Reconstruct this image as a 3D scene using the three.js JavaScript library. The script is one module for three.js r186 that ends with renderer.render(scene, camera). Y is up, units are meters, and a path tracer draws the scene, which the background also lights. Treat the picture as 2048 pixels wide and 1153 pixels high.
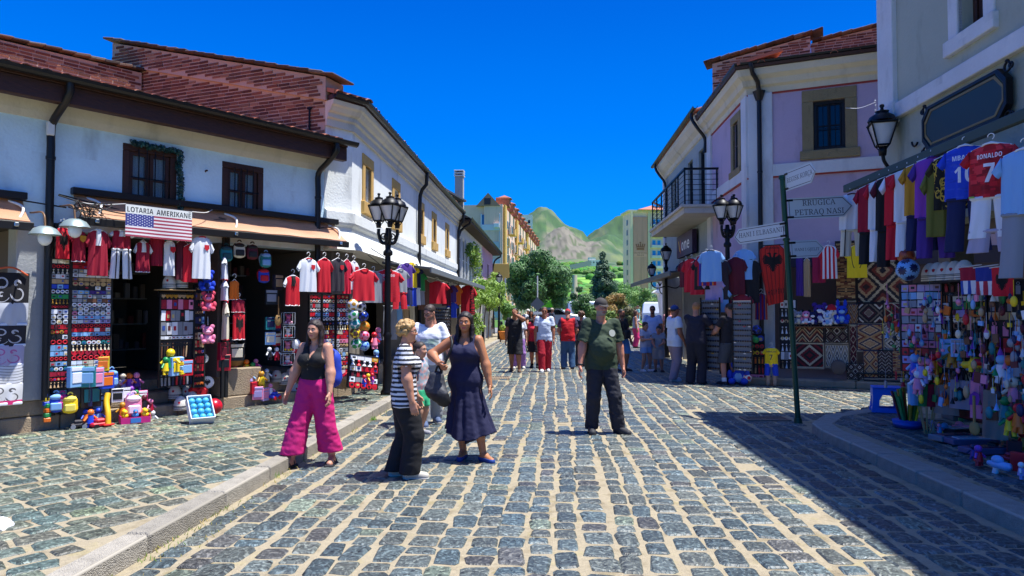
import * as THREE from 'three';
import { mergeGeometries } from 'three/addons/utils/BufferGeometryUtils.js';
import { ImprovedNoise } from 'three/addons/math/ImprovedNoise.js';

// ---------- camera, sky, sun, exposure ----------
const scene = new THREE.Scene();
const F0 = 1400, CX = 1024, CY = 576.5, PITCH = Math.atan((622 - CY) / F0), EYE = 1.6;
const camera = new THREE.PerspectiveCamera(2 * Math.atan(CY / F0) * 180 / Math.PI, 16 / 9, 0.1, 9000);
camera.position.set(0, EYE, 0);
camera.rotation.x = PITCH;
{
  const W = 256, H = 128, sd = new THREE.Vector3(.33, 1, .02).normalize(), d = new Float32Array(W * H * 4);
  const stops = [[-90, .10, .11, .12], [-2, .1, .14, .2], [0, .02, .20, .60], [6, .002, .16, .55], [14, .0, .105, .48], [24, .0, .066, .37], [45, .001, .058, .35], [90, .002, .056, .33]];
  for (let y = 0; y < H; y++) {
    const e = ((y + .5) / H - .5) * 180; let k = 1; while (k < stops.length - 1 && e > stops[k][0]) k++;
    const a = stops[k - 1], b = stops[k], t = Math.min(1, Math.max(0, (e - a[0]) / (b[0] - a[0])));
    for (let x = 0; x < W; x++) { const az = ((x + .5) / W - .5) * 2 * Math.PI, el = e * Math.PI / 180, ang = Math.acos(Math.min(1, Math.cos(az) * Math.cos(el) * sd.x + Math.sin(el) * sd.y + Math.sin(az) * Math.cos(el) * sd.z)) * 180 / Math.PI, glow = Math.exp(-((ang / 22) ** 2)); /* pale glow round the sun, added out of view to lift the shade */ for (let c = 0; c < 4; c++) d[(y * W + x) * 4 + c] = c == 3 ? 1 : a[c + 1] + (b[c + 1] - a[c + 1]) * t + glow * [.6, .7, .85][c]; }
  }
  const t = new THREE.DataTexture(d, W, H, THREE.RGBAFormat, THREE.FloatType);
  t.mapping = THREE.EquirectangularReflectionMapping; t.magFilter = THREE.LinearFilter; t.needsUpdate = true;
  scene.background = t; scene.environment = t;
}
const SUN = new THREE.Vector3(.33, 1, .02).normalize();
const sun = new THREE.DirectionalLight(new THREE.Color(1, .98, .93), 3.9);
sun.position.copy(SUN).multiplyScalar(80); sun.castShadow = true;
sun.shadow.mapSize.set(4096, 4096);
Object.assign(sun.shadow.camera, { left: -45, right: 45, top: 45, bottom: -45, near: 1, far: 200 });
scene.add(sun); scene.add(sun.target);
const renderer = new THREE.WebGLRenderer({ antialias: true });
renderer.setSize(1024, 576);
renderer.toneMapping = THREE.LinearToneMapping;
renderer.toneMappingExposure = 2.15;
renderer.shadowMap.enabled = true;

// ---------- helpers ----------
function RNG(a) { return () => { a = (a + 0x6d2b79f5) | 0; let t = Math.imul(a ^ (a >>> 15), 1 | a); t = (t + Math.imul(t ^ (t >>> 7), 61 | t)) ^ t; return ((t ^ (t >>> 14)) >>> 0) / 4294967296; }; }
let rnd = RNG(7);
const R = (a, b) => a + (b - a) * rnd(), pick = (a) => a[Math.floor(rnd() * a.length)];
const V = (x, y, z) => new THREE.Vector3(x, y, z), PI = Math.PI, rad = PI / 180;
const clamp = (x, a = 0, b = 1) => Math.min(b, Math.max(a, x)), lerp = (a, b, t) => a + (b - a) * t, smooth = (a, b, x) => { const t = clamp((x - a) / (b - a)); return t * t * (3 - 2 * t); };
const perlin = new ImprovedNoise(), N3 = (x, y, z = 0) => perlin.noise(x, y, z);
const fbm = (x, y, z = 0) => N3(x, y, z) * .55 + N3(x * 2.1, y * 2.1, z + 7) * .28 + N3(x * 4.3, y * 4.3, z + 13) * .17;
const used = {};
function numbered(n) { const k = used[n] = (used[n] ?? -1) + 1; return k ? n + '_' + String(k).padStart(3, '0') : n; }
function tag(o, label, category, group, kind) { o.userData.label = label; o.userData.category = category; if (group) o.userData.group = group; if (kind) o.userData.kind = kind; return o; }
function T(name, label, category, p = [0, 0, 0], turn = 0, group) {
  const o = new THREE.Group(); o.name = numbered(name); o.position.set(...p); o.rotation.y = turn; scene.add(o); o.updateMatrixWorld(true);
  return tag(o, label, category, group);
}
function add(parent, name, geo, m, cast = true) {
  const o = new THREE.Mesh(geo, m); o.name = parent === scene ? numbered(name) : name; o.castShadow = cast; o.receiveShadow = true; parent.add(o); return o;
}
function addW(parent, name, geo, m) { // geometry given in world coordinates
  parent.updateWorldMatrix(true, false); geo.applyMatrix4(parent.matrixWorld.clone().invert()); return add(parent, name, geo, m);
}
function structure(name, geo, m) { const o = add(scene, name, geo, m); o.userData.kind = 'structure'; return o; }
function copy(o, label, p, turn) {
  const c = o.clone(); c.name = numbered(o.name.replace(/_\d{3}$/, '')); c.userData = { ...o.userData, label: label || o.userData.label };
  if (p) c.position.set(...p); if (turn !== undefined) c.rotation.y = turn; scene.add(c); return c;
}
// geometry shorthands
function tf(g, x = 0, y = 0, z = 0, rx = 0, ry = 0, rz = 0, s) {
  const m = new THREE.Matrix4().compose(V(x, y, z), new THREE.Quaternion().setFromEuler(new THREE.Euler(rx, ry, rz, 'YXZ')), s ? V(...s) : V(1, 1, 1)); return g.applyMatrix4(m);
}
const box = (w, h, d, x, y, z, rx, ry, rz) => tf(new THREE.BoxGeometry(w, h, d), x, y, z, rx, ry, rz);
function cbox(w, h, d, x, y, z, rx, ry, rz, c = .008) { // box with chamfered edges
  c = Math.min(c, w / 3, h / 3, d / 3); const p = [], X = w / 2, Y = h / 2, Z = d / 2, q = (a, b, e, f) => p.push(...a, ...b, ...e, ...a, ...e, ...f);
  const S = [-1, 1];
  for (const s of S) { const o = (l) => s > 0 ? l : l.reverse();
    q(...o([[-X + c, -Y + c, s * Z], [X - c, -Y + c, s * Z], [X - c, Y - c, s * Z], [-X + c, Y - c, s * Z]]));
    q(...o([[s * X, -Y + c, Z - c], [s * X, -Y + c, -Z + c], [s * X, Y - c, -Z + c], [s * X, Y - c, Z - c]]));
    q(...o([[-X + c, s * Y, Z - c], [X - c, s * Y, Z - c], [X - c, s * Y, -Z + c], [-X + c, s * Y, -Z + c]]));
    for (const t of S) { const o2 = (l) => s * t > 0 ? l : l.reverse();
      q(...o2([[s * X, -Y + c, t * (Z - c)], [s * X, Y - c, t * (Z - c)], [s * (X - c), Y - c, t * Z], [s * (X - c), -Y + c, t * Z]].reverse()));
      q(...o2([[s * X, t * (Y - c), -Z + c], [s * X, t * (Y - c), Z - c], [s * (X - c), t * Y, Z - c], [s * (X - c), t * Y, -Z + c]].reverse()));
      q(...o2([[-X + c, s * Y, t * (Z - c)], [X - c, s * Y, t * (Z - c)], [X - c, s * (Y - c), t * Z], [-X + c, s * (Y - c), t * Z]].reverse()));
      for (const r of S) { const a = [[s * X, t * (Y - c), r * (Z - c)], [s * (X - c), t * Y, r * (Z - c)], [s * (X - c), t * (Y - c), r * Z]]; if (s * t * r < 0) a.reverse(); p.push(...a[0], ...a[1], ...a[2]); } } }
  const g = new THREE.BufferGeometry(), n = p.length / 3, uv = new Float32Array(n * 2);
  g.setAttribute('position', new THREE.Float32BufferAttribute(p, 3)); g.computeVertexNormals();
  const N = g.attributes.normal; for (let i = 0; i < n; i++) { const ax = Math.abs(N.getX(i)), ay = Math.abs(N.getY(i)); uv[2 * i] = ax > .8 ? p[3 * i + 2] : p[3 * i]; uv[2 * i + 1] = ay > .8 ? p[3 * i + 2] : p[3 * i + 1]; }
  g.setAttribute('uv', new THREE.BufferAttribute(uv, 2)); return tf(g, x, y, z, rx, ry, rz);
}
const cyl = (r1, r2, h, x, y, z, rx, ry, rz, n = 12, open = false) => tf(new THREE.CylinderGeometry(r1, r2, h, n, 1, open), x, y, z, rx, ry, rz);
const sph = (r, x, y, z, s = [1, 1, 1], n = 12) => tf(new THREE.SphereGeometry(r, n, Math.max(6, n * .7 | 0)), x, y, z, 0, 0, 0, s);
const lathe = (pts, n = 16, x = 0, y = 0, z = 0) => tf(new THREE.LatheGeometry(pts.map((p) => new THREE.Vector2(...p)), n), x, y, z);
const tube = (pts, r, n = 5, seg) => new THREE.TubeGeometry(pts.length == 2 ? new THREE.LineCurve3(V(...pts[0]), V(...pts[1])) : new THREE.CatmullRomCurve3(pts.map((p) => V(...p))), seg || (pts.length == 2 ? 1 : pts.length * 4), r, n);
const torus = (R0, r, x, y, z, rx, ry, rz, arc = PI * 2, n = 16) => tf(new THREE.TorusGeometry(R0, r, 6, n, arc), x, y, z, rx, ry, rz);
function ext(pts, depth, bevel = 0, holes = []) { // polygon in x,y pushed along z
  const s = new THREE.Shape(pts.map((p) => new THREE.Vector2(...p))); for (const h of holes) s.holes.push(new THREE.Path(h.map((p) => new THREE.Vector2(...p))));
  return new THREE.ExtrudeGeometry(s, { depth, bevelEnabled: bevel > 0, bevelSize: bevel, bevelThickness: bevel, bevelSegments: 1, curveSegments: 6 });
}
const rect = (x0, y0, x1, y1) => [[x0, y0], [x1, y0], [x1, y1], [x0, y1]];
function tint(g, c) { const k = new THREE.Color(c), n = g.attributes.position.count, a = new Float32Array(n * 3); for (let i = 0; i < n; i++) { a[3 * i] = k.r; a[3 * i + 1] = k.g; a[3 * i + 2] = k.b; } g.setAttribute('color', new THREE.BufferAttribute(a, 3)); return g; }
function mg(list) { // merge anything
  const any = list.some((g) => g.attributes.color);
  return mergeGeometries(list.map((g) => { g = g.index ? g.toNonIndexed() : g; const n = g.attributes.position.count; if (!g.attributes.normal) g.computeVertexNormals();
    if (!g.attributes.uv) g.setAttribute('uv', new THREE.BufferAttribute(new Float32Array(n * 2), 2)); if (any && !g.attributes.color) tint(g, '#fff');
    for (const k of Object.keys(g.attributes)) if (!['position', 'normal', 'uv', 'color'].includes(k)) g.deleteAttribute(k); g.morphAttributes = {}; return g; }));
}
const dump = (o, p, ry = 0) => { o.position.set(...p); o.rotation.y = ry; return o; };
// frames: s along the wall (left to right as seen from outside), h up, n outwards
class Frame {
  constructor(x, z, deg) { this.a = deg * rad; this.x = x; this.z = z; this.u = [Math.cos(this.a), -Math.sin(this.a)]; this.n = [Math.sin(this.a), Math.cos(this.a)]; this.M = new THREE.Matrix4().makeRotationY(this.a).setPosition(x, 0, z); }
  at(s, h, n = 0) { return [this.x + this.u[0] * s + this.n[0] * n, h, this.z + this.u[1] * s + this.n[1] * n]; }
  bake(g) { return g.applyMatrix4(this.M); }
  px(px, py, n = 0) { // where the view line through a picture point meets the plane n in front of the wall: [s, h]
    const r = ray(px, py), ox = this.x + this.n[0] * n, oz = this.z + this.n[1] * n, t = (ox * this.n[0] + oz * this.n[1]) / (r.x * this.n[0] + r.z * this.n[1]);
    return [(r.x * t - ox) * this.u[0] + (r.z * t - oz) * this.u[1], EYE + r.y * t];
  }
  rect(x0, y0, x1, y1, n = 0) { const a = this.px(x0, (y0 + y1) / 2, n), b = this.px(x1, (y0 + y1) / 2, n), m = (x0 + x1) / 2; return { s: (a[0] + b[0]) / 2, w: b[0] - a[0], h0: this.px(m, y1, n)[1], h1: this.px(m, y0, n)[1], s0: a[0], s1: b[0] }; }
}
function ray(px, py) { const x = (px - CX) / F0, y = (CY - py) / F0, c = Math.cos(PITCH), s = Math.sin(PITCH); return V(x, y * c + s, y * s - c); }
function ground(px, py, h = 0) { const r = ray(px, py), t = (h - EYE) / r.y; return [r.x * t, h, r.z * t]; }
function depth(px, py, d) { const r = ray(px, py), t = d / -r.z; return [r.x * t, EYE + r.y * t, -d]; }
// sweep a profile of [out, height] along a ground path of [x, z]; outwards is to the right of travel
function sweep(path, prof, closedProfile = true) {
  const n = path.length, m = prof.length, pos = [], uv = [], dirs = path.slice(1).map((p, i) => { const d = [p[0] - path[i][0], p[1] - path[i][1]], l = Math.hypot(...d); return [d[0] / l, d[1] / l, l]; });
  const ring = path.map((p, i) => { const a = dirs[Math.max(0, i - 1)], b = dirs[Math.min(n - 2, i)], na = [-a[1], a[0]], nb = [-b[1], b[0]], k = 1 + na[0] * nb[0] + na[1] * nb[1], mi = [(na[0] + nb[0]) / k, (na[1] + nb[1]) / k];
    return prof.map((q) => [p[0] + mi[0] * q[0], q[1], p[1] + mi[1] * q[0]]); });
  let L = 0; const cum = [0]; dirs.forEach((d) => cum.push(L += d[2])); const pl = [0]; for (let j = 1; j <= m; j++) pl.push(pl[j - 1] + Math.hypot(prof[j % m][0] - prof[j - 1][0], prof[j % m][1] - prof[j - 1][1]));
  for (let i = 0; i < n - 1; i++) for (let j = 0; j < m - (closedProfile ? 0 : 1); j++) { const k = (j + 1) % m, a = ring[i][j], b = ring[i + 1][j], c = ring[i + 1][k], d = ring[i][k];
    pos.push(...a, ...b, ...c, ...a, ...c, ...d); const A = [cum[i], pl[j]], B = [cum[i + 1], pl[j]], C = [cum[i + 1], pl[j + 1]], D = [cum[i], pl[j + 1]]; uv.push(...A, ...B, ...C, ...A, ...C, ...D); }
  if (closedProfile) { const tri = THREE.ShapeUtils.triangulateShape(prof.map((q) => new THREE.Vector2(...q)), []);
    for (const [i, f] of [[0, 0], [n - 1, 1]]) for (const t of tri) for (const v of f ? t : [...t].reverse()) { pos.push(...ring[i][v]); uv.push(...prof[v]); } }
  const g = new THREE.BufferGeometry(); g.setAttribute('position', new THREE.Float32BufferAttribute(pos, 3)); g.setAttribute('uv', new THREE.Float32BufferAttribute(uv, 2)); g.computeVertexNormals(); return g;
}
// ---------- textures and materials ----------
function tex(size, fn, srgb = false, rep) { // fn(u, v) -> grey or [r, g, b], 0..1, tiling
  const d = new Uint8Array(size * size * 4);
  for (let y = 0; y < size; y++) for (let x = 0; x < size; x++) { const c = fn(x / size, y / size), i = (y * size + x) * 4, a = Array.isArray(c); for (let k = 0; k < 3; k++) d[i + k] = clamp(a ? c[k] : c) * 255; d[i + 3] = 255; }
  const t = new THREE.DataTexture(d, size, size); t.wrapS = t.wrapT = THREE.RepeatWrapping; t.magFilter = THREE.LinearFilter; if (srgb) t.colorSpace = THREE.SRGBColorSpace; if (rep) t.repeat.set(rep, rep); t.needsUpdate = true; return t;
}
// tiling noise: perlin on two circles blended
const tn = (u, v, f, z = 0) => { const a = N3(u * f, v * f, z), b = N3((u - 1) * f, v * f, z), c = N3(u * f, (v - 1) * f, z), d = N3((u - 1) * f, (v - 1) * f, z); return lerp(lerp(a, b, u), lerp(c, d, u), v) * 1.35; };
const tfbm = (u, v, f, z = 0) => tn(u, v, f, z) * .5 + tn(u, v, f * 2, z + 3) * .28 + tn(u, v, f * 4, z + 5) * .16 + tn(u, v, f * 8, z + 9) * .1;
function rept(t, r, r2) { const c = t.clone(); c.repeat.set(r, r2 || r); c.needsUpdate = true; return c; }
const TX = {
  stucco: tex(512, (u, v) => .5 + .5 * tfbm(u, v, 24)),
  stain: tex(512, (u, v) => { const n = tfbm(u, v, 3), m = tfbm(u, v * .3, 11, 4), f = tn(u, v, 90, 2); const k = .92 + n * .2 - Math.max(0, m - .1) * .55 + f * .03; return [k, k * (.995), k * .985]; }),
  stone: tex(512, (u, v) => { const w = tfbm(u, v, 5) * .6, a = Math.abs(tn(u + w * .12, v, 9, 1)), vein = Math.pow(1 - Math.min(1, a * 3.2), 5), st = tn(u, v, 40, 8), pit = tfbm(u, v, 14, 3); const p2 = tfbm(u, v, 20, 21), lt = smooth(.02, .26, p2), dk = smooth(.04, .3, tfbm(u, v, 13, 31)), bed = Math.pow(Math.max(0, 1 - Math.abs(tn(u * .4 + w * .1, v, 16, 41)) * 5), 3); const k = .36 + pit * .3 + st * .12 + vein * .3 + lt * .62 - dk * .2 - bed * .14 + Math.max(0, tfbm(u, v, 6, 11) - .12) * .9; return [k * (.96 + lt * .03), k, k * (1.0 - lt * .04)]; }),
  speck: tex(512, (u, v) => { const f = tn(u, v, 110, 1) + .6 * tn(u, v, 60, 5), g = tfbm(u, v, 5, 2); return .74 + f * .26 + g * .22; }),
  sand: tex(512, (u, v) => { const f = tn(u, v, 120, 1) * .5 + tn(u, v, 50, 5) * .5, g = tfbm(u, v, 6, 2), h = smooth(.0, .35, tfbm(u, v, 9, 12)), w = smooth(.08, .3, tfbm(u, v, 11, 33)); const k = .86 + f * .26 + g * .1 - h * .24; return [k, k * (.985 - h * .03), k * (.97 - h * .1 - w * .14)]; }),
  weave: tex(128, (u, v) => .5 + .25 * Math.sin(u * PI * 64) + .25 * Math.sin(v * PI * 64)),
  grain: tex(256, (u, v) => { const k = .72 + .3 * tn(u * .25, v, 30, 1) + .18 * tn(u * .5, v, 80, 3); return k; }),
  clay: tex(256, (u, v) => { const n = tfbm(u, v, 5), d = Math.max(0, tfbm(u, v, 9, 5)); return [.86 + n * .4 - d * .4, .84 + n * .4 - d * .45, .84 + n * .38 - d * .5]; }),
};
const mats = {};
function M(color, rough = .85, o = {}) {
  const key = [color, rough, ...Object.entries(o).map(([k, v]) => k + (v?.uuid || v))].join('|');
  return mats[key] ??= new THREE[o.transmission !== undefined || o.clearcoat || o.sheen ? 'MeshPhysicalMaterial' : 'MeshStandardMaterial']({ color: new THREE.Color(color), roughness: rough, ...o });
}
const VC = (rough = .85, o = {}) => M('#fff', rough, { vertexColors: true, ...o });
function canvasTex(w, h, draw) { const c = document.createElement('canvas'); c.width = w; c.height = h; draw(c.getContext('2d'), w, h); const t = new THREE.CanvasTexture(c); t.colorSpace = THREE.SRGBColorSpace; t.wrapS = t.wrapT = THREE.RepeatWrapping; return t; }
const wallMat = (c, r = .9) => M(c, r, { map: rept(TX.stain, .28), bumpMap: rept(TX.stucco, 1.1), bumpScale: .006 });
const MT = {
  iron: M('#16171a', .45, { metalness: .5 }), black: M('#0d0e10', .6), gutter: M('#262424', .4, { metalness: .4 }), wood: M('#472619', .6, { map: rept(TX.grain, 1.5), bumpMap: rept(TX.grain, 1.5), bumpScale: .003 }),
  glass: M('#11161c', .06, { metalness: 0, envMapIntensity: 1 }), chrome: M('#b8bcc0', .25, { metalness: .9 }), pale: M('#d8d8d4', .5), white: M('#e6e6e2', .6),
  granite: M('#b9b2a2', .8, { map: rept(TX.speck, 3), bumpMap: rept(TX.speck, 3), bumpScale: .006 }), limestone: M('#a29077', .9, { map: rept(TX.stain, .8), bumpMap: rept(TX.stucco, 2), bumpScale: .012 }),
  clay: M('#9a5a41', .9, { map: rept(TX.clay, 2) }), brick: VC(.93, { map: rept(TX.clay, 3), bumpMap: rept(TX.stucco, 3), bumpScale: .006 }), mortar: M('#b79c8a', .95, { bumpMap: rept(TX.stucco, 2), bumpScale: .012 }),
};
// ---------- ground ----------
const xL = (z) => -2.0 - .0565 * (z + 11.4), xR = (z) => 3.85 + .053 * (-z - 9.31);
const FA = new Frame(-5.824, -8.69, 51), FB = new Frame(-5.824 + .629 * 4.15, -8.69 - .777 * 4.15, 51), FC = new Frame(-2.85, -12.36, 86.8);
const FG = new Frame(5.68, -10.6, -93.2), FP = new Frame(5.36, -15.75, -24), FQ = new Frame(5.36, -15.75, -93.2);
structure('ground', tf(new THREE.PlaneGeometry(16000, 16000), 0, -.09, 0, -PI / 2), M('#5d6a3c', 1, { bumpMap: rept(TX.stucco, 900), bumpScale: .02 }));
const sandMat = M('#a4987e', .95, { map: rept(TX.sand, .5), bumpMap: rept(TX.speck, 1.4), bumpScale: .012 });
function sheet(name, pts, y, m) { const g = new THREE.ShapeGeometry(new THREE.Shape(pts.map((p) => new THREE.Vector2(p[0], -p[1])))); g.rotateX(-PI / 2); g.translate(0, y, 0); return structure(name, g, m); }
const street = sheet('street', [[-14, 4], [14, 4], [30, -12], [30, -30], [9, -46], [-9, -46], [-14, -20]], 0, sandMat);
const arc = [[4.02, -9.3], [4.1, -9.62], [4.35, -9.92], [4.7, -10.15], [5.4, -10.62], [6.3, -11.05], [9, -12.1]];
const leftWalk = sheet('pavement', [[xL(2) - .14, 2], [xL(-46) - .14, -46], [-8, -46], [-8, -30], [-14, 2]], .118, sandMat);
const rightWalk = sheet('pavement', [[9, 2], [9, -12], ...arc.slice().reverse().map((p) => [p[0] + .1, p[1] + .12]), [xR(2) + .2, 2]], .118, sandMat);
rnd = RNG(11);
function inside(p, poly) { let c = false; for (let i = 0, j = poly.length - 1; i < poly.length; j = i++) { const a = poly[i], b = poly[j]; if ((a[1] > p[1]) != (b[1] > p[1]) && p[0] < (b[0] - a[0]) * (p[1] - a[1]) / (b[1] - a[1]) + a[0]) c = !c; } return c; }
function layStones(parent, o, deg, len, wid, pitch, gap, y, test, near, tone = [1, 1, 1]) {
  // columns run along direction deg (0 = away from the viewer); stones of varied length in each
  const a = deg * rad, f = [Math.sin(a), -Math.cos(a)], r = [Math.cos(a), Math.sin(a)], stones = [];
  for (let c = -wid; c < wid;) {
    const cw = pitch * R(.82, 1.22);
    for (let l = R(-.2, 0); l < len;) {
      const sl = pitch * R(.75, 1.75), wob = .035 * N3(l * .7, c * 3, 5) + .06 * N3(l * .23, c * .4, 2), cx = c + cw / 2 + wob * 1.6 + R(-.011, .011), cl = l + sl / 2, x = o[0] + f[0] * cl + r[0] * cx, z = o[1] + f[1] * cl + r[1] * cx;
      l += sl; if (test(x, z) && rnd() > .012) { const wide = .5 + .8 * smooth(-.12, .3, fbm(x * .35 + 4, z * .22)) * smooth(13, 5, -z); stones.push([x, z, cw - gap * wide * R(.5, 1.5), sl - gap * wide * R(.35, .95), cl]); };
    } c += cw;
  }
  stones.sort((p, q) => Math.hypot(p[0], p[1]) - Math.hypot(q[0], q[1]));
  let pos = [], nor = null, uv = [], col = [];
  const flush = (name, kind) => { const g = new THREE.BufferGeometry(); g.setAttribute('position', new THREE.Float32BufferAttribute(pos, 3)); g.setAttribute('uv', new THREE.Float32BufferAttribute(uv, 2)); g.setAttribute('color', new THREE.Float32BufferAttribute(col, 3)); g.computeVertexNormals();
    const m = add(parent, name, g, stoneMat); if (kind) m.userData.kind = kind; pos = []; uv = []; col = []; };
  let k = 0;
  for (const [x, z, w, l] of stones) {
    const d = Math.hypot(x, z), far = d > 15, n = far ? 6 : 8, h = y + R(.007, .014), b = Math.min(.011, w * .1), ox = R(0, 9), oz = R(0, 9), ang = R(0, 6.28), ca = Math.cos(ang), sa = Math.sin(ang), tx = R(-.022, .022), tz = R(-.022, .022);
    const t = rnd(), lum = R(.8, 1.6) * (t > .955 ? 1.25 : 1), hue = rnd(), g0 = t > .955 ? [.17, .2, .15] : t < .1 ? [.13, .125, .115] : [lerp(.10, .165, hue), lerp(.142, .175, hue), lerp(.155, .15, hue)], C = g0.map((v, i) => v * lum * 1.02 * tone[i]);
    const ya = R(-.07, .07), r2 = [r[0] * Math.cos(ya) + f[0] * Math.sin(ya), r[1] * Math.cos(ya) + f[1] * Math.sin(ya)], f2 = [f[0] * Math.cos(ya) - r[0] * Math.sin(ya), f[1] * Math.cos(ya) - r[1] * Math.sin(ya)], ring = (ins, hh) => Array.from({ length: n }, (_, i) => { const th = (i + .5) / n * 6.283, cs = Math.cos(th), sn = Math.sin(th), pw = .3, ex = Math.sign(cs) * Math.pow(Math.abs(cs), pw), ez = Math.sign(sn) * Math.pow(Math.abs(sn), pw);
      const q = jit[i], e = (w / 2 - ins) * ex * q[0], ee = (l / 2 - ins) * ez * q[1]; return [x + r2[0] * e + f2[0] * ee, hh + tx * e + tz * ee, z + r2[1] * e + f2[1] * ee]; });
    const jit = Array.from({ length: n }, () => [R(.8, 1.07), R(.8, 1.07)]);
    const A = ring(b * 1.5, h), B = ring(0, h - b), D = far ? null : ring(-.004, y - .02), cen = [x, h + R(.0, .003), z];
    const put = (p) => { pos.push(...p); const ux = p[0] - x, uz = p[2] - z; uv.push((ux * ca - uz * sa) * 1.5 + ox, (ux * sa + uz * ca + p[1]) * 1.5 + oz); col.push(...C); };
    for (let i = 0; i < n; i++) { const j = (i + 1) % n; put(cen); put(A[i]); put(A[j]); put(A[i]); put(B[i]); put(B[j]); put(A[i]); put(B[j]); put(A[j]); if (D) { put(B[i]); put(D[i]); put(D[j]); put(B[i]); put(D[j]); put(B[j]); } }
    // r x f points down or up: flip so that faces look up
    if (++k <= near) flush('cobblestone');
  }
  if (pos.length) flush('cobblestones', 'stuff');
}
const stoneMat = VC(.5, { map: TX.stone, bumpMap: TX.stone, bumpScale: .006, side: THREE.DoubleSide });
const laneEdge = (x, z) => { const q = [(x - FP.x) * FP.u[0] + (z - FP.z) * FP.u[1], (x - FP.x) * FP.n[0] + (z - FP.z) * FP.n[1]]; return q[1] > .5 || q[0] < -.3; };
const grates = [[3.72, -10.35, .62, .34], [-.42, -16.6, .7, .5]];
const clear = (x, z) => grates.every((g) => Math.abs(x - g[0]) > g[2] / 2 + .08 || Math.abs(z - g[1]) > g[3] / 2 + .08);
const onRight = [[9, 2], [9, -12], ...arc.slice().reverse(), [xR(2), 2]];
layStones(street, [1.2, -3], 3.2, 43, 16, .2, .026, 0, (x, z) => { const d = -z; return x > xL(z) + .1 && Math.abs(x) < d * .85 + .6 && !inside([x, z], onRight.map((p) => [p[0] - .1, p[1] - .14])) && (z > -14 ? x < 13 : x < xR(z) + (z > -16 ? 2.6 : .9)) && laneEdge(x, z) && clear(x, z); }, 300);
layStones(leftWalk, [-3.2, -1], 40, 60, 12, .19, .023, .118, (x, z) => { const d = -z, q = (x - FA.x) * FA.n[0] + (z - FA.z) * FA.n[1], c = (x - FC.x) * FC.n[0] + (z - FC.z) * FC.n[1]; return z < -3.6 && z > -45 && x < xL(z) - .24 && x > -d * .85 - .5 && (z > -12.3 ? q > .02 : c > .02); }, 300, [1.12, 1.14, .95]);
layStones(rightWalk, [4.2, -3], 3.2, 9, 2.4, .19, .028, .118, (x, z) => x > xR(z) + .36 && z < -3.6 && x < 5.75 && inside([x + -.3, z + .3], onRight), 300);
// kerbs: rough granite blocks one after the other
rnd = RNG(5);
function kerb(parent, path, w, h, lmin, lmax, side) {
  let acc = [0]; for (let i = 1; i < path.length; i++) acc[i] = acc[i - 1] + Math.hypot(path[i][0] - path[i - 1][0], path[i][1] - path[i - 1][1]);
  const at = (l) => { let i = 1; while (i < path.length - 1 && acc[i] < l) i++; const t = (l - acc[i - 1]) / (acc[i] - acc[i - 1]); return [lerp(path[i - 1][0], path[i][0], t), lerp(path[i - 1][1], path[i][1], t)]; };
  for (let l = 0; l < acc[acc.length - 1] - .1;) { const L = Math.min(R(lmin, lmax), acc[acc.length - 1] - l), p = at(l), q = at(l + L), a = Math.atan2(q[0] - p[0], -(q[1] - p[1])), len = Math.hypot(q[0] - p[0], q[1] - p[1]) - .012;
    const ww = w + R(-.008, .008), g = cbox(ww, h + .05 + R(-.004, .004), len, 0, 0, 0, 0, 0, 0, .016); tint(g, new THREE.Color().setScalar(R(.82, 1.08))); tf(g, 0, (h - .05) / 2, 0, 0, 0, R(-.01, .01)); tf(g, (p[0] + q[0]) / 2 + Math.cos(a) * side * ww / 2, 0, (p[1] + q[1]) / 2 + Math.sin(a) * side * ww / 2, 0, -a, 0);
    const gp = add(parent, 'kerb_stone', g, kerbMat); l += L; }
}
const kerbMat = VC(.85, { color: new THREE.Color('#b3ab9b'), map: rept(TX.speck, 2.2), bumpMap: rept(TX.speck, 1.3), bumpScale: .02 });
kerb(leftWalk, [[xL(-2.6), -2.6], [xL(-45), -45]], .17, .135, .8, 1.15, -1);
kerb(rightWalk, [[xR(-2.6), -2.6], [xR(-9.2), -9.2], ...arc], .26, .135, .6, .95, 1);
for (const [x, z, w, d] of grates) { const t = T('drain_grate', x > 0 ? 'rusty iron drain grate in the cobbles beside the green signpost' : 'flat iron drain grate in the middle of the cobbled street', 'drain grate', [x, 0, z]);
  const m = M('#8a7668', .7, { metalness: .4 }); add(t, 'pit', box(w, .004, d, 0, -.012 + .006, 0), MT.black); add(t, 'frame', mg([box(w, .03, .035, 0, .008, d / 2), box(w, .03, .035, 0, .008, -d / 2), box(.035, .03, d, w / 2, .008, 0), box(.035, .03, d, -w / 2, .008, 0)]), m); for (let i = 1; i < 12; i++) add(t, 'bar', box(.016, .026, d - .036, -w / 2 + i * w / 12, .006, 0), m); }
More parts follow.
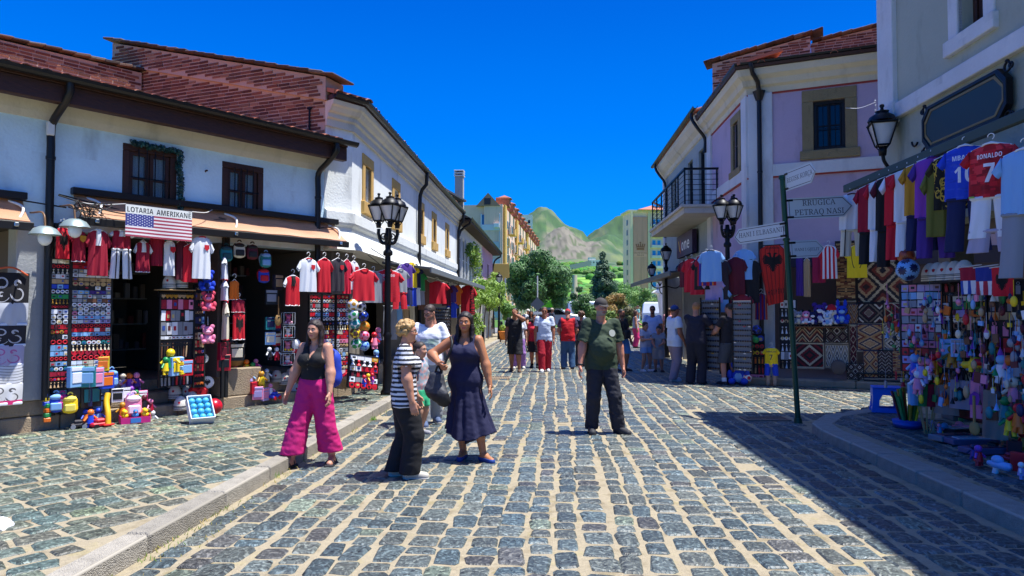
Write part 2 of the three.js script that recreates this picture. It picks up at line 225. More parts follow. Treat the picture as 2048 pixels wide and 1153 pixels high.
// small weeds along the left kerb
{ const g = []; for (let i = 0; i < 420; i++) { const z = -3.8 - Math.pow(rnd(), 1.6) * 9, c = N3(z * 2, 3) > -.05 ? 1 : 0; if (!c) continue; const x = xL(z) + R(.0, .3) * rnd(), h = R(.015, .05); g.push(tint(tf(new THREE.ConeGeometry(.004, h, 3, 1, true), x, h / 2 + .002, z, R(-.6, .6), R(0, 6), R(-.6, .6)), pick(['#6d7a2c', '#8b8a3d', '#b09a55', '#5b7a26']))); }
  for (const [px, py] of [[282, 1103], [545, 955], [660, 880], [240, 1130], [745, 842]]) { const p = ground(px, py); for (let i = 0; i < 26; i++) { const h = R(.03, .09); g.push(tint(tf(new THREE.ConeGeometry(.006, h, 3, 1, true), p[0] + R(-.05, .05), h / 2, p[2] + R(-.05, .05), R(-.7, .7), R(0, 6), R(-.7, .7)), pick(['#5f8a1c', '#7a9a2c', '#4c7420']))); } }
  const m = add(scene, 'grass', mg(g), VC(.9, { side: THREE.DoubleSide })); tag(m, 'sparse green and dry grass growing along the foot of the left kerb', 'grass', null, 'stuff'); }
// ---------- building kit ----------
rnd = RNG(21);
function panel(F, s0, s1, h0, h1, holes, th = .3, n = 0) { // wall slab with openings, outer face at n
  return F.bake(tf(ext(rect(s0, h0, s1, h1), th, 0, holes.map((q) => rect(q.s0, q.h0, q.s1, q.h1))), 0, 0, n - th));
}
const fbox = (F, s0, s1, h0, h1, n0, n1, c = .01) => F.bake(cbox(s1 - s0, h1 - h0, n1 - n0, (s0 + s1) / 2, (h0 + h1) / 2, (n0 + n1) / 2, 0, 0, 0, c));
const paneMat = new THREE.MeshPhysicalMaterial({ color: '#cfe0e8', roughness: .03, transmission: .9, thickness: 0, ior: 1.5 });
function windowUnit(p, F, q, o = {}) { // casing > pane, sash, bars, surround, sill, curtain, reveal
  const { s0, s1, h0, h1 } = q, w = o.w ?? .07, n = o.n ?? -.06, c = o.mat || MT.wood, S = (s0 + s1) / 2;
  const ring = (a, n0, n1, i) => mg([fbox(F, s0 - a + i, s1 + a - i, h1 - i - (w - 0), h1 + a - i, n0, n1, .006), fbox(F, s0 - a + i, s1 + a - i, h0 - a + i, h0 + i + w, n0, n1, .006), fbox(F, s0 - a + i, s0 + w + i, h0 + i + w + .001, h1 - w - i - .001, n0, n1, .006), fbox(F, s1 - w - i, s1 + a - i, h0 + i + w + .001, h1 - w - i - .001, n0, n1, .006)]);
  const win = addW(p, 'window', ring(o.lip ?? 0, n - .06, n + .03, 0), c);
  const a = s0 + w, b = s1 - w, y0 = h0 + w, y1 = h1 - w, k = o.leaves ?? 2;
  for (let i = 0; i < k; i++) { const x0 = lerp(a, b, i / k) + .004, x1 = lerp(a, b, (i + 1) / k) - .004, f = o.sash ?? .05;
    addW(win, 'sash', mg([fbox(F, x0, x0 + f, y0, y1, n - .05, n, .005), fbox(F, x1 - f, x1, y0, y1, n - .05, n, .005), fbox(F, x0 + f, x1 - f, y0, y0 + f, n - .05, n, .005), fbox(F, x0 + f, x1 - f, y1 - f, y1, n - .05, n, .005), fbox(F, x0 + f, x1 - f, lerp(y0, y1, o.rail ?? .5) - .015, lerp(y0, y1, o.rail ?? .5) + .015, n - .05, n - .004, .004)]), c);
    addW(win, 'pane', fbox(F, x0 + f, x1 - f, y0 + f, y1 - f, n - .035, n - .025, .001), o.glass || paneMat); }
  if (o.curtain) for (const t of [0, 1]) { const x0 = t ? lerp(a, b, .58) : a, x1 = t ? b : lerp(a, b, .42), g = new THREE.PlaneGeometry(x1 - x0, y1 - y0, 24, 2), P = g.attributes.position; for (let i = 0; i < P.count; i++) P.setZ(i, .012 * Math.sin((P.getX(i)) * 70)); g.computeVertexNormals(); tf(g, (x0 + x1) / 2, (y0 + y1) / 2, n - .1); addW(win, 'curtain', F.bake(g), M('#cfd4da', .9, { side: THREE.DoubleSide })); }
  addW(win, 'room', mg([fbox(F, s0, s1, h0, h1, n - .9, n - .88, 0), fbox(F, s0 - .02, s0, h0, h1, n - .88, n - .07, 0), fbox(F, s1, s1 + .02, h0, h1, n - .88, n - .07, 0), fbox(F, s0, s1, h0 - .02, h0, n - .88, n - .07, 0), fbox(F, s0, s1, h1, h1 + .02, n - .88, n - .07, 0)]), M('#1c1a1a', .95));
  if (o.bars) { const g = []; for (let i = 1; i < o.bars; i++) g.push(F.bake(cyl(.008, .008, y1 - y0 + .06, lerp(a, b, i / o.bars), (y0 + y1) / 2, n + .05, 0, 0, 0, 6))); for (const t of o.cross || [.5]) g.push(fbox(F, a, b, lerp(y0, y1, t) - .008, lerp(y0, y1, t) + .008, n + .044, n + .058, 0)); addW(win, 'window_grille', mg(g), MT.iron); }
  if (o.surround) { const e = o.surround, m = o.smat; addW(win, 'surround', mg([fbox(F, s0 - e, s1 + e, h1, h1 + e * (o.top ?? 1), -.05, .03), fbox(F, s0 - e, s0, h0, h1 - .002, -.05, .028), fbox(F, s1, s1 + e, h0, h1 - .002, -.05, .028)]), m); addW(win, 'sill', fbox(F, s0 - e - .05, s1 + e + .05, h0 - (o.sillH ?? .16), h0 - .002, -.05, .07), m); }
  return win;
}
const hole = (q, e = 0) => ({ s0: q.s0 - e, s1: q.s1 + e, h0: q.h0 - e, h1: q.h1 + e });
const bowTile = (len, r, th = .014) => { const o = [], i = []; for (let k = 0; k <= 6; k++) { const a = PI * k / 6; o.push([Math.cos(a) * r, Math.sin(a) * r * .8]); i.unshift([Math.cos(a) * (r - th), Math.sin(a) * (r - th) * .8]); } return ext([...o, ...i], len); };
const tileMat = VC(.9, { map: rept(TX.clay, 2), bumpMap: rept(TX.stucco, 3), bumpScale: .004 });
const tileCols = ['#a45c42', '#ba6c4e', '#925444', '#ab745a', '#84594a', '#c47a5a'];
// tiled roof slab rising from the eave; the tiles of the first course are parts, those above are joined
function tiledRoof(p, F, s0, s1, n, h, back, slope, o = {}) {
  const roof = addW(p, 'roof', F.bake(ext([[s0, 0], [s1, 0], [s1, .07], [s0, .07]], Math.hypot(back, back * slope)).translate(0, -.06, 0).rotateX(PI + Math.atan(slope)).translate(0, h, n)), M('#a86a50', .9));
  const ang = Math.atan(slope), L = .42, rows = o.rows || 3, pitch = .21, merged = [];
  for (let r = 0; r < rows; r++) for (let s = s0 + pitch / 2; s < s1; s += pitch) {
    const g = bowTile(L, .082 + R(-.004, .004)); tint(g, pick(tileCols)); tf(g, 0, .012 + R(0, .012), 0, -PI + 0, 0, 0); g.rotateX(PI); g.rotateZ(R(-.05, .05)); g.translate(0, 0, -L - r * (L - .08) + .05 + R(-.02, .02)); g.rotateX(ang); g.translate(s + R(-.008, .008), h + .015, n);
    F.bake(g); if (r) merged.push(g); else addW(roof, 'roof_tile', g, tileMat);
  }
  if (merged.length) addW(roof, 'roof_tiles', mg(merged), tileMat).userData.kind = 'stuff';
  return roof;
}
const brickCols = ['#7c4838', '#8a5542', '#6c3e32', '#96624c', '#623a30', '#a0765e', '#7a5242'];
function brickwork(p, F, poly, n, o = {}) { // bricks laid in courses inside a polygon of [s, h], standing proud of a mortar slab
  const th = o.th || .35, slab = addW(p, o.name || 'wall', F.bake(tf(ext(poly, th), 0, 0, n - th)), MT.mortar), xs = poly.map((q) => q[0]), ys = poly.map((q) => q[1]), list = [];
  for (let y = Math.min(...ys) + .02, k = 0; y < Math.max(...ys); y += o.dy || .063, k++) for (let x = Math.min(...xs) - R(0, .25); x < Math.max(...xs);) { const w = R(.15, .24), c = [x + w / 2, y + .027 + .012 * N3(x * .8, y * 3)]; x += w + R(.01, .02); if ([[-w * .45, -.02], [w * .45, -.02], [-w * .45, .03], [w * .45, .03]].every((d) => inside([c[0] + d[0], c[1] + d[1]], poly))) list.push([...c, w]); }
  list.sort((a, b) => (o.sort || ((q) => -q[0]))(a) - (o.sort || ((q) => -q[0]))(b)); const rest = [];
  list.forEach(([x, y, w], i) => { const g = F.bake(tf(box(w, (o.dy || .063) * R(.56, .7), .05, 0, 0, 0), x, y, n - .014 + R(-.004, .005), 0, R(-.02, .02), R(-.025, .025))); tint(g, new THREE.Color(pick(o.cols || brickCols)).multiplyScalar(R(.8, 1.2))); if (i < (o.max ?? 290)) addW(slab, 'brick', g, MT.brick); else rest.push(g); });
  if (rest.length) addW(slab, 'bricks', mg(rest), MT.brick).userData.kind = 'stuff';
  return slab;
}
function coping(p, F, a, b, n, w, pitch = .24, over = .09) { // slabs and tiles capping a sloping wall top from a to b ([s, h])
  const L = Math.hypot(b[0] - a[0], b[1] - a[1]), an = Math.atan2(b[1] - a[1], b[0] - a[0]);
  for (let l = 0; l < L; l += pitch) { const t = (l + pitch / 2) / L, g = cbox(pitch * 1.12, R(.035, .055), w + over * 2 + R(-.03, .03), 0, 0, 0, 0, R(-.06, .06), R(.04, .12), .01); tint(g, pick(['#4b3a33', '#5d463b', '#6d5446', '#40342f', '#70665c'])); tf(g, lerp(a[0], b[0], t), lerp(a[1], b[1], t) + .03, n - w / 2, 0, 0, an); addW(p, 'coping_tile', F.bake(g), tileMat); }
}
const gutterProf = (n, h, r = .07) => { const o = [], i = []; for (let k = 0; k <= 6; k++) { const a = PI + PI * k / 6; o.push([n + Math.cos(a) * r, h + Math.sin(a) * r]); i.unshift([n + Math.cos(a) * (r - .012), h + Math.sin(a) * (r - .012)]); } return [...o, ...i]; };
const P2 = (F, s, n = 0) => { const q = F.at(s, 0, n); return [q[0], q[2]]; };

// ---------- white house on the left with the lottery banner ----------
{
  const t = T('white_house', 'white two storey house with dark wooden windows and eaves behind the lottery banner', 'house', FA.at(-2.8, .1, 0));
  const w1 = FA.rect(246, 297, 350, 421), w2 = FA.rect(445, 331, 524, 438); w1.h0 = 2.98;
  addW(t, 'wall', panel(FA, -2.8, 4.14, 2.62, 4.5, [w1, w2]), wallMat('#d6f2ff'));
  addW(t, 'roof_beam', fbox(FA, -2.8, 4.3, 4.13, 4.36, .3, .42), MT.wood);
  addW(t, 'soffit', fbox(FA, -2.8, 4.3, 4.36, 4.4, -.1, .44, .005), MT.wood);
  addW(t, 'cornice', sweep([P2(FA, -2.8), P2(FA, 4.14)], [[0, 3.98], [.02, 3.98], [.06, 4.06], [.1, 4.2], [.1, 4.36], [0, 4.36]]), wallMat('#cfc9b8'));
  addW(t, 'gutter', sweep([P2(FA, -2.8), P2(FA, 4.42)], gutterProf(.52, 4.44, .075)), MT.gutter);
  tiledRoof(t, FA, -2.8, 4.14, .5, 4.42, 4.5, .25);
  for (const [s, n] of [[.08, .5], [4.02, .5]]) addW(t, 'downpipe', mg([FA.bake(tube([[s, 4.4, n], [s, 4.25, n], [s - .04, 4.05, .28], [s - .06, 3.92, .1], [s - .06, 3.6, .09], [s - .06, s > 2 ? 2.3 : .5, .09]], .048, 8, 30)), FA.bake(cyl(.056, .056, .04, s - .06, 3.5, .09))]), MT.gutter);
  const a = windowUnit(t, FA, w1, { bars: 5, curtain: 1, n: -.02, lip: .015, w: .075 }); windowUnit(t, FA, w2, { bars: 5, curtain: 1, n: -.02, lip: .015, w: .075 });
  addW(t, 'junction_box', FA.bake(cbox(.08, .17, .07, .0, 3.86, .12)), MT.pale);
  addW(t, 'hook', FA.bake(torus(.05, .012, 2.05, 3.62, .03, 0, PI / 2, 0, 2)), M('#5a3d30'));
  // stone plinth, pillar and steps
  const qs = (nm, s0, s1, h0, h1, n0, n1) => addW(t, nm, fbox(FA, s0, s1, h0, h1, n0, n1, .015), MT.limestone);
  rnd = RNG(4);
  for (let s = -2.8, r; s < .75; s += r) { r = Math.min(R(.6, .95), .76 - s); if (r < .2) break; qs('plinth_stone', s, s + r - .01, .08, .3, -.4, R(-.004, .004)); qs('plinth_stone', s + .005, s + r - .014, .308, .5, -.4, -.02 + R(-.004, .004)); }
  for (const [s0, s1, top] of [[.78, 1.06, .44], [2.32, 3.02, .72]]) { qs('cheek_block', s0, s1 - .006, .08, .3, -.75, .0); qs('cheek_block', s0 + .01, s1 - .01, .305, top, -.75, -.015); }
  for (let k = 0; k < 3; k++) { const h = .27 + k * .165; for (const [s0, s1] of [[1.065, 1.7], [1.705, 2.31], [3.03, 3.62], [3.625, 4.14]]) qs('stair_step', s0, s1, h - .19 + (k ? .026 : 0), h, -.75, -.02 - k * .26); }
  addW(t, 'pillar', fbox(FA, -.3, .02, .5, 2.64, -.3, .02), wallMat('#a9adb0'));
  // shop rooms behind: floor, back, sides, ceiling
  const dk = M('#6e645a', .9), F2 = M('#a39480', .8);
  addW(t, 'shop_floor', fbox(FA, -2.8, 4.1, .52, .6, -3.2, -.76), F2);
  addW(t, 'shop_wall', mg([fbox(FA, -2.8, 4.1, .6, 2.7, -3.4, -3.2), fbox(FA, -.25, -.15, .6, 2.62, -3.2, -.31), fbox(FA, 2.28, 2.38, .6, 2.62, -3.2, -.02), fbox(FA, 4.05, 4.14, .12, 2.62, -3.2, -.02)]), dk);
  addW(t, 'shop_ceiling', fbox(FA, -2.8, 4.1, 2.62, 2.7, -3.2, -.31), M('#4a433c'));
  for (const s of [.08, 2.3, 2.36]) addW(t, 'shop_post', fbox(FA, s, s + .05, .3, 2.7, .03, .08, .006), MT.black);
  rnd = RNG(91);
  for (let k = 0; k < 4; k++) for (const [s0, s1, n] of [[.95, 2.2, -2.2], [2.5, 3.6, -1.5]]) addW(t, 'shop_shelf', fbox(FA, s0, s1, .95 + k * .42, .97 + k * .42, n - .3, n, .004), M('#8d8d8a', .5));
}
{ // the brick gable wall and the brick wall behind the roof
  const G = new Frame(-3.21 - .934 * 4.92, -11.91 - .358 * 4.92, -21), t = T('brick_gable', 'tall red brick firewall with tiled coping sloping down beside the white house roof', 'brick wall', G.at(2.5, 4.2, 0));
  rnd = RNG(31);
  brickwork(t, G, [[.0, 4.6], [4.92, 4.0], [4.92, 5.22], [.0, 6.46]], 0, { sort: (q) => -q[0] - (q[1] - 5) * .1, th: .4 });
  brickwork(t, G, [[-.06, 6.46], [4.97, 5.2], [4.97, 5.6], [-.06, 6.88]], .06, { name: 'corbel', max: 260, th: .52 });
  coping(t, G, [-.2, 6.95], [5.05, 5.6], .06, .5);
  addW(t, 'iron_tie', G.bake(mg([cbox(.03, .55, .03, 4.62, 4.85, .03), cbox(.1, .035, .03, 4.62, 5.1, .03)])), MT.iron);
  const t2 = T('brick_rear_wall', 'weathered brick wall half in sun behind the tiled roof at the far left', 'brick wall', FA.at(-1, 5.6, -4.05));
  rnd = RNG(32);
  brickwork(t2, FA, [[-4.6, 5.0], [2.8, 5.0], [2.8, 5.86], [-4.6, 5.72]], -4.05, { sort: (q) => -q[1] * 0 - q[0], cols: ['#b06a48', '#c27d55', '#a35c40', '#c9936b', '#b98a68', '#9a5238'], dy: .08 });
  brickwork(t2, FA, [[-4.6, 5.72], [2.8, 5.86], [2.8, 6.19], [-4.6, 6.04]], -3.98, { name: 'corbel', max: 200, th: .5 });
  coping(t2, FA, [-4.6, 6.08], [2.75, 6.22], -3.98, .45);
}
// ---------- long white house with a moulded cornice ----------
const longPath = [P2(FA, 4.15), [-2.85, -12.36], P2(FC, 13.9)];
{
  const t = T('long_house', 'long white house with moulded cornice and narrow ochre framed windows', 'house', FC.at(0, .1, 0));
  const wm = wallMat('#f0f3ee'), px = [[723, 745.5, 316, 429], [783, 799, 360, 459], [836, 847, 402, 475], [863, 872, 422, 489], [890, 897, 447, 499]];
  const ws = px.map((r) => { const a = FC.px(r[0], r[2]), b = FC.px(r[1], r[3]); return { s0: a[0] + .2, s1: a[0] + .64, h0: 3.66, h1: 4.36 }; });
  addW(t, 'wall', mg([panel(FC, .002, 13.9, 2.66, 5.1, ws, .35), panel(FB, 0, .58, 2.66, 5.1, [], .35)]), wm);
  addW(t, 'cornice', sweep(longPath, [[0, 4.78], [.05, 4.78], [.05, 4.9], [.09, 4.93], [.09, 5.0], [.14, 5.03], [.18, 5.1], [.22, 5.13], [.24, 5.2], [0, 5.2]]), wallMat('#d9d3c0'));
  addW(t, 'string_course', sweep(longPath, [[0, 3.06], [.05, 3.1], [.07, 3.14], [.07, 3.32], [0, 3.36]]), wm);
  addW(t, 'fascia', sweep(longPath, [[0, 2.64], [.16, 2.66], [.03, 2.98], [0, 2.98]]), wm);
  addW(t, 'gutter', sweep(longPath, gutterProf(.27, 5.3, .075)), MT.gutter);
  addW(t, 'eave_board', sweep(longPath, [[0, 5.21], [.25, 5.21], [.25, 5.29], [0, 5.29]]), MT.wood);
  rnd = RNG(41); tiledRoof(t, FC, .35, 13.9, .26, 5.3, 1.6, .34, { rows: 2 }); tiledRoof(t, FB, -.02, .75, .26, 5.3, 1.2, .34, { rows: 2 });
  const oc = M('#cfa75e', .9, { map: rept(TX.stain, 1) }); ws.forEach((q) => windowUnit(t, FC, q, { surround: .17, smat: oc, n: -.12, leaves: 1, sash: .03, w: .03, bars: 4, sillH: .24, top: 1.2, mat: M('#3a3230') }));
  for (const s of [6.0, 13.7]) addW(t, 'downpipe', FC.bake(tube([[s, 5.26, .27], [s, 5.1, .27], [s, 4.9, .25], [s, 4.75, .12], [s, 4.5, .09], [s, .2, .09]], .05, 8, 30)), MT.gutter);
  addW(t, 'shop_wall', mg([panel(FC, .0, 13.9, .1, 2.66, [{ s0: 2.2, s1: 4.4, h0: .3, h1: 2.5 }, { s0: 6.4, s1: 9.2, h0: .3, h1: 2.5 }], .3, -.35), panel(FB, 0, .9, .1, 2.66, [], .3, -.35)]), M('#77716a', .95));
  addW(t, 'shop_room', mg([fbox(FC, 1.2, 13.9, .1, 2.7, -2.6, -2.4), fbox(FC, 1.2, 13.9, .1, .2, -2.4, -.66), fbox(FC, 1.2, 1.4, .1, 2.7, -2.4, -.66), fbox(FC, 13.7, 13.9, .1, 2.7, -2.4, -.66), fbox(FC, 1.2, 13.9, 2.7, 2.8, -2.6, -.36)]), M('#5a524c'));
  addW(t, 'iron_hook', mg([FB.bake(torus(.06, .012, .22, 4.42, .04, 0, PI / 2, 0, 4)), FB.bake(torus(.07, .012, .3, 4.43, .04, 0, PI / 2, 0, 3.4))]), M('#6d7378'));
  addW(t, 'plinth', sweep(longPath, [[-.3, .1], [.02, .1], [.02, .5], [-.3, .5]]), MT.limestone);
  const ch = FC.at(9.2, 5.75, -1.0); addW(t, 'chimney', mg([FC.bake(cbox(.6, .75, .6, 9.4, 6.0, -1.2)), FC.bake(cbox(.95, .06, .95, 9.4, 6.42, -1.2))]), MT.brick.clone());
}
{ // glazed house further along, pink at its end
  const t = T('gallery_house', 'house with dark glazed gallery, black mansard roof and pink end wall', 'house', FC.at(14, .1, 0)), w = [];
  for (let i = 0; i < 8; i++) w.push({ s0: 14.5 + i * 1.12, s1: 15.5 + i * 1.12, h0: 2.75, h1: 4.55 });
  addW(t, 'wall', panel(FC, 13.92, 23.6, 2.4, 4.95, w, .3), wallMat('#d6d8da'));
  addW(t, 'pink_wall', panel(FC, 23.61, 30, 2.4, 4.95, [{ s0: 26.5, s1: 27.4, h0: 2.9, h1: 4.2 }], .3), wallMat('#c79ab0'));
  w.forEach((q) => windowUnit(t, FC, q, { n: -.05, leaves: 1, w: .05, mat: M('#d9d9d6'), glass: MT.glass }));
  windowUnit(t, FC, { s0: 26.5, s1: 27.4, h0: 2.9, h1: 4.2 }, { n: -.1, glass: MT.glass });
  addW(t, 'lower_wall', panel(FC, 13.92, 30, .1, 2.4, [], .3), wallMat('#b9b3a4'));
  addW(t, 'gutter', sweep([P2(FC, 13.9), P2(FC, 30.4)], gutterProf(.5, 5.12, .08)), MT.gutter);
  addW(t, 'eave_board', fbox(FC, 13.92, 30.3, 4.95, 5.05, -.2, .5), M('#3b2a20'));
  const slate = M('#3a3c42', .7, { bumpMap: rept(TX.grain, 2), bumpScale: .02 });
  addW(t, 'roof', FC.bake(ext([[.5, 5.1], [-2.2, 6.6], [-2.2, 5.1]], 16.3).rotateY(PI / 2).translate(0, 0, 0).applyMatrix4(new THREE.Matrix4().makeRotationY(PI)).translate(30.2, 0, 0).applyMatrix4(new THREE.Matrix4().makeTranslation(0, 0, 0))), slate);
  addW(t, 'dormer_roof', mg([FC.bake(tf(ext([[21.5, 5.6], [30, 5.6], [30, 8.2], [22.6, 7.55]], 2.6), 0, 0, -4.6)), FC.bake(cbox(8.4, .12, 3.1, 26.2, 7.97, -3.2, 0, 0, .087))]), slate);
  addW(t, 'dormer_window', fbox(FC, 28.2, 29.4, 6.2, 7.4, -2.0, -1.9), MT.glass);
  for (const s of [14.0, 30]) addW(t, 'downpipe', FC.bake(tube([[s, 5.06, .5], [s, 4.9, .5], [s, 4.6, .12], [s, .2, .09]], .05, 8, 24)), MT.gutter);
  const c = addW(t, 'chimney', FC.bake(cbox(.5, 2.6, .5, 30.5, 8.6, -2.1)), wallMat('#b9b2a6')); for (const k of [0, 1, 2]) addW(c, 'chimney_cap', FC.bake(cbox(.6, .07, .6, 30.5, 9.9 + k * .15, -2.1)), MT.pale); addW(c, 'chimney_flue', FC.bake(cbox(.4, .5, .4, 30.5, 9.98, -2.1)), MT.black);
}
{ // apartment block at the end of the street
  const FE = new Frame(-1.37, -120, 90 - 6.2), FE0 = new Frame(-1.37 - 7, -121, -8), t = T('apartment_block', 'cream and yellow apartment block with red tiled roof and row of dormers', 'apartment building', FE.at(0, 0, 0));
  const cream = wallMat('#fbd4ba'), yel = wallMat('#e0b45e'), H = 19.9;
  const FN = new Frame(FE.at(0, 0, -16)[0], FE.at(0, 0, -16)[2], -6.2 + 0);
  addW(t, 'wall', mg([FE.bake(box(84, H, 15.6, 42.1, H / 2, -8)), FN.bake(box(3.2, H, .5, 14.2, H / 2, .2))]), cream);
  for (const [a, b] of [[.02, 2.2], [20, 23], [44, 47]]) addW(t, 'stair_wall', fbox(FE, a, b, 0, H, -.1, .25), yel);
  for (let f = 0; f < 6; f++) { const y = 1.2 + f * 3;
    for (let i = 0; i < 10; i++) { const s = 4 + i * 7.6; const w = addW(t, 'window', fbox(FE, s, s + 1.8, y, y + 1.5, -.1, .06, 0), MT.white); addW(w, 'pane', fbox(FE, s + .12, s + 1.68, y + .12, y + 1.38, 0, .09, 0), M('#28506e', .2));
      if ((i + f) % 2) { const b = addW(t, 'balcony', mg([fbox(FE, s + 2.4, s + 5.4, y - .9, y - .75, 0, 1.2, 0), fbox(FE, s + 2.4, s + 5.4, y - .75, y + .25, 1.1, 1.2, 0)]), f % 2 ? yel : cream); addW(b, 'door', fbox(FE, s + 3, s + 4.6, y - .7, y + 1.5, 0, .05, 0), M('#3b3f46', .3)); } else addW(t, 'shutter', fbox(FE, s + 2.6, s + 4.2, y - .1, y + 1.6, 0, .08, 0), pick([M('#7d5a3c'), M('#a9a49a'), yel])); }
    const w = addW(t, 'loggia', FN.bake(mg([cbox(3.2, 1.0, .3, 13.7, y - .3, .4), cbox(.2, 2.9, .3, 12.1, y + .6, .4), cbox(.2, 2.9, .3, 15.3, y + .6, .4)])), M(f % 2 ? '#cfd3d8' : '#b9bcc0')); addW(w, 'pane', FN.bake(box(3, 1.7, .05, 13.7, y + 1.05, .32)), M('#2f6aa0', .15)); }
  addW(t, 'air_conditioner', FN.bake(cbox(.9, .7, .4, 14.8, 16.2, .75)), MT.white);
  const red = M('#a8684e', .9, { map: rept(TX.clay, .6) }), roof = addW(t, 'roof', mg([FE.bake(tf(ext([[1, H], [-8, H + 4.2], [-17, H]], 86), 0, 0, 0, PI / 2).rotateX(0).applyMatrix4(new THREE.Matrix4().set(0, 0, 1, -1, 0, 1, 0, 0, 1, 0, 0, 0, 0, 0, 0, 1)))].map((g) => g)), M('#b5623f', .9, { side: THREE.DoubleSide, map: rept(TX.clay, .6) }));
  for (let i = 0; i < 12; i++) addW(roof, 'dormer', FE.bake(mg([box(2.4, 1.6, 2.4, 4 + i * 6.8, H + .9, -.6), tf(new THREE.CylinderGeometry(.01, 1.9, .7, 4), 4 + i * 6.8, H + 1.9, -.4, 0, PI / 4)])), red);
  addW(roof, 'gable', FN.bake(mg([ext([[11.2, H - .3], [15.4, H - .3], [13.3, H + 2.0]], .6)])), M('#a9846a')); addW(t, 'attic_window', FN.bake(box(1.1, 1.1, .1, 13.2, H + .5, .66)), M('#3a2c28', .4));
  const w = T('apartment_block', 'plain white apartment block showing beyond the red dormers', 'apartment building', [3.5, 0, -262]); add(w, 'wall', box(5.4, 37, 10, 1.4, 18.5, 0), wallMat('#e2e2e0')); for (let i = 0; i < 5; i++) add(w, 'window', box(.8, 1.2, .1, 2.8, 24 + i * 2.6, 5.02), MT.glass);
}
{ // hotel tower
  const t = T('hotel_tower', 'tall cream hotel with tan crested panel and blue windows, right of the mountains', 'hotel', [40.5, 0, -204], .1), cr = wallMat('#ffdcc4'), tan = wallMat('#e2a48c'), H = 30.5;
  add(t, 'wall', mg([box(13.4, H, 8, .6, H / 2, -4), box(9, H, 6, 12, H / 2, -4.5)]), cr);
  add(t, 'panel', box(4.2, H - 1.5, .3, -3.1, (H - 1.5) / 2, .12), tan); add(t, 'pilaster', mg([box(.7, H, .6, -5.7, H / 2, .2), box(.6, H, .6, -.55, H / 2, .2), box(.5, H, .6, 5.3, H / 2, .2), box(.5, H, .6, 6.6, H / 2, .2)]), wallMat('#e9dbb5'));
  add(t, 'roof_edge', box(14.6, .5, 9, .6, H + .25, -4), wallMat('#e9dbb5'));
  add(t, 'roof', tf(new THREE.ConeGeometry(8, 2, 4), 1.6, H + 1.5, -4, 0, PI / 4), M('#b3705a'));
  for (let f = 0; f < 9; f++) { const y = H - 3.0 - f * 3.05; add(t, 'ledge', box(6, .22, .5, 2.4, y - 1.35, .2), wallMat('#e9dbb5'));
    for (const x of [1.0, 2.5, 4.4]) { const w = add(t, 'window', box(1.15, 1.7, .16, x, y, .06), MT.white); add(w, 'pane', box(1.0, 1.55, .1, x, y, .12), M('#2b86c4', .15)); } add(t, 'balcony', box(3.4, .8, .3, 1.8, y - 1.0, .55), M('#d3d0c2')); }
  for (let i = 0; i < 9; i++) add(t, 'side_window', box(.1, 1.6, 1.4, -6.12, 4 + i * 2.95, -3), M('#3a3f46', .3));
  const g = []; for (let r = 0; r < 9; r++) g.push(box(.08, 2.4, .1, 2 + r * .5, H + 1.7, -2, 0, 0, -1.1)); add(t, 'solar_rack', mg([...g, box(4.4, .1, 2, 3.6, H + 2.2, -2, 0, 0, -.42)]), M('#33373c', .4));
  const cm = new THREE.MeshStandardMaterial({ color: '#9a5f45', roughness: .8, map: null }); // crest: crown over two lines of lettering
  add(t, 'crest', mg([box(2.5, .3, .12, -3.1, 20.2, .3), box(2.2, .5, .12, -3.1, 19.6, .3), ...[-1.2, -.6, 0, .6, 1.2].map((x) => box(.3, .9 - Math.abs(x) * .25, .12, -3.1 + x, 20.75, .3, 0, 0, -x * .3)), sph(.22, -3.1, 21.5, .3)]), cm);
  const tx = canvasTex(256, 96, (c) => { c.fillStyle = '#e2a48c'; c.fillRect(0, 0, 256, 96); c.fillStyle = '#8f573f'; c.font = 'bold 34px serif'; c.textAlign = 'center'; c.fillText('GRAND HOTEL', 128, 38); c.fillText('PALACE', 128, 80); }); add(t, 'lettering', box(3.9, 1.5, .06, -3.1, 18.1, .29), [M('#bd9170'), M('#bd9170'), M('#bd9170'), M('#bd9170'), M('#fff', .9, { map: tx }), M('#bd9170')]);
}
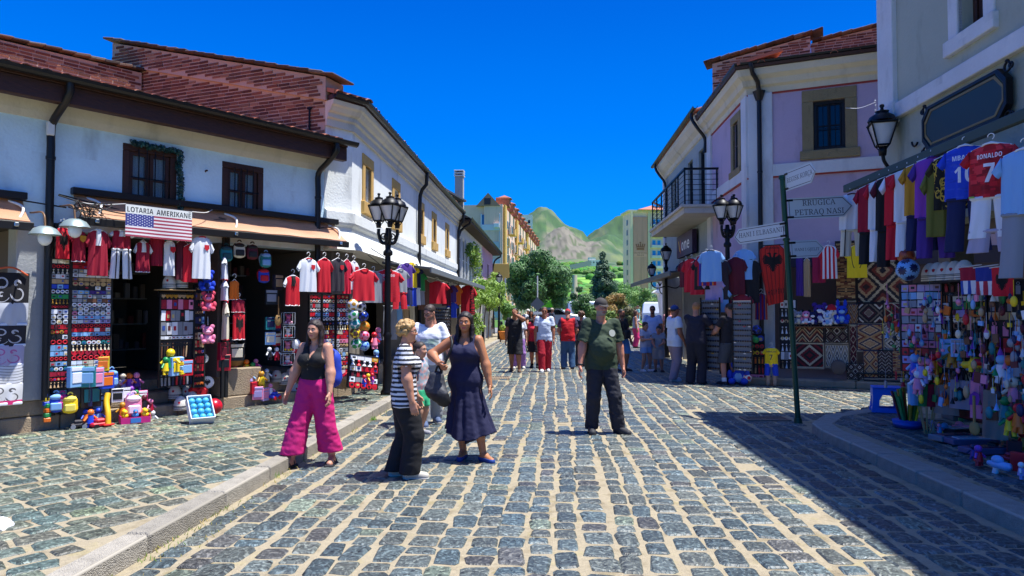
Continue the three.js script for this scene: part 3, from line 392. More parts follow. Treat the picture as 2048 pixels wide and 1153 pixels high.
// ---------- purple house on the right ----------
const purplePath = [P2(FQ, -4), [5.36, -15.75], P2(FP, 9)];
{
  const t = T('purple_house', 'purple corner house with white pilasters and stone framed barred windows, right of the street', 'house', FP.at(0, 0, 0));
  const pu = wallMat('#c8b0c0'), wh = wallMat('#dcdcd8'), st = M('#97865f', .95, { map: rept(TX.stain, 1), bumpMap: rept(TX.stucco, 2), bumpScale: .015 });
  const q = { s0: 1.36, s1: 1.99, h0: 5.1, h1: 6.18 }, k = { s0: -1.27, s1: -.8, h0: 5.0, h1: 6.15 };
  addW(t, 'wall', mg([panel(FP, .002, 9, 2.9, 6.6, [q], .4), panel(FQ, -4, 0, 2.9, 6.6, [k], .4)]), pu);
  windowUnit(t, FP, q, { surround: .23, smat: st, n: -.08, bars: 4, cross: [.42], leaves: 2, sash: .03, mat: MT.black, glass: MT.glass, sillH: .2, top: 1.1 }); windowUnit(t, FQ, k, { surround: .2, smat: st, n: -.08, bars: 4, mat: MT.black, glass: MT.glass });
  addW(t, 'cornice', sweep(purplePath, [[0, 6.5], [.03, 6.5], [.05, 6.62], [.12, 6.66], [.16, 6.78], [.26, 6.86], [.3, 7.0], [0, 7.0]]), wallMat('#ddd3b5'));
  addW(t, 'string_course', sweep(purplePath, [[0, 4.6], [.05, 4.6], [.05, 4.86], [0, 4.86]]), wh);
  addW(t, 'red_line', sweep(purplePath, [[0, 4.565], [.035, 4.565], [.035, 4.598], [0, 4.598]]), M('#a04038'));
  addW(t, 'red_line', sweep(purplePath, [[0, 6.46], [.02, 6.46], [.02, 6.498], [0, 6.498]]), M('#a04038'));
  addW(t, 'pilaster', mg([fbox(FP, .004, .52, .1, 6.49, -.02, .06), fbox(FQ, -.4, -.004, .1, 6.49, -.02, .06), fbox(FQ, -4, -3.55, .1, 6.49, -.02, .06)]), wh);
  addW(t, 'eave_board', sweep(purplePath, [[0, 7.01], [.34, 7.01], [.36, 7.07], [0, 7.07]]), MT.wood);
  addW(t, 'gutter', sweep(purplePath, gutterProf(.3, 7.14, .07)), MT.gutter);
  rnd = RNG(51); tiledRoof(t, FP, -.2, 9, .3, 7.1, 4, .3, { rows: 4 }); tiledRoof(t, FQ, -4, .3, .3, 7.1, 1.0, .3, { rows: 2 });
  addW(t, 'downpipe', mg([FP.bake(tube([[.1, 7.08, .4], [.1, 6.95, .4], [.22, 6.75, .25], [.25, 6.6, .12], [.25, 6.4, .12], [.25, .2, .12]], .05, 8, 30)), FP.bake(cyl(.14, .07, .22, .25, 6.42, .12, 0, 0, 0, 4)), FP.bake(cyl(.06, .06, .04, .25, 4.7, .12))]), MT.gutter);
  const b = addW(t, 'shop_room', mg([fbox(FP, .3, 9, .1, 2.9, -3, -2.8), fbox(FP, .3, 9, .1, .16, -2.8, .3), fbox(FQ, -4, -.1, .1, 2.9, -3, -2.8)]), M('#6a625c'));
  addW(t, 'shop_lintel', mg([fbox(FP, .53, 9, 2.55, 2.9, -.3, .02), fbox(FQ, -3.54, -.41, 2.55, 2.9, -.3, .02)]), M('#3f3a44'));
  for (let s = -.2; s < 8; s += 1.15) addW(t, 'ledge_stone', fbox(FP, s, s + 1.14, 0, .15, .1, .62, .02), MT.limestone);
  rnd = RNG(52);
  const bw = T('brick_parapet', 'stub of stepped brick parapet rising behind the purple house corner', 'brick wall', FP.at(-.6, 7, -2.4));
  brickwork(bw, FP, [[-1.05, 7.2], [1.3, 7.2], [1.3, 8.38], [-1.05, 8.02]], -2, {});
  coping(bw, FP, [-1.25, 8.04], [1.4, 8.43], -1.95, .45, .22);
  brickwork(bw, FP, [[1.31, 7.4], [6, 7.4], [6, 8.75], [1.31, 8.22]], -2.1, { name: 'rear_brickwork' });
  coping(bw, FP, [1.35, 8.24], [6, 8.76], -2.05, .45, .22);
}
{ // grey house with the balcony
  const t = T('balcony_house', 'grey green house with iron railed balcony and purple phone shop sign, beyond the purple house', 'house', FQ.at(-8, 0, 0));
  const gm = wallMat('#a6b0aa'), d = [[-7.0, -6.2], [-5.3, -4.5]].map(([a, b]) => ({ s0: a, s1: b, h0: 4.55, h1: 6.4 })); d.push({ s0: -9.8, s1: -9.1, h0: 4.55, h1: 6.35 });
  addW(t, 'wall', panel(FQ, -11.4, -4.002, 2.9, 6.9, d, .35), gm); d.forEach((q) => windowUnit(t, FQ, q, { n: -.1, mat: MT.black, glass: MT.glass, w: .05 }));
  addW(t, 'corner_pilaster', fbox(FQ, -11.8, -11.41, .1, 6.9, -.35, .06), wallMat('#d9dad8'));
  addW(t, 'cornice', sweep([P2(FQ, -11.8), P2(FQ, -4.01)], [[0, 6.72], [.05, 6.74], [.1, 6.86], [.22, 6.95], [.34, 7.1], [.36, 7.22], [0, 7.22]]), wallMat('#ddd6bf'));
  addW(t, 'gutter', sweep([P2(FQ, -11.9), P2(FQ, -3.6)], gutterProf(.44, 7.32, .07)), MT.gutter); rnd = RNG(53); tiledRoof(t, FQ, -11.9, -4, .42, 7.28, 1.6, .3, { rows: 2 });
  for (const s of [-11.1, -4.1]) addW(t, 'downpipe', FQ.bake(tube([[s, 7.25, .44], [s, 7.1, .44], [s + .1, 6.8, .3], [s + .1, 6.5, .1], [s + .1, s < -5 ? 4.4 : 6.1, .1]], .05, 8, 24)), MT.gutter);
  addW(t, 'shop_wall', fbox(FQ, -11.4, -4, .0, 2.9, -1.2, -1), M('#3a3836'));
  for (const [a, b] of [[-11.8, -11.4], [-7.6, -7.4]]) addW(t, 'shop_column', fbox(FQ, a, b, .0, 2.9, -1, .1), wallMat('#9a9c9a'));
  addW(t, 'balcony_slab', mg([fbox(FQ, -8.9, -2.8, 4.2, 4.4, -.02, .92), fbox(FQ, -8.95, -2.75, 4.36, 4.44, -.02, 1.0)]), wallMat('#c9c4b4'));
  const rail = []; for (let s = -8.8; s <= -2.85; s += .99) rail.push(fbox(FQ, s - .02, s + .02, 4.44, 5.4, .87, .91, 0)); for (let k = 0; k < 6; k++) rail.push(FQ.bake(cyl(.009, .009, 6, -5.83, 4.56 + k * .14, .89, 0, 0, PI / 2, 5)), FQ.bake(cyl(.009, .009, .9, -2.86, 4.56 + k * .14, .45, PI / 2, 0, 0, 5)), FQ.bake(cyl(.009, .009, .9, -8.8, 4.56 + k * .14, .45, PI / 2, 0, 0, 5)));
  rail.push(fbox(FQ, -8.85, -2.8, 5.38, 5.43, .86, .92, 0), fbox(FQ, -2.9, -2.82, 5.38, 5.43, 0, .86, 0)); for (const s of [-2.86, -8.8]) rail.push(fbox(FQ, s - .02, s + .02, 4.44, 5.4, .02, .06, 0)); addW(t, 'balcony_railing', mg(rail), MT.iron);
  const sg = canvasTex(512, 220, (c) => { c.fillStyle = '#4b3152'; c.fillRect(0, 0, 512, 220); c.font = 'bold 150px sans-serif'; c.fillStyle = '#f0c040'; c.fillText('\\', 60, 160); c.fillStyle = '#e0662a'; c.fillRect(128, 50, 16, 130); c.fillStyle = '#f2efe9'; c.fillText('one', 160, 160); });
  const so = addW(t, 'shop_sign', FQ.bake(box(2.6, .72, .14, -6.65, 3.72, .14)), [M('#3a2640'), M('#3a2640'), M('#3a2640'), M('#3a2640'), M('#fff', .5, { map: sg }), M('#3a2640')]);
}
// ---------- grey house at the right edge, its roof edge shades the street ----------
{
  const t = T('slate_house', 'slate blue house with white corner pilaster and green signboard at the right edge', 'house', FG.at(0, .1, 0)), gm = wallMat('#aeb3a0'), wh = wallMat('#d9dbda');
  const FS = new Frame(5.68, -10.6, -93.2 + 180 - 65), q = { s0: 2.0, s1: 2.52, h0: 5.02, h1: 6.2 };
  addW(t, 'wall', mg([panel(FG, .002, 9, 3.85, 7.6, [q], .4), panel(FG, .0, 9, 2.75, 3.85, [], .4), FG.bake(box(.3, 3.8, 7.6, .16, 5.7, -4)), FG.bake(box(8.4, 7.5, .3, 4.6, 3.8, -8))]), gm);
  addW(t, 'pilaster', fbox(FG, -.03, .44, 4.64, 7.6, -.42, .07), wh); addW(t, 'shop_column', fbox(FG, .86, 1.16, .12, 2.76, -.62, -.3), wallMat('#77716a'));
  addW(t, 'string_course', mg([fbox(FG, -.06, .5, 4.36, 4.66, -.46, .11), fbox(FG, .502, 9, 4.4, 4.62, -.02, .08)]), wh);
  windowUnit(t, FG, q, { surround: .2, smat: wh, n: -.2, mat: MT.wood, glass: MT.glass, leaves: 1, top: 1, sillH: .2 });
  addW(t, 'roof', mg([FG.bake(box(9.6, .16, 9, 4.5, 7.68, -4.22)), FG.bake(tf(ext([[.28, 7.76], [-8.7, 7.76], [-4.2, 9.6]], 9.4), 0, 0, 0, 0).applyMatrix4(new THREE.Matrix4().set(0, 0, 1, -.2, 0, 1, 0, 0, 1, 0, 0, 0, 0, 0, 0, 1)))]), M('#7a4636', .9, { side: THREE.DoubleSide }));
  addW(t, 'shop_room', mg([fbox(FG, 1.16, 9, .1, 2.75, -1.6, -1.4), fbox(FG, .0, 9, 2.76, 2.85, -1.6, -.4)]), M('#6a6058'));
  addW(t, 'hook', FG.bake(torus(.08, .014, .98, 3.96, .04, 0, 0, PI, 2.6)), MT.iron);
  // signboard with scrolled corners
  const sb = T('shop_signboard', 'blank dark green signboard with gold border on the slate blue house', 'signboard', FG.at(2.2, 4.0, .1)), o = (i) => { const a = 1.34 + i, b = 3.04 - i, y0 = 3.73 + i, y1 = 4.27 - i, c = .14; return [[a + c, y0], [b - c, y0], [b, y0 + c], [b, y1 - c], [b - c, y1], [a + c, y1], [a, y1 - c], [a, y0 + c]]; };
  addW(sb, 'board', FG.bake(tf(ext(o(.02), .05), 0, 0, .06)), M('#16302c', .5)); addW(sb, 'gold_border', FG.bake(tf(ext(o(.04), .012, 0, [o(.065)]), 0, 0, .105)), M('#8d7440', .5, { metalness: .4 })); addW(sb, 'iron_frame', FG.bake(tf(ext(o(-.015), .07, .006, [o(.02)]), 0, 0, .05)), MT.iron);
  addW(sb, 'scroll', FG.bake(mg([[1.34, 3.73], [3.04, 3.73], [1.34, 4.27], [3.04, 4.27]].flatMap(([x, y]) => [torus(.05, .014, x, y, .09), torus(.03, .012, x + .06 * Math.sign(x - 2.2), y, .09), sph(.025, x, y + .06 * Math.sign(y - 4), .09)]))), MT.iron);
}
// ---------- hills ----------
rnd = RNG(61);
const bump = (x, z, px, py, d, wx, wz) => { const p = depth(px, py, d), dx = (x - p[0]) / wx, dz = (z + d) / wz; return [p[1], Math.exp(-Math.pow(dx * dx + dz * dz, .88) * 1.05)]; };
function hillH(x, z) {
  const d = -z; let h = d < 150 ? 0 : d < 600 ? lerp(0, 18, (d - 150) / 450) : d < 1700 ? lerp(18, 120, Math.pow((d - 600) / 1100, 1.1)) : 120;
  h += fbm(x / 260, z / 260) * Math.min(1, (d - 150) / 900) * 26;
  const far = Math.min(1, Math.max(0, (d - 1600) / 700)); let m = 0;
  for (const [px, py, dd, wx, wz, k] of [[1080, 416, 3600, 350, 800, 1], [1000, 424, 3700, 400, 700, 1], [1128, 452, 2750, 200, 420, 1], [1165, 470, 2680, 160, 380, 1], [1190, 478, 2600, 190, 380, 1], [1262, 422, 5600, 620, 900, 1], [1400, 425, 5700, 900, 900, 1], [1215, 470, 4000, 330, 600, 1], [1262, 488, 2500, 120, 300, 1], [800, 440, 4200, 700, 900, 1], [1700, 450, 4600, 900, 900, 1]]) { const [y, g] = bump(x, z, px, py, dd, wx, wz); m = Math.max(m, (y - 120) * g * k) + 0; }
  h += m * far; const rel = far * (.35 + Math.min(1, m / 220)); h += rel * (fbm(x / 420 + 3, z / 420) * 30 - Math.abs(N3(x / 170, z / 420, 4)) * 46 - Math.abs(fbm(x / 70, z / 110, 8)) * 22);
  return h;
}
{
  const pos = [], col = [], idx = [], nx = 340, nz = 280, c = new THREE.Color();
  for (let j = 0; j <= nz; j++) for (let i = 0; i <= nx; i++) { const d = 150 * Math.pow(7500 / 150, j / nz), a = lerp(-26, 26, i / nx) * rad, x = d * Math.tan(a), z = -d, h = hillH(x, z); pos.push(x, h - .05, z);
    const n = fbm(x / 190, z / 190, 3), n2 = fbm(x / 42, z / 60, 8) * 1.5 + N3(x / 14, z / 20, 2) * .6, px = CX + F0 * x / d; 
    const rock = smooth(.3, .62, Math.exp(-Math.pow((px - 1142) / 62, 2)) * smooth(1900, 2400, d) * (1 - smooth(3000, 3300, d)) * smooth(120, 170, h) + n * .35);
    const wood = smooth(-.02, .12, n + (d > 2500 ? .05 : -.06) + (px < 1095 && d > 2900 && h < 420 ? .35 : 0) + (px > 1165 && d > 3000 ? .2 : 0));
    c.setRGB(.19, .25, .075); if (d < 1300) c.setRGB(.16 + n2 * .07, .34 + n2 * .09, .05); else c.setRGB(.105 + n2 * .05, .14 + n2 * .05, .065);
    c.lerp(new THREE.Color(.035 + n2 * .012, .09 + n2 * .03, .03), wood * (d < 1300 ? .75 : .9)); c.lerp(n2 > .22 ? new THREE.Color(.075, .1, .045) : new THREE.Color(.17 + n2 * .14, .155 + n2 * .12, .115 + n2 * .09), rock); col.push(c.r, c.g, c.b); }
  for (let j = 0; j < nz; j++) for (let i = 0; i < nx; i++) { const a = j * (nx + 1) + i, b = a + nx + 1; idx.push(a, a + 1, b, a + 1, b + 1, b); }
  const g = new THREE.BufferGeometry(); g.setAttribute('position', new THREE.Float32BufferAttribute(pos, 3)); g.setAttribute('color', new THREE.Float32BufferAttribute(col, 3)); g.setIndex(idx); g.computeVertexNormals();
  g.setAttribute('uv', new THREE.Float32BufferAttribute(new Float32Array(pos.length / 3 * 2), 2)); structure('hills', g, VC(1));
  // woods and hedges on the lower slopes
  const leaf = new THREE.IcosahedronGeometry(1, 1), P = leaf.attributes.position; for (let i = 0; i < P.count; i++) { const k = 1 + .28 * N3(P.getX(i) * 2, P.getY(i) * 2, P.getZ(i) * 2); P.setXYZ(i, P.getX(i) * k, P.getY(i) * k, P.getZ(i) * k); } leaf.computeVertexNormals();
  const N = 9000, im = new THREE.InstancedMesh(leaf, M('#fff', 1), N), m = new THREE.Matrix4(), q = new THREE.Quaternion(); let k = 0;
  for (let t = 0; t < 90000 && k < N; t++) { const d = 210 * Math.pow(1500 / 210, rnd()), px = R(930, 1420), x = (px - CX) / F0 * d, z = -d; if (fbm(x / 150, z / 110, 9) + (d > 1500 ? .1 : 0) < .06 + R(-.05, .12)) continue; const s = R(1.8, 3.6) * (1 + d / 1900); m.compose(V(x, hillH(x, z) + s * .45, z), q.setFromEuler(new THREE.Euler(0, R(0, 6), 0)), V(s, s * R(.7, 1.15), s)); im.setMatrixAt(k, m); im.setColorAt(k++, new THREE.Color(R(.05, .12), R(.14, .27), R(.02, .05))); }
  im.count = k; im.name = 'hillside_trees'; im.castShadow = true; scene.add(im); tag(im, 'scattered trees and hedges covering the green lower slopes below the mountains', 'woodland', null, 'stuff');
  const fh = T('hillside_house', 'small white flat roofed house on the green hillside', 'house', [0, 0, 0]); const hp = depth(1190, 521, 900); fh.position.set(...hp); fh.updateMatrixWorld(); add(fh, 'wall', mg([box(17, 8, 9, 0, -4, 0), box(9, 5, 9, -4, 1, -1)]), M('#dcd9d2')); for (let i = 0; i < 4; i++) add(fh, 'window', box(1.6, 1.8, .2, -6 + i * 4, -3, 4.55), MT.glass);
  const hp2 = depth(1160, 526, 850), fh2 = T('retaining_wall', 'pale concrete retaining wall beside the small white house on the hillside', 'wall', hp2); add(fh2, 'wall', tf(box(26, 6, 3, 0, -3, 0), 0, 0, 0, 0, 0, .22), M('#b5aca0'));
}
// ---------- far square ----------
sheet('road', [[-60, -46.2], [60, -46.2], [60, -66], [-60, -66]], .012, M('#8d8b86', .9, { map: rept(TX.speck, .3) }));
sheet('lawn', [[-70, -66.2], [90, -66.2], [90, -190], [-70, -190]], .03, M('#4f7a22', 1, { map: rept(TX.speck, .4) }));
{ const g = box(34, .16, .3, 14, .06, -46.1); const o = structure('kerb_line', g, MT.granite); }
// foliage: leaf-sized faces through the volume of a few clumps
function foliage(clumps, count, size, cols, seed = 1) { // clumps: [x, y, z, r, squash]
  const r = RNG(seed), pos = [], col = [], tot = clumps.reduce((a, c) => a + c[3] ** 2, 0), C = cols.map((c) => new THREE.Color(c)); const v = V(), u = V(), w = V();
  for (const c of clumps) { const n = Math.round(count * c[3] ** 2 / tot), base = C[Math.floor(r() * C.length)].clone().multiplyScalar(.75 + r() * .5);
    for (let i = 0; i < n; i++) { v.set(r() * 2 - 1, r() * 2 - 1, r() * 2 - 1).normalize(); const lump = 1 + .35 * N3(v.x * 2.2 + c[0], v.y * 2.2 + c[1], v.z * 2.2 + c[2]), rr = c[3] * Math.pow(r(), .3) * lump; const p = [c[0] + v.x * rr, c[1] + v.y * rr * (c[4] || .85), c[2] + v.z * rr];
      u.set(r() - .5, r() - .5, r() - .5).addScaledVector(v, .8).normalize(); w.set(r() - .5, r() - .5, r() - .5).cross(u).normalize(); const t = u.clone().cross(w), s = size * (.6 + r() * .8), k = C[Math.floor(r() * C.length)].clone().lerp(base, .6).multiplyScalar(.75 + r() * .5);
      const a = p.map((q, j) => q + w.getComponent(j) * s), b = p.map((q, j) => q + t.getComponent(j) * s * .55), d = p.map((q, j) => q - w.getComponent(j) * s), e = p.map((q, j) => q - t.getComponent(j) * s * .55); pos.push(...a, ...b, ...d, ...a, ...d, ...e); for (let j = 0; j < 6; j++) col.push(k.r, k.g, k.b); } }
  const g = new THREE.BufferGeometry(); g.setAttribute('position', new THREE.Float32BufferAttribute(pos, 3)); g.setAttribute('color', new THREE.Float32BufferAttribute(col, 3)); g.setAttribute('uv', new THREE.Float32BufferAttribute(new Float32Array(pos.length / 3 * 2), 2)); g.computeVertexNormals(); return g;
}
const leafMat = new THREE.MeshPhysicalMaterial({ vertexColors: true, roughness: .75, transmission: .35, thickness: 0, side: THREE.DoubleSide });
function crownClumps(n, x, y, z, rx, ry, rz, r0, r1, seed, shape = 1) { const r = RNG(seed), o = []; while (o.length < n) { const a = [r() * 2 - 1, r() * 2 - 1, r() * 2 - 1], l = Math.hypot(...a); if (l > 1 || l < .35) continue; const t = (a[1] + 1) / 2, k = shape < 0 ? 1 - t * .95 : 1 - Math.max(0, t - .6) * .5; o.push([x + a[0] * rx * k, y + a[1] * ry, z + a[2] * rz * k, lerp(r0, r1, r()) * (shape < 0 ? k + .3 : 1), .8]); } return o; }
function tree(name, label, p, trunkH, trunkR, crown, count, size, cols, seed, cat = 'tree') {
  const t = T(name, label, cat, p), limbs = [tf(new THREE.CylinderGeometry(trunkR * .6, trunkR, trunkH, 9, 3), 0, trunkH / 2, 0)], r = RNG(seed);
  for (const c of crown.slice(0, 7)) limbs.push(tube([[0, trunkH * .8, 0], [c[0] * .4, lerp(trunkH, c[1], .5), c[2] * .4], [c[0], c[1], c[2]]], trunkR * .28, 5, 5));
  add(t, 'trunk', mg(limbs), M('#5a4a3a', .95, { bumpMap: rept(TX.grain, 2), bumpScale: .03 })); add(t, 'crown', foliage(crown, count, size, cols, seed), leafMat); return t;
}
const GRN = ['#3f6b26', '#4c7a2c', '#2f5a20', '#5d8a38', '#38622a'], LIM = ['#7fa22e', '#94b53a', '#6a9428', '#a8c04a'];
{
  const d = 50, p = depth(1078, 640, d); p[1] = 0;
  const c = [...crownClumps(26, -.1, 3.75, 0, 1.75, 1.6, 1.6, .6, 1.0, 5), ...crownClumps(16, -.8, 3.0, .3, 1.2, 1.3, 1.2, .5, .8, 6), ...crownClumps(10, 1.3, 3.0, .2, .9, 1.2, 1, .5, .7, 8)];
  tree('round_tree', 'large dense dark green tree standing in the middle at the end of the street', p, 2.2, .22, c, 30000, .1, ['#4a7a34', '#5a8c3c', '#3c6a2c', '#6a9c48', '#4c8038'], 3).scale.setScalar(1.07);
  const q = depth(1017, 620, 40); tree('young_tree', 'small bright green round tree in front of the large dark tree', [q[0], 0, -40], 1.0, .05, crownClumps(9, 0, 1.6, 0, .28, .42, .28, .22, .34, 15), 3500, .05, ['#6b9a3a', '#7dac48', '#5a8a30'], 16);
  const f = depth(1207, 640, 72); tree('fir_tree', 'tall pointed grey green conifer behind the white van', [f[0], 0, -72], 2, .2, crownClumps(70, 0, 4.0, 0, 1.9, 3.9, 1.9, .55, .95, 25, -1), 17000, .12, ['#4a6b46', '#3d5c3c', '#5a7a54'], 26);
  for (const [px, dd, h, w, cl, lab, seed] of [[1232, 58, 3.2, 1.5, ['#7a7a2c', '#a8803a', '#6b8030', '#8f9a44', '#b58a3c'], 'bush with reddish yellow tips behind the man in the cap', 33], [1180, 66, 3.4, 1.4, GRN, 'dark green bush behind the white van', 34], [1288, 62, 3.6, 1.9, ['#6f9a3a', '#86ae4c', '#5c8a34'], 'light green leafy tree below the tan hotel tower', 35], [1262, 54, 2.1, 1.1, ['#6b6a3a', '#7a5c40', '#5c7034'], 'low brownish bush in the flower bed right of the cap', 36], [1205, 54, 1.9, 1.2, ['#5f8030', '#7a8f3a', '#8aa045'], 'low yellow green bush right beside the van', 37], [1330, 70, 3.8, 2.2, GRN, 'green tree behind the white gate pillar', 38], [1160, 80, 4.4, 1.6, ['#2f5226', '#3c6230'], 'narrow dark tree left of the conifer', 39], [1225, 95, 5, 2.6, ['#4f7a2c', '#5f8f38'], 'broad green tree behind the conifer', 40], [960, 44, 2.8, 1.1, GRN, 'green tree at the foot of the yellow wall', 41], [1170, 60, 3.0, 1.5, GRN, 'rounded green bush filling the gap left of the conifer', 42], [1250, 75, 4.6, 2.2, ['#5f8f3a', '#6fa045'], 'bright green tree between the conifer and the hotel', 43], [1193, 85, 4.8, 2.0, GRN, 'dark leafy tree directly behind the conifer', 45], [1305, 90, 4.2, 2.6, ['#5f8a3a', '#4c7a30'], 'spreading green tree at the base of the hotel', 46]]) {
    const p = depth(px, 640, dd); tree(h > 2.5 ? 'leafy_tree' : 'bush', lab, [p[0], 0, -dd], h * .4, .08, crownClumps(14, 0, h * .58, 0, w * .62, h * .36, w * .6, w * .25, w * .42, seed), 6500, .085, cl, seed, h > 2.5 ? 'tree' : 'bush'); }
  // flower bed and low hedge
  const g = foliage(Array.from({ length: 40 }, (_, i) => [5.2 + i * .22, .32, -50 + R(-.4, .4), .26, .7]), 9000, .045, ['#a9b52c', '#8fae2a', '#c9b92c', '#7a9a2a'], 44), m = add(scene, 'flower_bed', g, leafMat); tag(m, 'low bed of yellow green flowers in front of the parked white car', 'flower bed', null, 'stuff');
  // vines over the far left shops
  const v = T('grape_vine', 'bright green grape vine hanging over the shop fronts along the left of the street', 'vine', FC.at(15, 0, .3)); v.updateMatrixWorld();
  const cl = []; for (let i = 0; i < 46; i++) { const s = 14.2 + Math.pow(rnd(), .8) * 15, h = s < 17 ? R(1.0, 2.7) : R(1.8, 3.0) + (rnd() < .2 ? R(0, 1.2) : 0), q = FC.at(s, h, R(.15, .8)); cl.push([q[0], q[1], q[2], R(.25, .5), .8]); } for (let i = 0; i < 14; i++) { const q = FC.at(R(14.3, 17), R(.3, 2.2), R(.1, .5)); cl.push([...q, .34, .9]); } for (let i = 0; i < 8; i++) { const q = FC.at(R(15.5, 20), R(3, 4.6), .15); cl.push([...q, .25, 1.3]); }
  addW(v, 'leaves', foliage(cl, 15000, .06, LIM, 51), leafMat); for (let i = 0; i < 6; i++) addW(v, 'stem', tube([FC.at(14.6 + i * 2.4, .1, .25), FC.at(14.7 + i * 2.4, 1.4, .3), FC.at(15.2 + i * 2.4, 2.6, .4)], .03, 5), M('#5a4534'));
  const yb = depth(1001, 542, 44), ys = T('yellow_panel', 'plain yellow panel on a post under the apartment block', 'panel', [yb[0], 0, -44]); add(ys, 'panel', cbox(1.1, .88, .06, 0, yb[1], 0), M('#d9b25c')); add(ys, 'post', cyl(.05, .05, yb[1], .3, yb[1] / 2, -.06), MT.pale);
  const ob = depth(1149, 585, 90), os = T('stone_obelisk', 'slender pale stone obelisk between the dark tree and the conifer', 'monument', [ob[0], 0, -90]); add(os, 'shaft', tf(new THREE.CylinderGeometry(.45, .75, 6.2, 4), 0, 3.1, 0, 0, PI / 4), M('#cfc3a0')); add(os, 'plinth', cbox(2, 1, 2, 0, .5, 0), M('#b9b09a'));
}
// ---------- street lamps ----------
const frost = M('#c9ccd2', .35);
function lantern(parent, x, y, z, k = 1, turn = 0) { // square tapered lantern standing on (x, y, z)
  const l = add(parent, 'lantern', mg([...[0, 1, 2, 3].flatMap((i) => { const a = turn + PI / 4 + i * PI / 2, b = a + PI / 2, top = .235 * k, bot = .115 * k; return [tube([[Math.cos(a) * bot, .05 * k, Math.sin(a) * bot], [Math.cos(a) * top, .36 * k, Math.sin(a) * top]], .013 * k, 4), tube([[Math.cos(a) * top, .37 * k, Math.sin(a) * top], [Math.cos(b) * top, .37 * k, Math.sin(b) * top]], .022 * k, 4), tube([[Math.cos(a) * bot, .05 * k, Math.sin(a) * bot], [Math.cos(b) * bot, .05 * k, Math.sin(b) * bot]], .014 * k, 4), tube([[Math.cos(a) * bot, .05 * k, Math.sin(a) * bot], [Math.cos(a) * .04, -.03 * k, Math.sin(a) * .04]], .01 * k, 4)]; }), lathe([[0, -.1 * k], [.05 * k, -.1 * k], [.06 * k, -.03 * k], [.05 * k, .03 * k], [0, .03 * k]], 8)]), MT.iron);
  l.position.set(x, y, z);
  add(l, 'glass', tf(new THREE.CylinderGeometry(.215 * k, .11 * k, .3 * k, 4), 0, .205 * k, 0, 0, PI / 4 - turn), frost);
  add(l, 'lantern_roof', mg([tf(new THREE.CylinderGeometry(.14 * k, .25 * k, .035 * k, 4), 0, .395 * k, 0, 0, PI / 4 - turn), lathe([[.2 * k, .4 * k], [.17 * k, .47 * k], [.09 * k, .52 * k], [.085 * k, .545 * k], [.1 * k, .55 * k], [.03 * k, .57 * k], [.02 * k, .6 * k], [.035 * k, .625 * k], [.03 * k, .65 * k], [0, .66 * k]], 10)]), MT.iron);
  return l;
}
function lampPost(name, label, p, h, arms, k, lowers, turn = 0) {
  const t = T(name, label, 'street lamp', p, turn, null);
  add(t, 'base', lathe([[0, 0], [.115, 0], [.115, .06], [.085, .1], [.075, .5], [.09, .56], [.07, .6], [.065, 1.0], [.08, 1.04], [.06, 1.1]], 12), MT.iron);
  add(t, 'post', lathe([[.06, 1.1], [.05, h - .5], [.085, h - .48], [.085, h - .42], [.05, h - .38], [.06, h - .2], [.085, h - .15], [.05, h - .08], [.045, h], [0, h]], 12), MT.iron);
  if (!lowers) for (const a of arms) { const c = Math.cos(a), s = Math.sin(a), r = .2 * k; add(t, 'arm', mg([tube([[0, h - .25, 0], [c * r * .6, h - .27, s * r * .6], [c * r, h - .12, s * r], [c * r, h - .02, s * r]], .03, 6), torus(.05, .013, c * r * .45, h - .15, s * r * .45, -a)]), MT.iron); lantern(t, c * r, h + .08, s * r, k, -a); }
  else { lantern(t, 0, h + .1, 0, k); for (const a of arms) { const c = Math.cos(a), s = Math.sin(a), r = .52 * k; add(t, 'arm', tube([[0, h - .75, 0], [c * r * .7, h - .82, s * r * .7], [c * r, h - .7, s * r], [c * r, h - .52, s * r]], .022, 6), MT.iron); lantern(t, c * r, h - .42, s * r, k * .8, -a); } }
  return t;
}
lampPost('street_lamp', 'black iron street lamp with three lanterns behind the curly haired woman', ground(774, 790, .12), 2.95, [2.9, 1.2, -.35], .82);
{ const p = ground(1458, 768); lampPost('street_lamp', 'black iron street lamp with three lanterns standing by the sunglasses racks', p, 3.5, [2.6, .9, -.6], .88); }
lampPost('street_lamp', 'street lamp with a raised middle lantern, nearer of the pair by the white gate pillar', [...depth(1333, 622, 24)].map((v, i) => i == 1 ? 0 : v), 3.2, [0, PI], .95, 1);
lampPost('street_lamp', 'street lamp partly hidden behind its neighbour by the white gate pillar', [...depth(1343, 622, 29)].map((v, i) => i == 1 ? 0 : v), 3.1, [0, PI], .9, 1);
{ const p = ground(948, 690, .12); lampPost('street_lamp', 'single lantern street lamp in front of the vine on the left', [p[0], .12, p[2] - 5], 3.3, [], .95, 1); const q = depth(998, 622, 36); lampPost('street_lamp', 'small distant single lantern street lamp below the yellow panel', [q[0], 0, -36], 2.9, [], .9, 1); }
{ const t = T('wall_lantern', 'iron wall lantern with frosted panes at the corner of the slate blue house', 'wall lantern', FG.at(.12, 3.9, .5)); add(t, 'bracket', mg([tube([[.0, -.03, 0], [.02, -.12, 0], [.12, -.24, 0], [.34, -.27, 0], [.5, -.27, 0]], .025, 6)]), MT.iron); lantern(t, 0, .06, 0, 1.0, .3); t.position.set(...depth(1766, 306, 10.15)); }
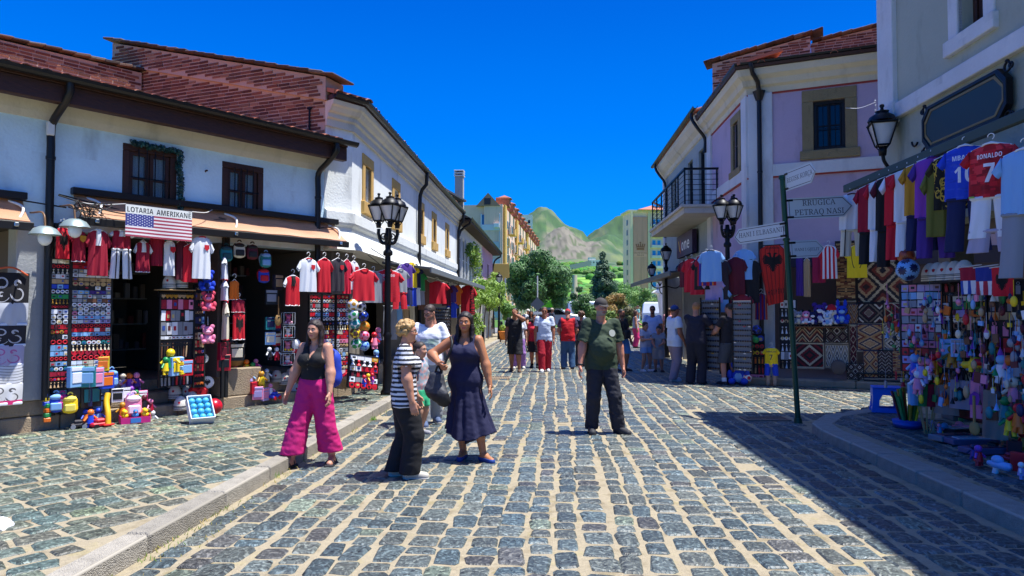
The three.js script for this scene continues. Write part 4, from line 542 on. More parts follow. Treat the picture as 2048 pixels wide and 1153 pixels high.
// ---------- signpost ----------
{
  const p = ground(1597, 848), t = T('signpost', 'green metal post with four pale arrow shaped street signs on the right', 'signpost', p); t.rotation.z = .052; t.updateMatrixWorld();
  const gm = M('#1f4a35', .45, { metalness: .3 }); add(t, 'post', mg([cyl(.038, .038, 3.5, 0, 1.75, 0), cyl(.05, .05, .03, 0, 2.62, 0), cyl(.045, .05, .05, 0, 3.52, 0), cyl(.05, .06, .08, 0, .04, 0)]), gm);
  const sign = (w, h, y, x, ry, lines, left, font, z = .05) => {
    const c = h * .42, o = left ? [[-w, 0], [-w + c, -h / 2], [0, -h / 2], [0, h / 2], [-w + c, h / 2]] : [[0, -h / 2], [w - c, -h / 2], [w, 0], [w - c, h / 2], [0, h / 2]];
    const W = 512, Hh = Math.round(512 * h / w), X = (v) => (left ? v + w : v) / w * W, Y = (v) => Hh / 2 - v / h * Hh;
    const tx = canvasTex(W, Hh, (g) => { g.fillStyle = '#c3cdcf'; g.fillRect(0, 0, W, Hh); g.strokeStyle = '#2b2f38'; g.lineWidth = W * .010; const k = .9; g.beginPath(); o.forEach((q, i) => { const cx = left ? -w / 2 : w / 2, sx = 1 - .035 / w * 1, sy = 1 - .05 / h; g[i ? 'lineTo' : 'moveTo'](X(cx + (q[0] - cx) * sx), Y(q[1] * sy)); }); g.closePath(); g.stroke(); g.fillStyle = '#30343c'; g.textAlign = 'center'; g.font = font; lines.forEach((s, i) => g.fillText(s, W * (left ? .56 : .48), Hh * ((i + 1) / (lines.length + 1)) + Hh * (lines.length > 1 ? .09 + (i ? .06 : -.04) : .1))); });
    const g = ext(o, .012), U = g.attributes.uv, P = g.attributes.position; for (let i = 0; i < U.count; i++) U.setXY(i, (left ? P.getX(i) + w : P.getX(i)) / w, P.getY(i) / h + .5);
    const m = add(t, 'sign_plate', tf(g, x, y, z, 0, ry, 0), M('#fff', .45, { map: tx })); add(m, 'clamp', mg([tf(box(.09, .03, .03, left ? -.03 : .03, h / 2 - .03, .0), x, y, z, 0, ry), tf(box(.09, .03, .03, left ? -.03 : .03, -h / 2 + .03, .0), x, y, z, 0, ry)]), MT.iron);
  };
  sign(.95, .235, 2.76, -.03, -1.08 + 0, ['HANI I ELBASANIT'], true, '52px serif');
  sign(.92, .3, 3.05, .03, 0, ['RRUGICA', 'PETRAQ NASI'], false, '60px serif'); sign(.5, .25, 2.47, .03, .1, ['HANI I GJELIT'], false, '56px serif'); sign(.78, .27, 3.44, .03, -1.45, ['REGISK KORÇA'], false, '60px serif');
}
// ---------- white gate pillar, square furniture, cars ----------
{ const p = depth(1337, 640, 42), t = T('gate_pillar', 'ornate white pillar with flared stepped top behind the pair of street lamps', 'pillar', [p[0], 0, -42]); const o = [[-.38, 0], [.38, 0], [.4, .5], [.47, 1.6], [.55, 2.4], [.62, 2.62], [.9, 2.7], [.78, 2.8], [.62, 2.84], [.62, 3.2], [.4, 3.28], [.36, 3.5], [-.36, 3.5], [-.4, 3.28], [-.62, 3.2], [-.62, 2.84], [-.78, 2.8], [-.9, 2.7], [-.62, 2.62], [-.55, 2.4], [-.47, 1.6], [-.4, .5]]; add(t, 'pillar', tf(ext(o, .7, .02), 0, 0, -.35), wallMat('#dfe2e4')); add(t, 'moulding', mg([box(1.3, .06, .8, 0, 2.66, 0), box(.06, 2.3, .06, -.18, 1.3, .37), box(.06, 2.3, .06, .18, 1.3, .37)]), M('#aeb4ba')); }
{ const m = structure('low_wall', mg([cbox(26, .42, .4, 12.5, .2, -46.6), cbox(26, .08, .5, 12.5, .44, -46.6)]), MT.granite); }
function car(name, label, p, turn, paint, kind, len) {
  const t = T(name, label, kind == 'van' ? 'van' : 'car', p, turn), pm = M(paint, .25, { clearcoat: .8 }), W = 1.75;
  const prof = kind == 'van' ? [[-2.2, .3], [-2.2, 1.75], [-2.0, 1.85], [.9, 1.85], [1.5, 1.15], [2.2, .95], [2.25, .3]] : kind == 'suv' ? [[-2.25, .4], [-2.28, 1.0], [-2.0, 1.62], [-1.7, 1.7], [.5, 1.7], [1.15, 1.12], [2.1, 1.0], [2.25, .4]] : [[-2.2, .35], [-2.2, .92], [-1.6, 1.02], [-.9, 1.42], [.35, 1.42], [1.1, .98], [2.1, .82], [2.2, .35]];
  const holes = [-1.35, 1.4]; const o = []; prof.forEach((q) => o.push(q)); const arch = []; for (const c of [...holes].reverse()) for (let k = 0; k <= 6; k++) { const a = PI * k / 6; arch.push([c + Math.cos(a) * .36, .32 + Math.sin(a) * .36]); }
  const shape = [...prof.slice().reverse()].reverse(); const full = [...shape, ...arch.map(([x, y]) => [x, Math.max(y, kind == 'suv' ? .4 : .33)])];
  add(t, 'body', tf(ext(full, W - .16, .08), 0, 0, -(W - .16) / 2), pm);
  const top = kind == 'van' ? [[.2, 1.1], [.2, 1.7], [.85, 1.7], [1.35, 1.12]] : kind == 'suv' ? [[-1.95, 1.1], [-1.75, 1.58], [.45, 1.58], [1.0, 1.12]] : [[-1.45, 1.0], [-.85, 1.34], [.3, 1.34], [.95, .98]];
  for (const s of [-1, 1]) add(t, 'side_window', tf(ext(top, .012), 0, 0, s > 0 ? W / 2 + .0 : -W / 2 - .012), MT.glass);
  const a = prof[kind == 'van' ? 0 : 1], b = prof[2]; if (kind != 'van') add(t, 'rear_window', tf(box(.03, Math.hypot(b[0] - a[0], b[1] - a[1]) * (kind == 'suv' ? .75 : .8), W * .8, 0, 0, 0), lerp(a[0], b[0], kind == 'suv' ? .62 : .5) - .05, lerp(a[1], b[1], kind == 'suv' ? .62 : .5) + .02, 0, 0, 0, -Math.atan2(b[0] - a[0], b[1] - a[1])), MT.glass); else add(t, 'rear_window', box(.03, .5, 1.3, -2.29, 1.42, 0), MT.glass);
  for (const c of holes) for (const s of [-1, 1]) { const w = add(t, 'wheel', tf(lathe([[0, -.1], [.3, -.1], [.33, -.06], [.33, .06], [.3, .1], [0, .1]], 18), c, .33, s * (W / 2 - .06), PI / 2), M('#17181a', .8)); add(w, 'rim', tf(new THREE.CylinderGeometry(.2, .2, .03, 10), c, .33, s * (W / 2 + .05), PI / 2), MT.chrome); }
  for (const s of [-1, 1]) { add(t, 'tail_light', cbox(.06, .2, .28, -2.29, kind == 'suv' ? 1.0 : .85, s * .68), M('#a01818', .2)); add(t, 'headlight', cbox(.08, .14, .3, 2.24, .72, s * .62), M('#e8edf0', .1)); }
  add(t, 'bumper', mg([cbox(.12, .2, W, -2.28, .5, 0), cbox(.12, .2, W, 2.28, .45, 0)]), pm); add(t, 'number_plate', cbox(.02, .12, .5, -2.36, .68, 0), MT.white);
  if (kind == 'suv') add(t, 'roof_rail', mg([cbox(2, .04, .04, -.6, 1.82, .7), cbox(2, .04, .04, -.6, 1.82, -.7)]), MT.iron);
  t.scale.setScalar(len / 4.4); return t;
}
const at2 = (px, d, y = 0) => { const p = depth(px, 622, d); return [p[0], y, -d]; };
car('silver_sedan', 'silver saloon car seen side on behind the two standing men', at2(1108, 52, .3), 0, '#b9bec4', 'sedan', 4.5);
car('white_van', 'white panel van parked beyond the silver car', at2(1181, 66, .55), .1, '#dfe5ea', 'van', 4.4);
car('white_car', 'white sport utility car with dark rear window parked left of the gate pillar', at2(1323, 54, .35), 1.15, '#dfe3e6', 'suv', 4.7);
car('white_car', 'white car mostly hidden behind the gate pillar', at2(1372, 56, .35), 1.15, '#d9dde2', 'suv', 4.6);
function bicycle(label, p, turn) { const t = T('bicycle', label, 'bicycle', p, turn); for (const x of [-.52, .52]) { const w = add(t, 'wheel', torus(.33, .018, x, .34, 0, 0, 0, 0, PI * 2, 24), MT.black); add(w, 'spokes', mg(Array.from({ length: 8 }, (_, i) => { const a = i * PI / 8; return tube([[x - Math.cos(a) * .32, .34 - Math.sin(a) * .32, 0], [x + Math.cos(a) * .32, .34 + Math.sin(a) * .32, 0]], .003, 3); })), MT.chrome); }
  add(t, 'frame', mg([tube([[-.52, .34, 0], [-.2, .82, 0]], .016, 5), tube([[-.52, .34, 0], [0, .32, 0]], .014, 5), tube([[0, .32, 0], [-.2, .85, 0]], .018, 5), tube([[0, .32, 0], [.36, .78, 0]], .018, 5), tube([[-.18, .78, 0], [.36, .8, 0]], .018, 5), tube([[.34, .9, 0], [.52, .34, 0]], .018, 5)]), M('#2a2c30', .4)); add(t, 'saddle', cbox(.24, .05, .13, -.22, .9, 0, 0, 0, 0, .02), MT.black); add(t, 'handlebar', mg([tube([[.32, .95, -.26], [.36, 1.02, -.15], [.36, 1.02, .15], [.32, .95, .26]], .013, 5), tube([[.34, .88, 0], [.36, 1.02, 0]], .014, 5)]), MT.iron); return t; }
bicycle('dark bicycle leaning by the flower bed behind the man with the black shoulder bag', at2(1262, 30), .5); bicycle('dark bicycle parked below the white gate pillar', at2(1362, 33), 1.0);
{ const p = at2(1075, 34), t = T('road_sign', 'grey back of a diamond road sign on a thin pole before the dark tree', 'road sign', p), k = .024; add(t, 'pole', cyl(.03, .03, 3.3, 0, 1.65, 0), MT.pale); add(t, 'sign_plate', tf(new THREE.CylinderGeometry(.34, .34, .02, 4), 0, 1.92, .04, PI / 2), M('#6d7276', .5, { metalness: .4 })); add(t, 'small_plate', cbox(.5, .12, .02, .05, 1.48, .04), MT.white); }
for (const [px, dd, h, lab] of [[966, 30, .85, 'black bollard beside the flower pots on the left kerb'], [1003, 38, .9, 'black bollard beside the orange flower pot']]) { const t = T('bollard', lab, 'bollard', at2(px, dd, .1)); add(t, 'post', lathe([[0, 0], [.1, 0], [.08, .1], [.06, h - .15], [.08, h - .1], [.06, h - .05], [.07, h], [0, h + .06]], 10), MT.iron); }
{ const p = at2(1007, 36, .1), t = T('flower_pot', 'orange terracotta flower pot by the far left bollard', 'flower pot', p); add(t, 'pot', lathe([[0, 0], [.18, 0], [.26, .4], [.28, .4], [.28, .46], [.2, .44], [0, .4]], 14), M('#c9762f', .8)); add(t, 'plant', foliage([[0, .6, 0, .22, .8]], 500, .05, LIM, 71), leafMat); }
{ const p = ground(959, 702, .12), t = T('blue_bucket', 'blue plastic bucket of yellow and orange flowers on the left kerb', 'bucket', p); add(t, 'bucket', lathe([[0, 0], [.13, 0], [.17, .26], [.18, .26], [.16, .25], [0, .22]], 14), M('#1f3fc0', .4)); add(t, 'flowers', foliage([[0, .34, 0, .16, .6]], 500, .035, ['#e0a020', '#e06a20', '#c9c030'], 72), leafMat); }
for (const [px, py, s] of [[940, 690, 81], [975, 672, 82], [983, 655, 83]]) { const p = ground(px, py, .12), t = T('potted_plant', ['tangled', 'leafy', 'small'][s - 81] + ' potted plant with red blooms at the vine covered shop front, ' + ['nearest of three', 'middle of three', 'farthest of three'][s - 81], 'potted plant', p); add(t, 'pot', lathe([[0, 0], [.14, 0], [.2, .32], [0, .3]], 12), M('#5c3a2a')); add(t, 'leaves', foliage([[0, .6, 0, .32, 1.1], [.1, .95, 0, .2, 1]], 1100, .05, [...LIM, '#b8403a', '#4c7420'], s), leafMat); }
// ---------- awnings, banner, dome lamps ----------
const tan = M('#e0a878', .85, { transmission: .45, thickness: 0, map: rept(TX.stain, .7), bumpMap: rept(TX.weave, 12), bumpScale: .001 });
function awning(label, s0, s1, h0, h1, n1, F = FA) {
  const t = T('awning', label, 'awning', F.at((s0 + s1) / 2, h1, .1)), L = Math.hypot(n1, h0 - h1), g = new THREE.BoxGeometry(s1 - s0, .012, L, 40, 1, 6), P = g.attributes.position; for (let i = 0; i < P.count; i++) P.setY(i, P.getY(i) - .03 * (1 - (2 * P.getZ(i) / L) ** 2) + .006 * Math.sin(P.getX(i) * 9)); g.computeVertexNormals();
  addW(t, 'canopy', F.bake(tf(g, (s0 + s1) / 2, (h0 + h1) / 2, n1 / 2 + .03, Math.atan2(h0 - h1, n1))), tan);
  addW(t, 'front_bar', F.bake(cbox(s1 - s0 + .06, .1, .05, (s0 + s1) / 2, h1 - .06, n1 + .03)), MT.gutter); addW(t, 'cassette', F.bake(cbox(s1 - s0 + .06, .09, .1, (s0 + s1) / 2, h0 + .05, .06)), MT.gutter);
  for (const s of [s0 + .15, (s0 + s1) / 2, s1 - .15]) { const a = addW(t, 'arm', F.bake(tube([[s, h0 - .02, .05], [s + .12, h0 - .1, n1 * .5], [s, h1 - .06, n1]], .018, 5)), MT.pale); addW(a, 'bracket', F.bake(cbox(.05, .05, .03, s, h1 - .05, n1 + .065)), MT.chrome); }
  return t;
}
awning('long tan awning above the souvenir shop of the white house', .3, 4.35, 3.08, 2.78, .34); awning('short tan awning at the left edge over the hanging towels', -2.6, -.25, 2.94, 2.66, .3);
{ const t = T('dark_awning', 'narrow dark grey awning strip over the clothes further along the street', 'awning', FC.at(7, 2.5, .4)); addW(t, 'canopy', FC.bake(tf(cbox(11.5, .05, 1.0, 7.6, 2.52, .6, .12, 0, 0))), M('#55585c', .6)); addW(t, 'front_bar', FC.bake(cbox(11.5, .12, .04, 7.6, 2.43, 1.1)), M('#6d7176', .5));
  const u = T('dark_awning', 'dark grey awning strip under the iron railed balcony', 'awning', FQ.at(-7, 2.6, .5)); addW(u, 'canopy', FQ.bake(tf(cbox(9.2, .05, 1.3, -7.4, 2.72, .65, .14, 0, 0))), M('#3b3c40', .6)); addW(u, 'front_bar', FQ.bake(cbox(9.2, .14, .04, -7.4, 2.6, 1.3)), M('#5d6064', .5)); }
{ const W = 1024, H = 560; const tx = canvasTex(W, H, (g) => { g.fillStyle = '#e2e4de'; g.fillRect(0, 0, W, H); g.fillStyle = '#262a30'; g.font = 'bold 122px sans-serif'; g.save(); g.translate(14, 132); const s = 'LOTARIA  AMERIKANË'; g.scale((W - 28) / g.measureText(s).width, 1.06); g.fillText(s, 0, 0); g.restore(); const y0 = 158, h = (H - y0) / 13; for (let i = 0; i < 13; i++) { g.fillStyle = i % 2 ? '#e9e4e4' : '#a83a50'; g.fillRect(0, y0 + i * h, W, h + 1); } g.fillStyle = '#3a3f86'; g.fillRect(0, y0, W * .41, h * 7); g.fillStyle = '#eef0f6'; for (let r = 0; r < 9; r++) for (let c = 0; c < (r % 2 ? 5 : 6); c++) { const x = W * .41 * ((c + (r % 2 ? 1 : .5)) / 6), y = y0 + h * 7 * (r + .6) / 9.2; g.beginPath(); for (let k = 0; k < 10; k++) { const a = -PI / 2 + k * PI / 5, q = k % 2 ? 5 : 13; g[k ? 'lineTo' : 'moveTo'](x + Math.cos(a) * q, y + Math.sin(a) * q); } g.fill(); } });
  const t = T('lottery_banner', 'banner with the words LOTARIA AMERIKANE above a red, white and blue flag', 'banner', FA.at(1.4, 2.6, .5)), a = FA.rect(250, 408, 383, 484, .5), hL = FA.px(250, 408, .5)[1], hR = FA.px(383, 424, .5)[1], bL = FA.px(252, 472, .5)[1], bR = FA.px(383, 484, .5)[1];
  const g = new THREE.BoxGeometry(a.w, .5, .006, 24, 10, 1), P = g.attributes.position; for (let i = 0; i < P.count; i++) { const u = P.getX(i) / a.w + .5, v = P.getY(i) / .5 + .5; P.setXYZ(i, a.s + P.getX(i), lerp(lerp(bL, bR, u), lerp(hL, hR, u), v), .5 + P.getZ(i) + .012 * Math.sin(u * 9) * (1 - v)); } g.computeVertexNormals(); const b = M('#cfcfca', .7); addW(t, 'banner_sheet', FA.bake(g), [b, b, b, b, M('#fff', .65, { map: tx }), b]);
  addW(t, 'cord', FA.bake(mg([tube([[a.s0, hL, .5], [a.s0 - .25, hL - .02, .3], [a.s0 - .55, hL + .02, .1]], .006, 4), tube([[a.s1, hR, .5], [a.s1 + .3, hR + .04, .3], [a.s1 + .5, hR + .12, .1]], .006, 4)])), MT.pale); }
for (const [px, py, lab] of [[149, 455, 'round metal dome lamp with a hanging bulb by the red shirts'], [89, 470, 'round metal dome lamp with white bulb on the grey pillar']]) { const q = FA.px(px, py, .55), t = T('dome_lamp', lab, 'lamp', FA.at(q[0], q[1], .55)); add(t, 'shade', lathe([[.03, .1], [.06, .1], [.12, .07], [.17, 0], [.16, 0], [.11, .055], [0, .08]], 18), M('#9fb0b0', .4, { metalness: .5 })); add(t, 'bulb', sph(.075, 0, -.04, 0, [1, 1.2, 1]), M('#dfe6ea', .3)); addW(t, 'bracket', FA.bake(tube([[q[0], q[1] + .1, .55], [q[0], q[1] + .25, .5], [q[0] - .02, q[1] + .3, .1]], .012, 5)), M('#7a5a3c', .5)); }
// cables slung along the left facades
{ const g = []; for (const [a, b, sag, F, n] of [[[-2.5, 3.2], [.2, 2.9], .05, FA, .1], [[.1, 3.05], [2.3, 2.95], .1, FA, .14], [[2.2, 2.98], [4.3, 3.05], .14, FA, .12], [[.05, 3.02], [1.2, 2.86], .05, FA, .28], [[.2, 2.72], [6, 2.6], .12, FC, .3], [[.2, 2.6], [4, 2.62], .2, FC, .25], [[6, 2.6], [13, 2.5], .2, FC, .3]]) { const m = [(a[0] + b[0]) / 2, (a[1] + b[1]) / 2 - sag]; g.push(F.bake(tube([[...a, n], [...m, n], [...b, n]], .009, 4, 16))); } for (let i = 0; i < 14; i++) g.push(FA.bake(torus(R(.05, .14), .006, .3 + R(-.15, .2), 2.8 + R(-.1, .12), .2 + R(0, .3), R(0, 3), R(0, 3)))); const o = add(scene, 'cable', mg(g), MT.black); tag(o, 'black electric cables sagging and coiled along the left house fronts', 'cables', null, 'stuff'); }
{ // blue step stool
  const t = T('plastic_stool', 'bright blue plastic step stool on the corner of the right pavement', 'stool', [5.46, .13, -10.25], -.35), m = M('#1467d8', .35);
  add(t, 'seat', cbox(.42, .035, .3, 0, .385, 0, 0, 0, 0, .012), m);
  const side = (w0, w1, hw, hh) => ext([[-w0 / 2, 0], [w0 / 2, 0], [w1 / 2, .37], [-w1 / 2, .37]], .02, 0, [[[-hw, .07], [hw, .07], [hw * .95, hh * .7], [hw * .6, hh], [-hw * .6, hh], [-hw * .95, hh * .7]]]);
  t.scale.setScalar(.92); for (const s of [1, -1]) { add(t, 'leg_panel', tf(side(.46, .38, .12, .27), 0, 0, s * .15 - .01, -s * .07), m); add(t, 'leg_panel', tf(side(.32, .26, .06, .25), s * .2 - .01, 0, 0, 0, PI / 2, 0), m); }
}
// ---------- goods: cloth ----------
const COL = { red: '#c9142a', crimson: '#9c1030', maroon: '#5c1226', white: '#dfe2e8', black: '#17171b', charcoal: '#2e2a33', navy: '#16204f', blue: '#1f45c4', sky: '#7fb0e0', grey: '#8b8f98', yellow: '#f0cf1c', gold: '#c08a24', purple: '#4a2a86', violet: '#8a3fae', olive: '#6b6a26', pink: '#e888ac', green: '#1f8a4a', teal: '#1c7f86', brown: '#6b4632', tan: '#b99a72', cream: '#d9cfb6', orange: '#e0701c', magenta: '#c8247a', lilac: '#a99ad0' };
const K = (c) => COL[c] || c;
function shell(L, Rr, nv, nu, t, seed = 0, amp = .012, nf = 2.5) { // closed cloth shell between two edges
  const pos = [], uv = [], idx = [];
  for (const f of [1, -1]) { const o = pos.length / 3; for (let j = 0; j <= nv; j++) { const v = j / nv, l = L(v), r = Rr(v); for (let i = 0; i <= nu; i++) { const u = i / nu, e = Math.sqrt(Math.sin(PI * u)), fold = amp * (.25 + v) * (Math.sin(6.283 * nf * u + seed + Math.sin(v * 2.6 + seed) * .9) + .5 * Math.sin(6.283 * nf * 2.3 * u + seed * 2 + v * 4)) * e; pos.push(lerp(l[0], r[0], u), lerp(l[1], r[1], u), f * t / 2 * e * (.55 + .45 * Math.min(1, v * 4)) + fold); uv.push(u, 1 - v); } }
    for (let j = 0; j < nv; j++) for (let i = 0; i < nu; i++) { const a = o + j * (nu + 1) + i, b = a + 1, c = a + nu + 1, d = c + 1; f > 0 ? idx.push(a, c, b, b, c, d) : idx.push(a, b, c, b, d, c); } }
  const g = new THREE.BufferGeometry(); g.setAttribute('position', new THREE.Float32BufferAttribute(pos, 3)); g.setAttribute('uv', new THREE.Float32BufferAttribute(uv, 2)); g.setIndex(idx); g.computeVertexNormals(); return g;
}
const poly = (pts) => (v) => { let i = 1; while (i < pts.length - 1 && pts[i][2] < v) i++; const a = pts[i - 1], b = pts[i], t = clamp((v - a[2]) / (b[2] - a[2])); return [lerp(a[0], b[0], t), lerp(a[1], b[1], t)]; };
const mir = (f) => (v) => { const q = f(v); return [-q[0], q[1]]; };
const cloth = (c, map) => map ? M('#fff', .85, { map, side: THREE.DoubleSide }) : M(K(c), .85, { side: THREE.DoubleSide });
const hangerGeo = (w) => mg([tube([[-w * .42, -.035, 0], [-w * .1, .01, 0], [0, .025, 0], [w * .1, .01, 0], [w * .42, -.035, 0]], .007, 5), torus(.028, .005, 0, .075, 0, 0, 0, -1.2, 4.4)]);
function tee(t, w, h, o) { // parts of a hanging shirt, collar at the origin
  const sd = rnd() * 9, half = w / 2, dp = o.depth || .07;
  const side = poly([[-.17 * w, 0, 0], [-half * .98, -.07 * h, .1], [-half * .94, -.34 * h, .36], [-half * (o.flare || 1), -h, 1]]);
  add(t, 'shirt_body', shell(side, mir(side), 14, 18, dp, sd, o.amp ?? .012), cloth(o.c, o.map));
  if (!o.vest) for (const s of [-1, 1]) { const l = o.long ? .62 : .3, A = poly([[s * half * .93, -.06 * h, 0], [s * half * (1.32 + (o.long ? .1 : 0)), -(l) * h * .92, 1]]), B = poly([[s * half * .86, -.33 * h, 0], [s * half * (1.05), -(l + .1) * h, 1]]); add(t, 'sleeve', shell(s < 0 ? A : B, s < 0 ? B : A, 6, 8, dp * .9, sd + s, .008, 1.5), cloth(o.sc || o.c)); }
  add(t, 'collar', tf(torus(.17 * w, .012, 0, 0, 0, PI / 2.6, 0, 0, PI * 2, 18), 0, -.012, .005, 0, 0, 0, [1, .75, .6]), cloth(o.cc || o.sc || o.c));
  if (o.hem) { const q = poly([[-half * 1.01, -h * .965, 0], [-half * 1.01 * (o.flare || 1), -h * 1.005, 1]]); add(t, 'hem', shell(q, mir(q), 2, 18, dp * 1.12, sd, (o.amp ?? .012) * 1.2), cloth(o.hem)); }
  if (o.badge) { add(t, 'emblem', tf(ext([[-.035, .04], [.035, .04], [.035, -.015], [0, -.045], [-.035, -.015]], .004), w * .2, -.26 * h, dp * .56), cloth(o.badge)); }
  if (o.yoke) { const q = poly([[-.14 * w, -.01, 0], [-.2 * w, -.35 * h, 1]]); add(t, 'yoke', tf(shell(q, mir(q), 6, 8, dp * 1.1, sd, .006), 0, 0, .012), cloth(o.yoke)); }
  add(t, 'hanger', hangerGeo(w), o.hang || MT.white);
}
function trousers(t, w, h, o) { const sd = rnd() * 9; const y0 = o.y0 || 0; for (const s of [-1, 1]) { const A = poly([[s * w * .5, y0, 0], [s * w * .54, y0 - h * .5, .5], [s * w * (o.flare || .56), y0 - h, 1]]), B = poly([[s * .004, y0, 0], [s * w * .06, y0 - h * (o.rise || .35), .4], [s * w * .1, y0 - h, 1]]); add(t, 'trouser_leg', shell(s < 0 ? A : B, s < 0 ? B : A, 10, 9, o.depth || .06, sd + s, .009, 1.5), cloth(o.c)); if (o.trim) add(t, 'trim', tube([[s * w * .3, y0, .045], [s * w * .33, y0 - h * .4, .05], [s * w * .36, y0 - h, .045]], .007, 4), cloth(o.trim)); }
  add(t, 'waistband', cbox(w * 1.02, .035, o.depth || .06, 0, y0 - .012, 0, 0, 0, 0, .012), cloth(o.c)); }
function hangTee(F, n, b, label, o, name = 'hanging_shirt', cat = 'shirt') { // b: picture box of the body when seen from the front
  const q = F.rect(...b, n), t = T(name, label, cat, F.at(q.s, q.h1, n), F.a + (o.turn || 0), o.group); tee(t, o.w || Math.abs(q.w) * .96, q.h1 - q.h0, o); return [t, q];
}
const onC = (w, h, base, fn) => canvasTex(w, h, (g) => { g.fillStyle = K(base); g.fillRect(0, 0, w, h); fn(g, w, h); });
const lettered = (base, ink, name, num, y = .34, fs = 34) => onC(256, 300, base, (g) => { g.fillStyle = K(ink); g.textAlign = 'center'; g.font = `bold ${fs}px sans-serif`; if (name) g.fillText(name, 128, 300 * y - 34 + 12); if (num) { g.font = 'bold 120px sans-serif'; g.fillText(num, 128, 300 * y + 100); } for (let i = 0; i < 60; i++) { g.globalAlpha = .07; g.fillStyle = i % 2 ? '#000' : '#fff'; g.fillRect(rnd() * 256, rnd() * 300, 20 + rnd() * 40, 8); } g.globalAlpha = 1; });
function eagle(g, x, y, s, c = '#0c0a0c') { g.save(); g.translate(x, y); g.scale(s, s); g.fillStyle = c; g.strokeStyle = c; g.lineCap = 'round'; for (const m of [-1, 1]) { g.save(); g.scale(m, 1);
  g.lineWidth = .11; for (let i = 0; i < 8; i++) { const a = -1.0 + i * .24; g.beginPath(); g.moveTo(.12, -.25 + i * .09); g.quadraticCurveTo(.5, -.45 + i * .1, .35 + .5 * Math.cos(a), -.1 + .62 * Math.sin(a)); g.stroke(); }
  g.beginPath(); g.moveTo(0, -.3); g.quadraticCurveTo(.12, -.55, .1, -.72); g.quadraticCurveTo(.16, -.9, .34, -.84); g.lineTo(.5, -.74); g.lineTo(.3, -.72); g.quadraticCurveTo(.24, -.5, .22, -.2); g.fill();
  g.lineWidth = .09; for (const [p, q] of [[.1, .9], [.22, .8], [.34, .66]]) { g.beginPath(); g.moveTo(.06, .25); g.lineTo(p, q); g.stroke(); } g.beginPath(); g.moveTo(.12, .3); g.lineTo(.5, .5); g.stroke(); g.restore(); }
  g.beginPath(); g.ellipse(0, .05, .2, .42, 0, 0, 7); g.fill(); g.beginPath(); g.moveTo(-.16, .3); g.lineTo(.16, .3); g.lineTo(.1, .95); g.lineTo(0, 1.02); g.lineTo(-.1, .95); g.fill(); g.restore(); }
const TXP = {
  ron: lettered('red', 'white', 'RONALDO', '7', .36, 38), ronL: lettered('red', 'white', 'RONALDO', '', .3, 30), mb: lettered('blue', 'white', 'MBAPPE', '10', .36, 38), y7: lettered('yellow', 'navy', 'RONALDO', '7', .36, 38),
  bar: onC(256, 256, 'crimson', (g) => { for (const [x, w, c] of [[30, 34, '#1c2a8a'], [100, 40, '#3a1f7a'], [180, 36, '#1c2a8a'], [84, 9, '#e0a020'], [220, 8, '#e0a020']]) { g.fillStyle = c; g.fillRect(x, 0, w, 256); } }),
  gold: onC(256, 256, '#14130f', (g) => { g.strokeStyle = '#c9a83c'; for (let i = 0; i < 70; i++) { g.lineWidth = 3 + rnd() * 6; g.beginPath(); g.arc(rnd() * 256, rnd() * 256, 8 + rnd() * 22, rnd() * 6, rnd() * 6 + 3); g.stroke(); } }),
  camo: onC(256, 256, '#a3121e', (g) => { for (let i = 0; i < 90; i++) { g.fillStyle = ['#c81a2a', '#8a0f1c', '#d8313c'][i % 3]; g.fillRect(rnd() * 256, rnd() * 256, 18 + rnd() * 40, 6 + rnd() * 22); } g.fillStyle = '#e9e9ee'; g.textAlign = 'center'; g.font = 'bold 30px sans-serif'; g.fillText('RONALDO', 128, 74); g.font = 'bold 124px sans-serif'; g.fillText('7', 128, 186); }),
  strp: onC(128, 128, '#dfe2e8', (g) => { g.fillStyle = '#c0142a'; for (let i = 0; i < 4; i++) g.fillRect(i * 32, 0, 16, 128); }),
  ylw: onC(256, 256, 'yellow', (g) => { g.strokeStyle = '#191a20'; g.lineWidth = 9; for (const m of [-1, 1]) { g.beginPath(); g.moveTo(128 + m * 70, 20); g.quadraticCurveTo(128 + m * 74, 150, 128 + m * 34, 180); g.stroke(); } }),
  egl: onC(256, 512, '#c22418', (g) => { g.fillStyle = '#7f1610'; for (let i = 0; i < 6; i++) g.fillRect(i * 46 + 6, 0, 10, 512); g.globalAlpha = 1; eagle(g, 128, 205, 118); g.fillStyle = '#151012'; g.font = 'bold 40px sans-serif'; g.textAlign = 'center'; g.fillText('ALBANIA', 128, 52); g.fillText('S H Q I P Ë R I', 128, 455); }),
  eglS: onC(128, 128, '#c9142a', (g) => eagle(g, 64, 58, 44)), disc: onC(128, 128, '#e4e4e0', (g) => eagle(g, 64, 60, 40)),
  scarf: onC(96, 256, '#b81226', (g) => { g.fillStyle = '#0e0c0e'; g.save(); g.translate(62, 20); g.rotate(PI / 2); g.font = 'bold 54px sans-serif'; g.fillText('RONALDO', 0, 0); g.restore(); }),
};
rnd = RNG(101);
const stuffRow = 'clothes hung under the tan awning';
